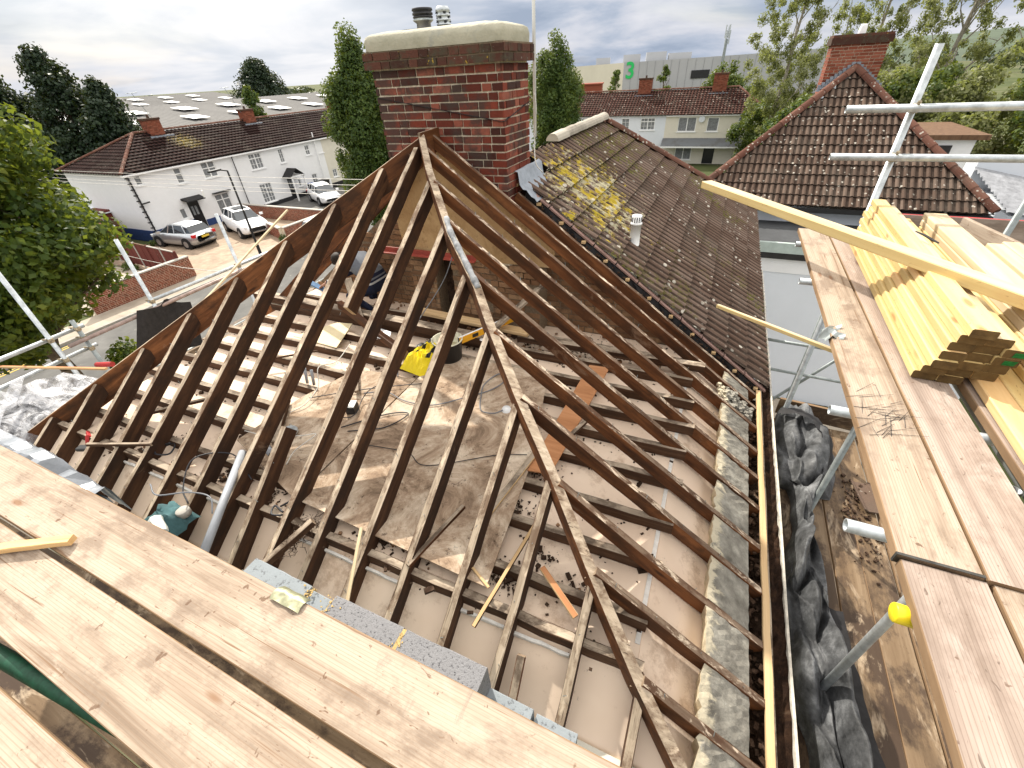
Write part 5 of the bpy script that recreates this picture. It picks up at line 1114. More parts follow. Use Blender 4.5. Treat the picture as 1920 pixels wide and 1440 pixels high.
skin('body', J, [('pel', 'sp'), ('sp', 'ch'), ('ch', 'nk'), ('nk', 'hd'), ('hd', 'hd2'), ('ch', 'sr'), ('sr', 'er'), ('er', 'wr'), ('ch', 'sl'), ('sl', 'el'), ('el', 'wl'), ('pel', 'hr'), ('hr', 'kr'), ('kr', 'ar'), ('ar', 'fr'), ('pel', 'hl'), ('hl', 'kl'), ('kl', 'al'), ('al', 'fl')],
    [SKIN, JUMP], pe, 2, lambda c: 0 if (c.x < -4.55 and c.z > -2.14) or c.x < -4.84 else 1)
b = MB()
for i in range(5):   # hair cap
    pass
hc = lathe('hair', V3(-.345, -.07, .66), [(.102, 0), (.108, .05), (.09, .105), (.05, .135), (0, .142)], [HAIR], pe, n=18)
for hnm, w_, sgn in (('hand', V3(-.60, -.20, .36), -1), ('hand', V3(-.60, .12, .34), 1)):
    w_ = Vector(w_); JJ = {'p0': (tuple(w_), .028), 'p1': (tuple(w_ + Vector((-.05, 0, -.02))), (.036, .018)), 'p2': (tuple(w_ + Vector((-.085, 0, -.04))), (.036, .015))}; EE = [('p0', 'p1'), ('p1', 'p2')]
    for k in range(4):
        y = -.03 + .02 * k; l = (.026, .03, .031, .024)[k]; JJ['a%d' % k] = (tuple(w_ + Vector((-.105, y, -.052))), .0095); JJ['b%d' % k] = (tuple(w_ + Vector((-.105 - l * .7, y, -.052 - l))), .0085); JJ['c%d' % k] = (tuple(w_ + Vector((-.105 - l * .4, y, -.055 - l * 1.9))), .0075)
        EE += [('p2', 'a%d' % k), ('a%d' % k, 'b%d' % k), ('b%d' % k, 'c%d' % k)]
    JJ['t0'] = (tuple(w_ + Vector((-.045, -.035 * sgn, -.035))), .012); JJ['t1'] = (tuple(w_ + Vector((-.085, -.045 * sgn, -.07))), .009); EE += [('p1', 't0'), ('t0', 't1')]
    skin(hnm, JJ, EE, [SKIN], pe, 1)
tl = tag(bar('blue_tool', (-5.18, 4.20, -2.33), (-4.98, 4.24, -2.44), .10, .02, [plain('pale_blue_plastic', (.12, .24, .42), .4)], None, ch=.004), 'pale blue tool in the hand of the crouching person', 'tool')
h_ = MB(); h_.cyl((-5.14, 4.215, -2.37), (-5.08, 4.22, -2.52), .018, .015, 8); q = h_.done('tool_handle', WPL, None); q.parent = tl; q.matrix_local = tl.matrix_local.inverted() @ Matrix.Translation(WPOS[q.name])

# ================================================================== GROUND AND STREET
def flat(name, pts, z, mat, kind='structure'):
    o = mk(name, [(x, y, z) for x, y in pts], [tuple(range(len(pts)))], mat, origin=(0, 0, 0))
    if o.data.polygons[0].normal.z < 0: o.data.flip_normals()
    return tag(o, kind=kind)
flat('ground', [(-3000, -3000), (3000, -3000), (3000, 3000), (-3000, 3000)], G - .03, GRASS)
flat('road', [(-23.9, -60), (-17.4, -60), (-17.4, 140), (-23.9, 140)], G - .10 + .09, ASPH)
def kerbed(name, x0, x1, y0, y1, mat, h=.10): b = MB(); b.bx((x0, y0, G - .05), (x1, y1, G + h)); o = b.done(name, mat, origin=(0, 0, 0)); return tag(o, kind='structure')
kerbed('pavement', -17.25, -9.5, -60, 140, PAVE); kerbed('kerb', -17.4, -17.25, -60, 140, KERB, .11)
kerbed('pavement', -25.6, -24.05, -60, 140, PAVE); kerbed('kerb', -24.05, -23.9, -60, 140, KERB, .11)
flat('road_marking', [(-23.75, -60), (-23.67, -60), (-23.67, 8.6), (-23.75, 8.6)], G - .002, YLINE); flat('road_marking', [(-23.55, -60), (-23.47, -60), (-23.47, 8.6), (-23.55, 8.6)], G - .002, YLINE)
kerbed('driveway', -34.8, -25.62, 13.45, 23.9, PAVEB, .06); kerbed('driveway', -34.8, -25.62, 24.2, 34.5, ASPH, .05); kerbed('garden_paving', -34.6, -25.62, 8.6, 13.25, PAVE, .05)
kerbed('side_path', .8, 6.9, -20, 12.4, PAVE, .02)
# front garden walls and fences
def gwall(name, a, b_, h, label, group='brick garden walls across the road', cop=True, mat=BRFAR):
    a, b_ = Vector((*a, G)), Vector((*b_, G)); d = (b_ - a); L = d.length; d.normalize(); n = Vector((d.y, -d.x, 0)); e = empty(name, tuple((a + b_) / 2), label, 'wall', group)
    q = MB(); m_, L = frame(a, b_); vv, ff = boxm((L / 2, 0, h / 2), (L, .20, h)); q.add([m_ @ Vector(p) for p in vv], ff, 1)
    bricks(q, a + n * .10, d, n, L, 0, h); q2 = [(x) for x in ()]; 
    bricks(q, a - n * .10, d, -n, L, 0, h); o = q.done('brickwork', [mat, MORTL], e)
    if cop: c = MB(); vv, ff = boxm((L / 2, 0, h + .03), (L + .04, .27, .06)); c.add([m_ @ Vector(p) for p in vv], ff); c.done('coping', CONC, e)
    for p in (o,): p.location.z += 0
    return e
def bricks_z(*a, **k): pass
gw = lambda *a, **k: gwall(*a, **k)
_b0 = bricks
def bricks(b, o, d, nrm, wid, z0, z1, **k):     # garden walls give heights from the ground
    return _b0(b, o, d, nrm, wid, z0, z1, **k)
gw('garden_wall', (-25.75, 8.7), (-25.75, 13.75), 1.12, 'long low brick garden wall with flint-speckled face beside the road')
gw('garden_wall', (-34.6, 24.05), (-25.7, 24.05), .95, 'brick dividing wall between the driveways, running up to the white terrace')
gw('garden_wall', (-25.75, 20.2), (-25.75, 23.9), .80, 'brick front garden wall beside the parked white car')
gw('garden_wall', (-27.9, 20.9), (-25.9, 20.1), .80, 'short angled brick wall with a pale coping near the white car')
def fence(name, a, b_, h, label, mat, npan, cap=True, group='fences across the road'):
    a, b_ = Vector((*a, G)), Vector((*b_, G)); L = (b_ - a).length; m_, L = frame(a, b_); e = empty(name, tuple((a + b_) / 2), label, 'fence', group); w = L / npan
    for i in range(npan + 1):
        q = MB(); vv, ff = boxm((i * w, 0, h / 2 + .05), (.10, .10, h + .1)); q.add([m_ @ Vector(p) for p in vv], ff); q.done('fence_post', CONC if i % 2 else mat, e)
    for i in range(npan):
        q = MB(); k = max(6, int(w / .14))
        for j in range(k): vv, ff = boxm((i * w + w * (j + .5) / k, random.uniform(-.012, .012), h * .5 + .08), (w / k * 1.04, .016, h - .12)); q.add([m_ @ Vector(p) for p in vv], ff)
        q.done('fence_panel', mat, e)
        if cap: q = MB(); vv, ff = boxm((i * w + w / 2, .0, h + .045), (w - .1, .07, .05)); q.add([m_ @ Vector(p) for p in vv], ff); q.done('capping', CONC if i > npan // 2 else FBRN, e)
    return e
fence('panel_fence', (-34.5, 14.1), (-25.9, 13.35), 1.45, 'red stained panel fence between the paved garden and the driveway', FRED, 6)
fence('panel_fence', (-41.8, 16.2), (-34.7, 15.6), 1.9, 'tall brown fence beside the end wall of the white terrace', FBRN, 4, False)
fence('panel_fence', (-37, 11.5), (-34.6, 14.2), 1.9, 'tall dark red fence by the white-roofed sheds', FRED, 2, False)
fence('security_fence', (-57, 18), (-60, 36), 2.3, 'grey security fence in front of the dark conifers', plain('grey_fence', (.22, .24, .26), .8), 9, False)
for nm, (x0, y0, x1, y1, z), lab in (('garden_shed', (-41.4, 15.9, -38.6, 18.6, -6.35), 'brown shed with a wide whitish roof, farther of the two by the terrace end'), ('garden_shed', (-36.2, 13.9, -34.3, 15.2, -6.4), 'small red shed with a whitish roof, nearer of the two by the terrace end')):
    e = empty(nm, ((x0 + x1) / 2, (y0 + y1) / 2, G), lab, 'shed', 'sheds by the white terrace'); b = MB(); b.bx((x0 + .1, y0 + .1, G), (x1 - .1, y1 - .1, z - .06)); b.done('wall', FRED, e)
    b = MB(); b.add([(x0, y0, z), (x1, y0, z - .2), (x1, y1, z - .2), (x0, y1, z), (x0, y0, z - .05), (x1, y0, z - .25), (x1, y1, z - .25), (x0, y1, z - .05)], [(0, 1, 2, 3), (7, 6, 5, 4), (0, 4, 5, 1), (1, 5, 6, 2), (2, 6, 7, 3), (3, 7, 4, 0)]); b.done('roof', RPALE, e)

# ================================================================== TERRACES
def tchimney(parent, c, w, d, z0, z1, dr):
    """c = (u,v) centre"""
    b = MB(); b.bx((c[0] - w / 2 + .012, c[1] - d / 2 + .012, z0), (c[0] + w / 2 - .012, c[1] + d / 2 - .012, z1), 1)
    for (o, dd, nn, L) in (((c[0] - w / 2, c[1] - d / 2, 0), (1, 0, 0), (0, -1, 0), w), ((c[0] + w / 2, c[1] - d / 2, 0), (0, 1, 0), (1, 0, 0), d), ((c[0] - w / 2, c[1] - d / 2, 0), (0, 1, 0), (-1, 0, 0), d)):
        _b0(b, Vector(o) + Vector(nn) * -.008, dd, nn, L, z0, z1)
    ch = b.done('chimney', [BRFAR, MORTD], parent)
    b = MB(); b.bx((c[0] - w / 2 - .05, c[1] - d / 2 - .05, z1), (c[0] + w / 2 + .05, c[1] + d / 2 + .05, z1 + .13)); b.done('chimney_cap', [BRDK], ch)
    lathe('chimney_pot', (c[0], c[1], z1 + .12), [(.10, 0), (.08, .22), (0, .22)], [BRDK], ch, n=8)
    return ch
tA = empty('terraced_houses', (-38, 32, G), 'long white terrace with a dark red tiled roof across the road at left', 'houses', 'terraces of houses')
XE, ZE, XR, ZR, V0, VR = -34.55, -4.12, -38.3, -2.32, 17.1, 20.95
s3 = (ZR - ZE) / (XE - XR); c3 = 1 / math.sqrt(1 + s3 * s3); T3 = (XE - XR) / c3
tiles('tile_slope', (XR, 0, ZR + .03), (0, 1, 0), (c3, 0, -s3 * c3), T3, lambda t: VR - t * c3 * (VR - V0) / 3.75, lambda t: 52., .30, .34, .035, TTY, tA, spr=5, lift=.07, seed=21)
tiles('tile_slope', (XR, 0, ZR + .03), (0, 1, 0), (-c3, 0, -s3 * c3), T3, lambda t: VR - t * c3 * (VR - V0) / 3.75, lambda t: 52., .30, .34, .05, TTR, tA, spr=4, lift=.045, seed=22)
sh = (ZR - ZE) / (VR - V0); ch_ = 1 / math.sqrt(1 + sh * sh)
tiles('tile_slope', (XR, VR, ZR + .03), (1, 0, 0), (0, -ch_, -sh * ch_), (VR - V0) / ch_, lambda t: -t * ch_ * 3.75 / (VR - V0), lambda t: t * ch_ * 3.75 / (VR - V0), .30, .34, .05, TTR, tA, spr=5, lift=.045, seed=23)
hiptiles('ridge_tile', (XR, VR, ZR + .09), (XR, 52, ZR + .09), .12, .45, TCL, tA)
for x in (XE, 2 * XR - XE): hiptiles('hip_tile', (XR, VR, ZR + .09), (x, V0, ZE + .09), .11, .4, TCL, tA)
rows = [  # v0, v1, z0, z1, cols, transom, bars
    (17.8, 18.25, 3.55, 4.12, 1, 0, 0), (20.42, 20.95, 3.15, 4.12, 1, .38, 0), (22.45, 23.55, 3.1, 4.15, 2, .4, 0), (26.5, 27.7, 2.95, 4.08, 2, .3, 2), (29.45, 29.95, 3.0, 4.05, 1, 0, 2), (32.4, 32.95, 3.15, 3.95, 1, .5, 1), (33.95, 34.5, 3.1, 3.95, 1, .5, 1),
    (19.6, 20.05, .95, 1.65, 1, 0, 0), (22.5, 23.7, .55, 1.95, 2, .3, 0), (26.55, 27.75, .4, 1.85, 2, 0, 3), (32.3, 32.95, .85, 1.6, 1, .5, 1), (35.0, 35.6, .85, 1.55, 1, 0, 1), (30.6, 30.9, .9, 1.5, 1, 0, 0), (37.5, 38.6, 3.0, 4.05, 2, .3, 0), (41, 42, 3.0, 4.05, 2, .3, 0)]
doors = [(20.32, 21.15, .05, 2.02), (29.45, 30.15, .05, 1.95), (33.75, 34.5, .05, 1.75)]
b = MB(); H = ZE - G; o_ = (-34.8, 17.35, G)
hol = [(r[0] - 17.35, r[1] - 17.35, r[2], r[3]) for r in rows + doors]
facade(b, o_, (0, 1, 0), (1, 0, 0), 17.15, H, [h for h in hol if h[1] < 17.15], 0)
facade(b, (-34.8, 34.5 + .001, G), (0, 1, 0), (1, 0, 0), 17.4, H, [(h[0] - 17.151, h[1] - 17.151, h[2], h[3]) for h in hol if h[0] > 17.15], 1)
b.bx((-41.8, 17.36, G), (-34.95, 51.9, ZE)); b.add([(-41.8, 17.35, G), (-34.8, 17.35, G), (-34.8, 17.35, ZE), (-41.8, 17.35, ZE)], [(0, 1, 2, 3)])
b.done('wall', [RWHITE, RCREAM], tA)
for r in rows: window(tA, (-34.8, 0, G), (0, 1, 0), (1, 0, 0), r[0], r[1], r[2], r[3], r[4], None, r[5], r[6])
for i, d_ in enumerate(doors[:2]):
    q = MB(); q.bx((-34.87, d_[0] + .002, G + .06), (-34.84, d_[1] - .002, G + d_[3] - .002)); dd = q.done('door', DOORB, tA); q = MB()
    for y in (.3, .62): q.bx((-34.838, d_[0] + (d_[1] - d_[0]) * y - .08, G + 1.0), (-34.83, d_[0] + (d_[1] - d_[0]) * y + .08, G + 1.6))
    q.done('door_glass', NET, dd)
q = MB(); q.bx((-34.94, 33.76, G), (-34.90, 34.49, G + 1.75)); q.done('passage_dark_panel', DOORB, tA)  # black panel stands in for the shade inside the open passage
q = MB(); q.bx((-34.797, 17.3, G), (-34.76, 20.31, G + .78)); q.bx((-34.797, 21.16, G), (-34.76, 25.0, G + .52)); q.bx((-41.8, 17.30, G), (-34.76, 17.348, G + .78)); q.done('plinth', PBLUE, tA)
q = MB(); q.bx((-34.797, 25.02, G), (-34.76, 29.44, G + .36)); q.bx((-34.797, 30.16, G), (-34.76, 33.74, G + .4)); q.bx((-34.797, 34.52, G), (-34.76, 51, G + .4)); q.done('plinth', PBLACK, tA)
q = MB(); q.bx((-34.79, 17.1, ZE - .10), (-34.50, 52, ZE - .005)); q.done('gutter', FRAMEW, tA)
for v_, m, r, zt_ in ((17.42, BPL, .055, ZE - .1), (25.0, BPL, .035, ZE - .1), (33.6, FRAMEW, .05, ZE + .55)):
    q = MB(); q.cyl((-34.66, v_, G), (-34.66, v_, zt_), r, n=8)
    if v_ < 18:
        for k in range(12): q.bx((-34.76, v_ - .16, G + .3 + k * .34), (-34.60, v_ + .05, G + .36 + k * .34))
        q.cyl((-34.66, v_, -5.9), (-34.55, v_ + .5, -5.85), .05, n=6)
    q.done('downpipe', m, tA)
q = MB(); q.add([(-34.78, 20.0, G + 2.25), (-34.78, 21.45, G + 2.25), (-34.15, 21.4, G + 2.08), (-34.15, 20.05, G + 2.08), (-34.78, 20.0, G + 2.12), (-34.78, 21.45, G + 2.12), (-34.15, 21.4, G + 2.0), (-34.15, 20.05, G + 2.0)], [(0, 3, 2, 1), (4, 5, 6, 7), (3, 7, 6, 2), (0, 4, 7, 3), (1, 2, 6, 5)]); q.done('door_canopy', TARP, tA)
q = MB(); q.bx((-34.78, 22.4, G + 2.04), (-34.5, 23.8, G + 2.10)); q.done('window_canopy', TARP, tA)
e_ = MB(); zz = G + 1.95
e_.add([(-34.78, 29.0, zz), (-34.78, 29.8, zz + .62), (-34.78, 30.6, zz), (-33.7, 29.0, zz), (-33.7, 29.8, zz + .62), (-33.7, 30.6, zz)], [(0, 1, 4, 3), (1, 2, 5, 4)]); e_.done('porch_roof', TARP, tA)
e_ = MB()
for y in (29.15, 30.45): e_.bx((-33.82, y - .05, G), (-33.72, y + .05, zz)); e_.bx((-34.78, y - .04, zz - .1), (-33.72, y + .04, zz - .01))
e_.bx((-33.8, 29.05, zz - .02), (-33.72, 30.55, zz + .06)); e_.done('porch_frame', FRAMEW, tA)
tchimney(tA, (-38.2, 22.4), .70, 1.0, -3.1, -1.55, 0); tchimney(tA, (-38.2, 30.4), .70, 1.0, -3.1, -1.60, 0); tchimney(tA, (-38.2, 41), .75, 1.35, -3.1, -1.6, 0)
q = MB(); 
for vv_ in (22.5, 30.4): q.bx((-37.85, vv_ - .85, -2.62), (-37.6, vv_ + .85, -2.50))
q.done('lead_apron', FLASH, tA)
for vv_ in (22.7, 29.9):
    q = MB(); q.cyl((-38.1, vv_, -1.7), (-38.4, vv_ - .5, .05), .018, n=5); q.cyl((-38.4, vv_ - .9, .05), (-38.4, vv_ - .1, .1), .012, n=5)
    for k in range(4): q.cyl((-38.55, vv_ - .8 + k * .2, .06), (-38.25, vv_ - .8 + k * .2, .07), .008, n=4)
    q.done('aerial', STEELD, tA)

tB = empty('terraced_houses', (-9, 54, G), 'white and cream terrace with a speckled red-brown roof beyond the tiled neighbour', 'houses', 'terraces of houses')
YE, YR, U1, UR, zE, zR = 50.75, 54.4, 2.85, -.1, -4.22, -2.36
s4 = (zR - zE) / (YR - YE); c4 = 1 / math.sqrt(1 + s4 * s4); T4 = (YR - YE) / c4
TRB = tile('speckled_red_brown_tile', [(.075, .030, .022), (.095, .042, .030), (.12, .055, .042)], .62, None, None, .5)
tiles('tile_slope', (0, YR, zR + .03), (1, 0, 0), (0, -c4, -s4 * c4), T4, lambda t: -26., lambda t: UR + t * c4 * (U1 - UR) / (YR - YE), .30, .34, .05, TRB, tB, spr=5, lift=.045, seed=31)
tiles('tile_slope', (0, YR, zR + .03), (1, 0, 0), (0, c4, -s4 * c4), T4, lambda t: -26., lambda t: UR + t * c4 * .8, .30, .34, .05, TRB, tB, spr=3, lift=.045, seed=32)
s5 = (zR - zE) / (U1 - UR); c5 = 1 / math.sqrt(1 + s5 * s5)
tiles('tile_slope', (UR, YR, zR + .03), (0, 1, 0), (c5, 0, -s5 * c5), (U1 - UR) / c5, lambda t: -t * c5 * (YR - YE) / (U1 - UR), lambda t: t * c5, .30, .34, .05, TTR, tB, spr=4, lift=.045, seed=33)
hiptiles('ridge_tile', (-26, YR, zR + .09), (UR, YR, zR + .09), .12, .45, TCL, tB); hiptiles('hip_tile', (UR, YR, zR + .09), (U1, YE, zE + .09), .12, .4, TCL, tB)
rowsB = [(-13.6, -12.8, 3.35, 4.05, 1, .5, 0), (-10.35, -9.55, 2.95, 4.0, 1, 0, 2), (-8.45, -7.05, 2.95, 4.0, 2, .3, 2), (-4.85, -3.2, 2.8, 4.0, 2, 0, 0), (-2.2, -1.2, 2.8, 3.95, 1, 0, 0), (.45, 1.3, 3.2, 3.95, 1, .5, 0), (-4.75, -3.2, .35, 1.7, 2, 0, 0), (-18.5, -17.2, 2.9, 4.0, 2, .3, 0), (-9.8, -8.2, .4, 1.8, 2, .3, 0)]
b = MB(); hb = [(r[0] + 25.5, r[1] + 25.5, r[2], r[3]) for r in rowsB] + [(-2.1 + 25.5, -1.1 + 25.5, .02, 1.75)]
facade(b, (-25.5, 51, G), (1, 0, 0), (0, -1, 0), 19.45, zE - G, [h for h in hb if h[1] < 19.45], 0)
facade(b, (-6.05 + .001, 51, G), (1, 0, 0), (0, -1, 0), 8.65, zE - G, [(h[0] - 19.451, h[1] - 19.451, h[2], h[3]) for h in hb if h[0] > 19.45], 1)
b.bx((-25.5, 51.15, G), (2.6, 57.6, zE), 1); b.add([(2.602, 51, G), (2.602, 57.6, G), (2.602, 57.6, zE), (2.602, 51, zE)], [(0, 1, 2, 3)], 1)
b.done('wall', [RPALE, RCREAM], tB)
for r in rowsB: window(tB, (0, 51, G), (1, 0, 0), (0, -1, 0), r[0], r[1], r[2], r[3], r[4], None, r[5], r[6])
q = MB(); q.bx((-2.09, 51.05, G), (-1.11, 51.1, G + 1.74)); q.done('door', DOORB, tB)
q = MB(); q.add([(-6.1, 50.98, -6.15), (1.2, 50.98, -6.15), (1.2, 49.9, -6.7), (-6.1, 49.9, -6.7), (-6.1, 50.98, -6.4), (1.2, 50.98, -6.4), (1.2, 49.9, -6.8), (-6.1, 49.9, -6.8)], [(0, 3, 2, 1), (4, 5, 6, 7), (3, 7, 6, 2), (0, 4, 7, 3), (1, 2, 6, 5)]); q.done('lean_to_roof', SLATE, tB)
q = MB(); q.bx((-6.2, 49.84, -6.86), (1.25, 49.9, -6.74)); q.bx((-6.02, 50.80, zE - .1), (2.9, 50.98, zE - .01)); q.cyl((1.75, 50.8, G), (1.95, 50.75, zE + .7), .10, n=8); q.done('white_gutter', FRAMEW, tB)
tchimney(tB, (-8.9, 54.3), 1.25, .8, -3.0, -1.35, 1); tchimney(tB, (-1.85, 54.3), 1.25, .8, -3.0, -1.22, 1)
q = MB(); q.bx((-9.8, 53.55, -2.75), (-8.0, 53.9, -2.66)); q.bx((-2.75, 53.55, -2.75), (-.95, 53.9, -2.66)); q.done('lead_apron', FLASH, tB)
q = MB(); q.cyl((-2.75, 50.97, -4.55), (-2.75, 50.85, -4.55), .28, n=14); q.done('satellite_dish', RPALE, tB)

# ================================================================== STREET THINGS
lp = empty('street_lamp', (-22.95, 16.05, G), 'black street lamp post in front of the white terrace', 'street lamp')
b = MB(); b.cyl((-22.95, 16.05, G), (-22.95, 16.05, G + 1.3), .09, .085, 12); b.cyl((-22.95, 16.05, G + 1.3), (-22.95, 16.05, -3.35), .062, .04, 12); b.done('post', BPL, lp)
b = MB(); b.cyl((-22.95, 16.05, -3.36), (-23.0, 15.7, -3.27), .03, n=8); b.add(*boxm((-23.05, 15.45, -3.26), (.22, .65, .08), .1)); b.done('lantern', BPL, lp)
for i, (z0, z1) in enumerate(((-2.96, -2.9), (-3.20, -3.15), (-3.45, -3.38), (-3.66, -3.6))):
    P = [(-60 + 57 * t / 10, 13.2 + .2 * i, z0 + 1.0 * ((t - 5) / 5) ** 2 * .35 - .1) for t in range(11)]
    tag(sweep('overhead_wire', P, .009, CABW, per=1, n=5), 'thin overhead wire across the white terrace, %s of four' % ['topmost', 'second', 'third', 'lowest'][i], 'wire', 'overhead wires')
tag(sweep('overhead_wire', [(-24, 9.0, -4.90), (-12., 6.2, -3.6), (-8.0, 5.9, -3.1)], .008, CABW, per=4, n=5), 'slack white wire running from the big tree to the left scaffold', 'wire', 'overhead wires')

def car(name, c, yaw, paint, label, L=4.3, Wd=1.78, Hh=1.46, suv=0., sunroof=False, z=G + .06):
    """c = centre on the ground, yaw of the nose"""
    M = Matrix.Translation((c[0], c[1], z)) @ Matrix.Rotation(yaw, 4, 'Z'); e = empty(name, (c[0], c[1], z), label, 'car', 'cars parked across the road')
    hl = L / 2; gc = .20 + suv * .06
    # stations: x, half width, sill z, bumper/waist z, shoulder z, roof z or None
    S = [(-hl, .60, .42, .60, .78), (-hl + .06, .80, .30, .58, .92), (-hl + .35, .87, .24, .55, .97), (-hl + 1.0, .89, .22, .55, .96), (-.5, .89, .21, .55, .94), (.35, .89, .21, .55, .92), (.95, .88, .22, .54, .90), (hl - .85, .87, .23, .52, .84), (hl - .35, .84, .26, .50, .76), (hl - .08, .72, .30, .48, .66), (hl, .52, .38, .46, .56)]
    v, f, nS = [], [], len(S); k = 9
    for (x, w, z0, z1, z2) in S:
        z2 += suv * .14; z1 += suv * .08; w *= Wd / 1.78; z0 += gc - .2
        v += [(x, -w * .9, z0), (x, -w, z0 + .10), (x, -w * 1.0, z1), (x, -w * .96, z2 - .05), (x, -w * .84, z2 + .01), (x, 0, z2 + .035), (x, w * .84, z2 + .01), (x, w * .96, z2 - .05), (x, w, z1), (x, w, z0 + .10), (x, w * .9, z0)]
    k = 11
    for i in range(nS - 1): f += [(i * k + j, i * k + j + 1, (i + 1) * k + j + 1, (i + 1) * k + j) for j in range(k - 1)] + [(i * k + k - 1, i * k, (i + 1) * k, (i + 1) * k + k - 1)]
    f += [tuple(range(k)), tuple(range(nS * k - 1, nS * k - k - 1, -1))]
    body = mk('body', v, f, paint, e, smooth=True, mtx=M)
    # greenhouse
    G0 = [(-hl + .22, .72, .66), (-hl + .62, .76, .62), (-.45, .79, .64), (.20, .78, .62), (1.05, .74, .60)]; zb = .93 + suv * .14; tp = [(-hl + .50, Hh - .10), (-hl + .95, Hh - .02), (-.45, Hh), (.05, Hh - .03), (.30, Hh - .09)]
    v, f, fm = [], [], []
    for (x, w, w2), (xt, zt_) in zip(G0, tp): v += [(x, -w, zb - .03), (xt, -w2 + .03, zt_ - .05), (xt, -w2 * .8, zt_), (xt, w2 * .8, zt_), (xt, w2 - .03, zt_ - .05), (x, w, zb - .03)]
    for i in range(4):
        for j, m in ((0, 1), (1, 0), (2, 0), (3, 0), (4, 1)): f.append((i * 6 + j, i * 6 + j + 1, i * 6 + 7 + j, i * 6 + 6 + j)); fm.append(m)
    f += [(0, 5, 4, 3, 2, 1), (24, 25, 26, 27, 28, 29)]; fm += [1, 1]
    gh = mk('cabin', v, f, [paint, CGLASS], e, fm, mtx=M, smooth=False)
    for sy in (-1, 1):
        for i in (1, 2, 3):
            a, b_ = v[i * 6 + (0 if sy < 0 else 5)], v[i * 6 + (1 if sy < 0 else 4)]; q = MB(); q.cyl((a[0], a[1] * 1.01, a[2]), (b_[0], b_[1] * 1.01, b_[2]), .03, n=5); mk('pillar', q.v, q.f, paint, e, mtx=M)
    for sx in (-hl + .82, hl - .88):
        for sy in (-1, 1):
            y = sy * (Wd / 2 - .10); q = MB(); q.cyl((sx, y - .115 * sy, .32), (sx, y + .13 * sy, .32), .40, n=20); mk('wheel_arch', q.v, q.f, RUBB, e, mtx=M)
            q = MB(); q.cyl((sx, y - .1 * sy, .32), (sx, y + .145 * sy, .32), .325, n=20); wh = mk('wheel', q.v, q.f, RUBB, e, mtx=M)
            q = MB(); q.cyl((sx, y, .32), (sx, y + .155 * sy, .32), .20, n=14); r_ = mk('rim', q.v, q.f, RIM, None, mtx=Matrix()); r_.parent = wh; r_.matrix_local = Matrix()
    for sy in (-1, 1):
        for nm, x, w_, y, z_, s, m in (('tail_light', -hl + .10, .66, .66, .82, (.20, .34, .17), LAMPR), ('headlight', hl - .22, .6, .62, .66, (.30, .34, .13), LAMPW), ('mirror', .78, 0, .99, .98 + suv * .1, (.14, .22, .13), paint)):
            vv, ff = boxm((x, y * sy, z_ + suv * .10), s, .35 * sy * (1 if nm == 'tail_light' else -1)); mk(nm, vv, ff, m, e, mtx=M)
    vv, ff = boxm((-hl - .005, 0, .68 + suv * .1), (.03, .52, .11)); mk('number_plate', vv, ff, PLATE, e, mtx=M)
    vv, ff = boxm((-hl + .35, 0, .33), (.5, 1.5, .16)); mk('rear_skirt', vv, ff, RUBB, e, mtx=M)
    vv, ff = boxm((hl - .02, 0, .50 + suv * .08), (.06, .85, .17)); mk('grille', vv, ff, RUBB, e, mtx=M)
    vv, ff = boxm((-.1, 0, .20), (L * .84, Wd * .8, .12)); mk('underside', vv, ff, RUBB, e, mtx=M)
    if sunroof: vv, ff = boxm((-.35, 0, Hh + .004), (.9, .85, .02)); mk('sunroof', vv, ff, CGLASS, e, mtx=M)
    return e
car('parked_car', (-32.15, 17.62), math.radians(183), CARS, 'silver hatchback parked tail outward by the blue plinth')
car('parked_car', (-30.1, 20.85), math.radians(-20), CARW, 'large white car with black grille parked nose outward beside the silver one', L=4.55, Wd=1.9, Hh=1.60, suv=1., sunroof=True)
car('parked_car', (-30.9, 29.4), math.radians(-28), CARW, 'small white hatchback farther along, by the arched passage of the terrace', L=4.1)
car('parked_car', (-22.9, 21.6), math.radians(90), CARS, 'pale silver car at the kerb just peeping over the hip board', L=4.2)
for i, (x, y, m, lab) in enumerate(((-34.1, 31.4, DPL, 'blue-lidded wheelie bin beside the gabled porch'), (-34.1, 32.3, BPL, 'black wheelie bin beside the blue-lidded one'), (-34.1, 33.0, BPL, 'black wheelie bin nearest the arched passage'))):
    e = empty('wheelie_bin', (x, y, G), lab, 'bin', 'bins by the terrace'); b = MB(); b.add([(x - .25, y - .25, G + .05), (x + .25, y - .25, G + .05), (x + .25, y + .25, G + .05), (x - .25, y + .25, G + .05), (x - .3, y - .29, G + .98), (x + .3, y - .29, G + .98), (x + .3, y + .29, G + .98), (x - .3, y + .29, G + .98)], [(0, 3, 2, 1), (4, 5, 6, 7), (0, 1, 5, 4), (1, 2, 6, 5), (2, 3, 7, 6), (3, 0, 4, 7)]); b.done('bin_body', BPL, e)
    b = MB(); b.add(*boxm((x, y, G + 1.02), (.66, .62, .07))); b.done('lid', m, e)

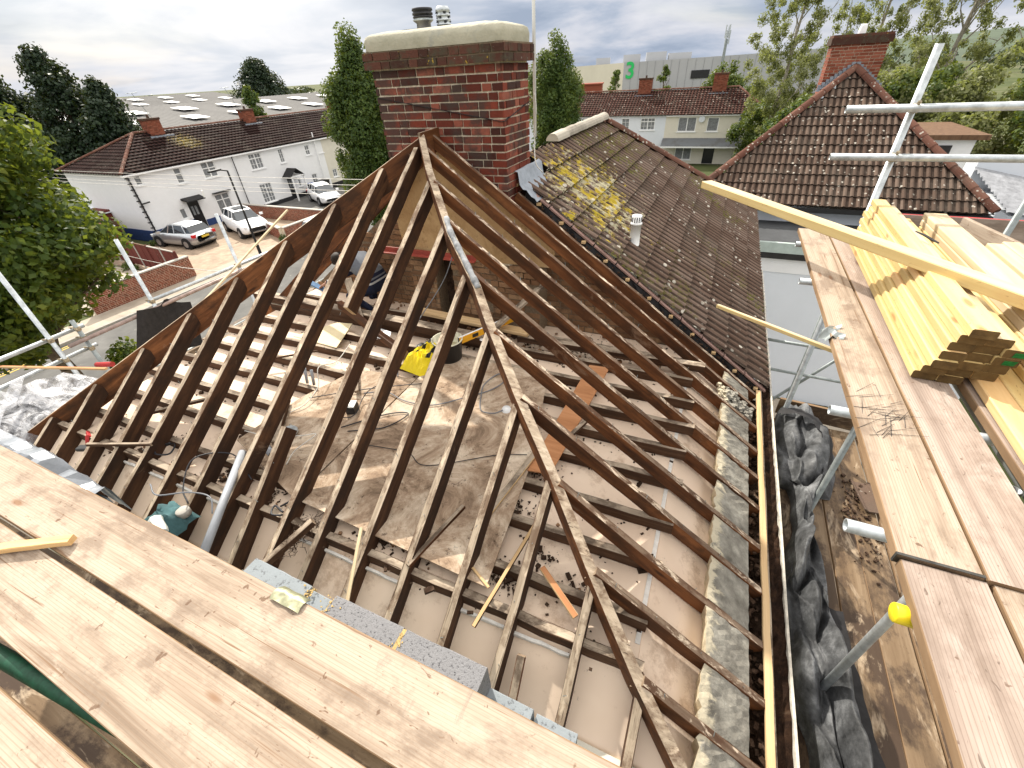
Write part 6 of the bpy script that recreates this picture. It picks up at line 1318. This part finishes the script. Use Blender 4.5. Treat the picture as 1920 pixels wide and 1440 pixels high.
# ================================================================== FAR BUILDINGS
fa = empty('warehouse', (-90, 65, G), 'long low grey sheet-roofed warehouse with rows of white rooflights behind the white terrace', 'warehouse', 'industrial buildings')
def sheetroof(x0, z0, x1, z1, y0, y1):
    b = MB(); n = 60
    b.add([(x0, y0, z0), (x0, y1, z0), (x1, y1, z1), (x1, y0, z1)], [(0, 1, 2, 3) if x1 < x0 else (3, 2, 1, 0)])
    for i in range(n * 2): y = y0 + (y1 - y0) * (i + .5) / (n * 2); b.add([(x0, y - .16, z0 + .01), (x0, y, z0 + .07), (x0, y + .16, z0 + .01), (x1, y - .16, z1 + .01), (x1, y, z1 + .07), (x1, y + .16, z1 + .01)], [(0, 1, 4, 3), (1, 2, 5, 4)])
    return b.done('roof', SHEETR, fa)
sheetroof(-62, -3.75, -80, -1.55, 26, 110); sheetroof(-98, -3.75, -80, -1.55, 26, 110); sheetroof(-98, -3.3, -122, -.55, 24, 90); sheetroof(-146, -3.3, -122, -.55, 24, 90)
b = MB(); b.bx((-97.5, 26.3, G), (-62.4, 109.7, -3.9)); b.bx((-145, 24.3, G), (-98.5, 89.5, -3.5)); b.done('wall', plain('dark_wall', (.16, .15, .14), .9), fa)
b = MB(); b.add([(-62.5, 26.2, -3.9), (-80, 26.2, -1.65), (-97.5, 26.2, -3.9)], [(0, 1, 2)]); b.add([(-98.5, 24.2, -3.5), (-122, 24.2, -.7), (-145.5, 24.2, -3.5)], [(0, 1, 2)]); b.done('gable', SHEETR, fa)
sky0 = None
for r_, (t, off) in enumerate(((.28, 0), (.66, 3.6))):
    for i in range(11):
        y = 31 + off + i * 7.2; x = -62 - 18 * t; z = -3.75 + 2.2 * t + .30; b = MB(); b.add([(x + 1.4, y - 1.2, z - .171), (x + 1.4, y + 1.2, z - .171), (x - 1.4, y + 1.2, z + .171), (x - 1.4, y - 1.2, z + .171)], [(0, 1, 2, 3)])
        b.done('rooflight', SKYL, fa)
for r_ in range(3):
    for i in range(9):
        y = 29 + (r_ % 2) * 3 + i * 6.4; t = .2 + .28 * r_; x = -98 - 24 * t; z = -3.3 + 2.75 * t + .30; b = MB(); b.add([(x + 1.3, y - 1.0, z - .149), (x + 1.3, y + 1.0, z - .149), (x - 1.3, y + 1.0, z + .149), (x - 1.3, y - 1.0, z + .149)], [(0, 1, 2, 3)]); b.done('rooflight', SKYL, fa)
fb = empty('warehouse', (-5, 160, G), 'big pale flat-roofed depot with a green number on its corner, above the speckled roof', 'warehouse', 'industrial buildings')
cA, cB, cC = pol(-11.75, 150), pol(-17.2, 178), pol(9, 158); zt_ = .35
b = MB(); b.add([tuple(cB + Vector((0, 0, G))), tuple(cA + Vector((0, 0, G))), tuple(cA + Vector((0, 0, zt_))), tuple(cB + Vector((0, 0, zt_ - .2)))], [(0, 1, 2, 3)], 1)
b.add([tuple(cA + Vector((0, 0, G))), tuple(cC + Vector((0, 0, G))), tuple(cC + Vector((0, 0, zt_ + .4))), tuple(cA + Vector((0, 0, zt_)))], [(0, 1, 2, 3)], 0)
dd = (cC - cA).normalized(); nn = Vector((-dd.y, dd.x, 0)); far = nn * 60
b.add([tuple(cA + Vector((0, 0, zt_))), tuple(cC + Vector((0, 0, zt_ + .4))), tuple(cC + far + Vector((0, 0, zt_))), tuple(cA + far + Vector((0, 0, zt_))), tuple(cB + Vector((0, 0, zt_ - .2)))], [(0, 1, 2, 3), (0, 3, 4)], 0)
b.done('wall', [CLADG, CLADB], fb)
b = MB()
for k in range(26): p = cA.lerp(cC, (k + 1) / 27) - nn * .02; b.add(*boxm((p.x, p.y, (G + zt_) / 2), (.10, .10, zt_ - G), 0))
b.done('cladding_joint', plain('joint_grey', (.30, .31, .32), .8), fb)
for az, dz, w_, h_ in ((-13.9, 170, 4.2, 1.6), (-11.0, 162, 4.8, 1.9), (-8.6, 160, 5.5, 2.1), (-6.3, 160, 6., 1.6)):
    p = pol(az, dz); b = MB(); b.add(*boxm((p.x, p.y, zt_ + h_ / 2 - .2), (w_, 4, h_ + .3), .2)); b.done('roof_unit', CLADG, fb)
p = cA.lerp(cC, .36) - nn * .05; b = MB(); b.add(*boxm((p.x, p.y, -3.1), (4.6, .3, 1.8), math.atan2(dd.y, dd.x))); b.done('dark_louvre', BPL, fb)
cu = bpy.data.curves.new('number_three', 'FONT'); cu.body = '3'; cu.size = 5.2; cu.extrude = .05; cu.materials.append(GREENS); cu.offset = .10
to_ = bpy.data.objects.new('n', cu); C.objects.link(to_); bpy.context.view_layer.update(); me_ = bpy.data.meshes.new_from_object(to_.evaluated_get(bpy.context.evaluated_depsgraph_get())); bpy.data.objects.remove(to_); to = bpy.data.objects.new('number_sign', me_); C.objects.link(to); to.parent = fb; p = cA + dd * .5 - nn * .12
to.matrix_local = Matrix.Translation(Vector((p.x, p.y, -3.15)) - wloc(fb)) @ Matrix.Rotation(math.atan2(dd.y, dd.x), 4, 'Z') @ Matrix.Rotation(math.radians(90), 4, 'X')
p = pol(-16.0, 120); b = MB(); b.add(*boxm((p.x, p.y, (G - 3.3) / 2), (9, 6, -3.3 - G), .2)); b.add(*boxm((p.x, p.y, -3.2), (9.4, 6.4, .25), .2)); tag(b.done('brick_building', BRFAR), 'small flat-topped brick building left of the pale depot', 'building')
ms = empty('phone_mast', tuple(pol(-2.15, 138, G)), 'tall grey phone mast beside the pale depot', 'mast'); p = pol(-2.15, 138)
b = MB(); b.cyl((p.x, p.y, G), (p.x, p.y, 3.6), .45, .28, 10); b.done('pole', STEELD, ms); b = MB()
for k in range(6):
    a = k * math.pi / 3; b.cyl((p.x + .5 * math.cos(a), p.y + .5 * math.sin(a), 2.6 + (k % 2) * 1.2), (p.x + .5 * math.cos(a), p.y + .5 * math.sin(a), 5.2 + (k % 2) * 1.0), .14, n=6); b.cyl((p.x, p.y, 3 + k * .4), (p.x + .5 * math.cos(a), p.y + .5 * math.sin(a), 3 + k * .4), .05, n=5)
b.cyl((p.x, p.y, 3.6), (p.x, p.y, 6.0), .08, n=6); b.done('antenna', STEEL, ms)
# things beyond the hipped house on the right
ex = empty('outbuilding', (9, 17, G), 'dark felt-roofed outbuilding right of the pyramid roof', 'outbuilding', 'outbuildings at right')
b = MB(); b.bx((7.1, 14.6, G), (13, 19.5, -4.1)); b.done('wall', RCREAM, ex); b = MB(); b.bx((6.9, 14.4, -4.09), (13.2, 19.7, -3.9)); b.done('felt_roof', TARP, ex)
cr = empty('lean_to', (7.7, 16.6, -3.9), 'corrugated metal lean-to roof beside the pyramid roof', 'lean-to', 'outbuildings at right')
v = []
for i in range(49):
    for j in (0, 1): v.append((6.75 + 1.35 * j, 15.1 + 3.0 * i / 48, -2.95 - .28 * j - .13 * (48 - i) / 12 + .035 * math.cos(i * math.pi / 2)))
mk('corrugated_roof', v, [(i * 2, i * 2 + 1, i * 2 + 3, i * 2 + 2) for i in range(48)], plain('corrugated_metal', (.34, .35, .37), .4, .5, .3), cr)
b = MB(); b.bx((6.8, 15.2, -3.9), (8.0, 18.0, -3.55)); b.bx((6.78, 18.1, -3.9), (8.3, 18.9, -2.75)); b.done('wall', RPALE, cr)
cp = empty('stacked_clay_tiles', (9.2, 17.4, -3.9), 'pile of orange clay tiles on the felt roof at far right', 'tiles'); b = MB()
for i in range(90): b.add(*boxm((9.1 + random.gauss(0, .7), 17.8 + random.gauss(0, .35), -3.83 + abs(random.gauss(0, .2))), (.34, .24, .03), random.uniform(0, 3)))
b.done('tile_pieces', plain('orange_clay', (.40, .13, .07), .85, 0, .3), cp)
wb = empty('outbuilding', (8.3, 26, G), 'small white building with a brown flat roof below the hedge at right', 'outbuilding', 'outbuildings at right')
b = MB(); b.bx((6.6, 24, G), (8.6, 28, -2.95)); b.done('wall', RWHITE, wb); b = MB(); b.bx((6.4, 23.8, -2.95), (8.9, 28.2, -2.78)); b.done('roof', FBRN, wb); q = MB(); q.bx((7.35, 23.96, -3.55), (7.95, 23.985, -3.15)); q.done('window', BPL, wb)
fence('panel_fence', (8.9, 27), (20, 30), 4.0, 'brown rusty-looking fence below the hedge at far right', wood('orange_brown_fence', [(.20, .06, .02), (.30, .10, .035), (.40, .16, .06)], (6, 6, 1)), 6, False, 'fences across the road')
# distant rise
v = []; n = 48
for i in range(n + 1):
    az = -5 + 60 * i / n
    for j, (D, hz) in enumerate(((420, 0), (620, .55), (860, 1.))): p = pol(az, D); hh = hz * (9.5 + 12 * max(0, math.sin(math.radians((az - 2) * 4.2))) + 2.2 * mn.noise(Vector((az * .35, j, 0)))) ; v.append((p.x, p.y, G + hh))
tag(mk('hill', v, [(i * 3 + j, i * 3 + 3 + j, i * 3 + 4 + j, i * 3 + 1 + j) for i in range(n) for j in range(2)], plain('far_wood', (.06, .085, .05), .95, 0, .3, .02), smooth=True), kind='structure')
v = []
for i in range(400):
    az = random.uniform(-70, 50); D = random.uniform(230, 600); p = pol(az, D); v.append((p.x, p.y, G + random.uniform(.5, 4.5)))
tag(foliage('distant_trees', v, [random.uniform(4, 7) for _ in v], 26000, .9, L_CON, None, (1, 1, .55)), 'far-off belt of trees along the skyline', 'trees', None, 'stuff')

# ================================================================== TREES
def ell(c, r, k, rr, squeeze=None):
    """clump centres through an egg-shaped crown"""
    o = []
    while len(o) < k:
        d = np.array([random.uniform(-1, 1) for _ in range(3)]); n_ = np.linalg.norm(d)
        if n_ > 1 or n_ < .35: continue
        s = squeeze(d[2]) if squeeze else 1.
        o.append((c[0] + d[0] * r[0] * s, c[1] + d[1] * r[1] * s, c[2] + d[2] * r[2]))
    return o, [rr * random.uniform(.6, 1.25) for _ in o]
# big lime on the left
p = Vector((-15.6, 3.9, 0)); t = empty('street_tree', (p.x, p.y, G), 'large yellow-green leafy street tree filling the left edge', 'tree', 'street trees')
trunk(t, (p.x, p.y, G), (p.x - .2, p.y + .2, -1.2), .24, BARK, 12, 3.2, .32)
cc, rr = ell((p.x - .70, p.y - .30, -2.1), (3.35, 3.1, 3.6), 300, .66, lambda z: (1 - abs(z) ** 2.4) ** .5 * (1.0 if z > 0 else 1.05))
foliage('crown', cc, rr, 95000, .085, L_LIME, t, (1, 1, .8), .45)
cc, rr = ell((p.x + .55, p.y + 1.2, -6.6), (.7, .6, .6), 14, .34); foliage('trunk_shoots', cc, rr, 2600, .07, L_LIME, t, (1, 1, 1), .4)
for az, D, top, bot, w, lab, k, n in ((-40.25, 26, 1.95, -7.6, 1.62, 'tall columnar tree left of the big chimney', 210, 84000), (-18.95, 34, 1.9, -7.4, 1.85, 'tall columnar tree right of the big chimney', 200, 70000)):
    p = pol(az, D); t = empty('columnar_tree', (p.x, p.y, G), lab, 'tree', 'columnar trees'); trunk(t, (p.x, p.y, G), (p.x, p.y, top - 1.2), .17, BARK, 10, .9, .25)
    cc, rr = ell((p.x, p.y, (top + bot) / 2), (w * .95, w * .95, (top - bot) / 2 - .3), k, .50, lambda z: (1 - abs(z) ** 3.6) ** .6 * (1 - .06 * z)); foliage('crown', cc, rr, n, .070, L_POP, t, (1, 1, 1.25), .45)
def conifer(az, D, top, w, lab, n, base=G, ragged=.35, k=70, mat=L_CON, sz=.14):
    p = pol(az, D); t = empty('conifer', (p.x, p.y, G), lab, 'tree', 'conifers'); trunk(t, (p.x, p.y, G), (p.x, p.y, top - .5), .2, BARK, 10, w * .8, .25)
    cc, rr = [], []
    for i in range(k):
        h = random.random() ** .8; z = base + .8 + (top - base - .8) * h; r = w * (1 - h) ** .62 * random.uniform(.4, 1.05); a = random.uniform(0, 6.28)
        cc.append((p.x + math.cos(a) * r, p.y + math.sin(a) * r, z + r * .1)); rr.append(w * (.16 + .22 * (1 - h)) * random.uniform(.7, 1.3))
    cc.append((p.x, p.y, top - .25)); rr.append(w * .10); foliage('crown', cc, rr, n, sz, mat, t, (1, 1, .75), .5, 'full', .0)
conifer(-68.9, 60, 2.0, 4.6, 'dark conifer at the far left edge, behind the lime tree', 26000, sz=.15, k=150)
conifer(-65.0, 57, 3.1, 4.3, 'tallest dark ragged conifer behind the end of the white terrace', 28000, sz=.15, k=150)
conifer(-62.4, 54, .9, 3.4, 'lower dark conifer closest to the white terrace roof', 22000, sz=.15, k=130)
conifer(-49.4, 140, 5.0, 6.4, 'broad dark conifer standing beyond the warehouse roofs', 20000, k=170, sz=.26, base=-5)
conifer(-50.6, 60, -.05, 2.3, 'small green conifer behind the left terrace chimney', 11000, mat=L_POP, sz=.13)
conifer(-12.4, 66, -.55, 1.9, 'small dark conifer left of the chimney on the speckled roof', 4000, mat=L_POP, sz=.13, k=50)
conifer(-7.5, 66, -.45, 1.8, 'small dark conifer right of the chimney on the speckled roof', 4000, mat=L_POP, sz=.13, k=50)
def loose(az, D, top, rx, cz, rz, lab, n, k, sz, rr0, mat=L_BIR, bark=BARKP, limbs=16, cat='tree', grp='airy trees at right', nm='birch_tree'):
    p = pol(az, D); t = empty(nm, (p.x, p.y, G), lab, cat, grp); trunk(t, (p.x, p.y, G), (p.x + .4, p.y, top - .8), .2, bark, limbs, rx * 1.1, .3)
    cc, rr = ell((p.x, p.y, cz), (rx, rx, rz), k, rr0, lambda z: (1 - abs(z) ** 2.5) ** .5); foliage('crown', cc, rr, n, sz, mat, t, (1, 1, 1.1), .6, 'full', .5)
loose(3.4, 44, 6.6, 2.7, .4, 6.0, 'tall airy pale-leaved tree left of the brick chimney at right', 32000, 200, .072, .38)
loose(9.8, 47, 7.6, 2.8, 1.2, 6.4, 'tall airy pale-leaved tree just right of the brick chimney', 30000, 190, .072, .38)
loose(15.4, 43, 7.4, 2.6, 1.0, 6.2, 'thin leaning tree with open branches behind the scaffold pole', 21000, 140, .07, .36, limbs=30)
loose(21.6, 40, 7.2, 2.7, 1.2, 6.2, 'open-crowned tree at the top right corner', 21000, 140, .07, .36, limbs=30)
loose(-1.6, 66, -.3, 2.3, -2.8, 2.5, 'bushy yellow-green tree behind the right end of the speckled roof', 7000, 50, .15, .7, L_BSH, BARK, 6, 'tree', 'airy trees at right', 'bushy_tree')
for i, (az, D, cz, rx, rz, lab, mat) in enumerate(((6.9, 38, -5.0, 2.6, 3.2, 'dark green bush left of the brick chimney', L_POP), (11.8, 36, -4.2, 2.8, 3.4, 'tall bush behind the pyramid roof, right of its chimney', L_BIR), (15.6, 36, -3.6, 2.8, 3.2, 'broad bush behind the crossing of pole and rail', L_BSH), (19.4, 35, -3.6, 2.8, 3.2, 'wide grey-green bush near the right edge', L_BIR), (23.4, 34, -3.9, 2.8, 3.2, 'bush at the extreme right edge', L_BSH), (3.0, 48, -5.4, 2.4, 2.8, 'small bush at the foot of the airy tree by the terrace end', L_BSH), (-.2, 70, -5.6, 3, 3.0, 'low shrub beyond the hipped end of the speckled roof', L_BSH))):
    p = pol(az, D); t = empty('bush', (p.x, p.y, G), lab, 'bush', 'bushes at right'); trunk(t, (p.x, p.y, G), (p.x, p.y, cz + rz * .3), .12, BARK, 7, rx, .2, 'stem')
    cc, rr = ell((p.x, p.y, cz), (rx, rx, rz), 60, .62, lambda z: (1 - abs(z) ** 3) ** .5); foliage('crown', cc, rr, 20000, .10, mat, t, (1, 1, .9), .5, 'full')
for i, (x, y, s_, lab) in enumerate(((-27.5, 13.05, .35, 'weeds at the foot of the red fence, nearer the road'), (-31.0, 13.3, .4, 'weeds at the foot of the red fence, nearer the house'), (-25.3, 20.0, .35, 'grass tuft by the end of the short angled wall'), (-33.9, 16.9, .4, 'low plants beside the terrace end wall'))):
    cc, rr = ell((x, y, G + .2), (s_ * 2, s_, s_ * .6), 9, .22); o = foliage('weeds', cc, rr, 900, .05, L_BSH, None, (1, 1, .8)); tag(o, lab, 'weeds', 'weeds across the road')

# ================================================================== SKY, SUN, CAMERA
SUNAZ, SUNEL = math.radians(-48.), math.radians(40.)
sd = Vector((math.sin(SUNAZ) * math.cos(SUNEL), math.cos(SUNAZ) * math.cos(SUNEL), math.sin(SUNEL)))
W.use_nodes = True; nt = W.node_tree; nt.nodes.clear()
N = lambda ty, **k: [setattr(o, a, b) or o for o in [nt.nodes.new(ty)] for a, b in (k or {'label': ''}).items()][-1]
out = N('ShaderNodeOutputWorld'); bg = N('ShaderNodeBackground'); nt.links.new(bg.outputs[0], out.inputs[0]); bg.inputs['Strength'].default_value = .1
sky = N('ShaderNodeTexSky', sky_type='NISHITA'); sky.sun_disc = False; sky.sun_elevation = SUNEL; sky.sun_rotation = SUNAZ; sky.altitude = 50; sky.air_density = 1.; sky.dust_density = 2.
tc = N('ShaderNodeTexCoord'); sep = N('ShaderNodeSeparateXYZ'); nt.links.new(tc.outputs['Generated'], sep.inputs[0])
def Mt(op, a, b=0., clamp=False):
    o = N('ShaderNodeMath', operation=op); o.use_clamp = clamp
    for i, v in enumerate((a, b)):
        if hasattr(v, 'node'): nt.links.new(v, o.inputs[i])
        else: o.inputs[i].default_value = v
    return o.outputs[0]
zz = Mt('ADD', Mt('MAXIMUM', sep.outputs[2], 0.), .16); cb = N('ShaderNodeCombineXYZ'); nt.links.new(Mt('DIVIDE', sep.outputs[0], zz), cb.inputs[0]); nt.links.new(Mt('DIVIDE', sep.outputs[1], zz), cb.inputs[1])
def Nz(sc, det, dist=0., off=0.):
    mp = N('ShaderNodeMapping'); mp.inputs['Location'].default_value = (off, off * .7, 0); nt.links.new(cb.outputs[0], mp.inputs[0])
    o = N('ShaderNodeTexNoise'); o.inputs['Scale'].default_value = sc; o.inputs['Detail'].default_value = det; o.inputs['Roughness'].default_value = .55; o.inputs['Distortion'].default_value = dist; nt.links.new(mp.outputs[0], o.inputs['Vector']); return o.outputs['Fac']
def Rp(f, st):
    o = N('ShaderNodeValToRGB'); e = o.color_ramp.elements
    while len(e) < len(st): e.new(.5)
    for i, (p_, c_) in enumerate(st): e[i].position = p_; e[i].color = (c_, c_, c_, 1) if isinstance(c_, (int, float)) else (*c_, 1)
    nt.links.new(f, o.inputs[0]); return o.outputs[0]
def Mx(f, a, b, mode='MIX'):
    o = N('ShaderNodeMix', data_type='RGBA', blend_type=mode); o.clamp_result = False
    for v, k in ((f, 0), (a, 6), (b, 7)):
        if hasattr(v, 'node'): nt.links.new(v, o.inputs[k])
        else: o.inputs[k].default_value = v if k == 0 else (*v, 1)
    return o.outputs[2]
cloud = Rp(Nz(.62, 7, .35, 3.1), [(.38, (2.5, 3.0, 3.9)), (.46, (3.3, 3.75, 4.6)), (.53, (4.5, 4.7, 5.3)), (.64, (5.6, 5.65, 6.0))])
hi = Rp(sep.outputs[2], [(.12, 0.), (.45, 1.)]); cloud = Mx(hi, cloud, Rp(Nz(.5, 6, .3, 6.), [(.35, (11.5, 11.2, 11.0)), (.65, (16.5, 15.6, 14.4))]))  # brighter overhead cloud, out of view, added to fill the scene with light
dn_ = N('ShaderNodeVectorMath', operation='DOT_PRODUCT'); nv = N('ShaderNodeVectorMath', operation='NORMALIZE'); nt.links.new(tc.outputs['Generated'], nv.inputs[0]); nt.links.new(nv.outputs[0], dn_.inputs[0])
gl = Vector((sd.x, sd.y, .26)).normalized(); dn_.inputs[1].default_value = gl
glow = Rp(dn_.outputs['Value'], [(.90, 0.), (.97, .30), (.994, 1.)])
cloud = Mx(glow, cloud, (11., 10.8, 10.2))
cover = Rp(Nz(.45, 5, .3, 9.4), [(.30, .6), (.48, .98)])
col = Mx(cover, sky.outputs[0], cloud); nt.links.new(col, bg.inputs['Color'])
sl_ = bpy.data.lights.new('sun', 'SUN'); sl_.energy = 4.4; sl_.angle = math.radians(.9); sl_.color = (1., .93, .82); so = bpy.data.objects.new('sun', sl_); C.objects.link(so); so.rotation_euler = sd.to_track_quat('Z', 'Y').to_euler()
f_, th, rl, al = 803., .6300, -.0608, .4477
fw = np.array([0, math.cos(th), -math.sin(th)]); rt = np.array([1., 0, 0]); up_ = np.array([0, math.sin(th), math.cos(th)])
r2 = rt * math.cos(rl) + up_ * math.sin(rl); u2 = -rt * math.sin(rl) + up_ * math.cos(rl)
UU, VV = np.array([math.cos(al), -math.sin(al), 0]), np.array([math.sin(al), math.cos(al), 0])
cv = lambda w: Vector((w @ UU, w @ VV, w[2]))
cd = bpy.data.cameras.new('camera'); cam = bpy.data.objects.new('camera', cd); C.objects.link(cam)
cam.matrix_world = Matrix((cv(r2), cv(u2), cv(-fw))).transposed().to_4x4(); cd.sensor_width = 36.; cd.lens = 36. * f_ / 1920.; cd.clip_end = 6000.; cd.clip_start = .05
bpy.context.scene.camera = cam
for o in list(bpy.context.scene.objects):     # put the ground at z = 0
    if o.parent is None: m_ = o.matrix_basis.copy(); m_.translation.z += 8.4; o.matrix_basis = m_
vs = bpy.context.scene.view_settings; vs.view_transform = 'Standard'; vs.look = 'None'; vs.exposure = 0.55; vs.gamma = 1.
bpy.context.scene.cycles.use_denoising = True
bpy.context.scene.cycles.max_bounces = 6; bpy.context.scene.cycles.transparent_max_bounces = 12
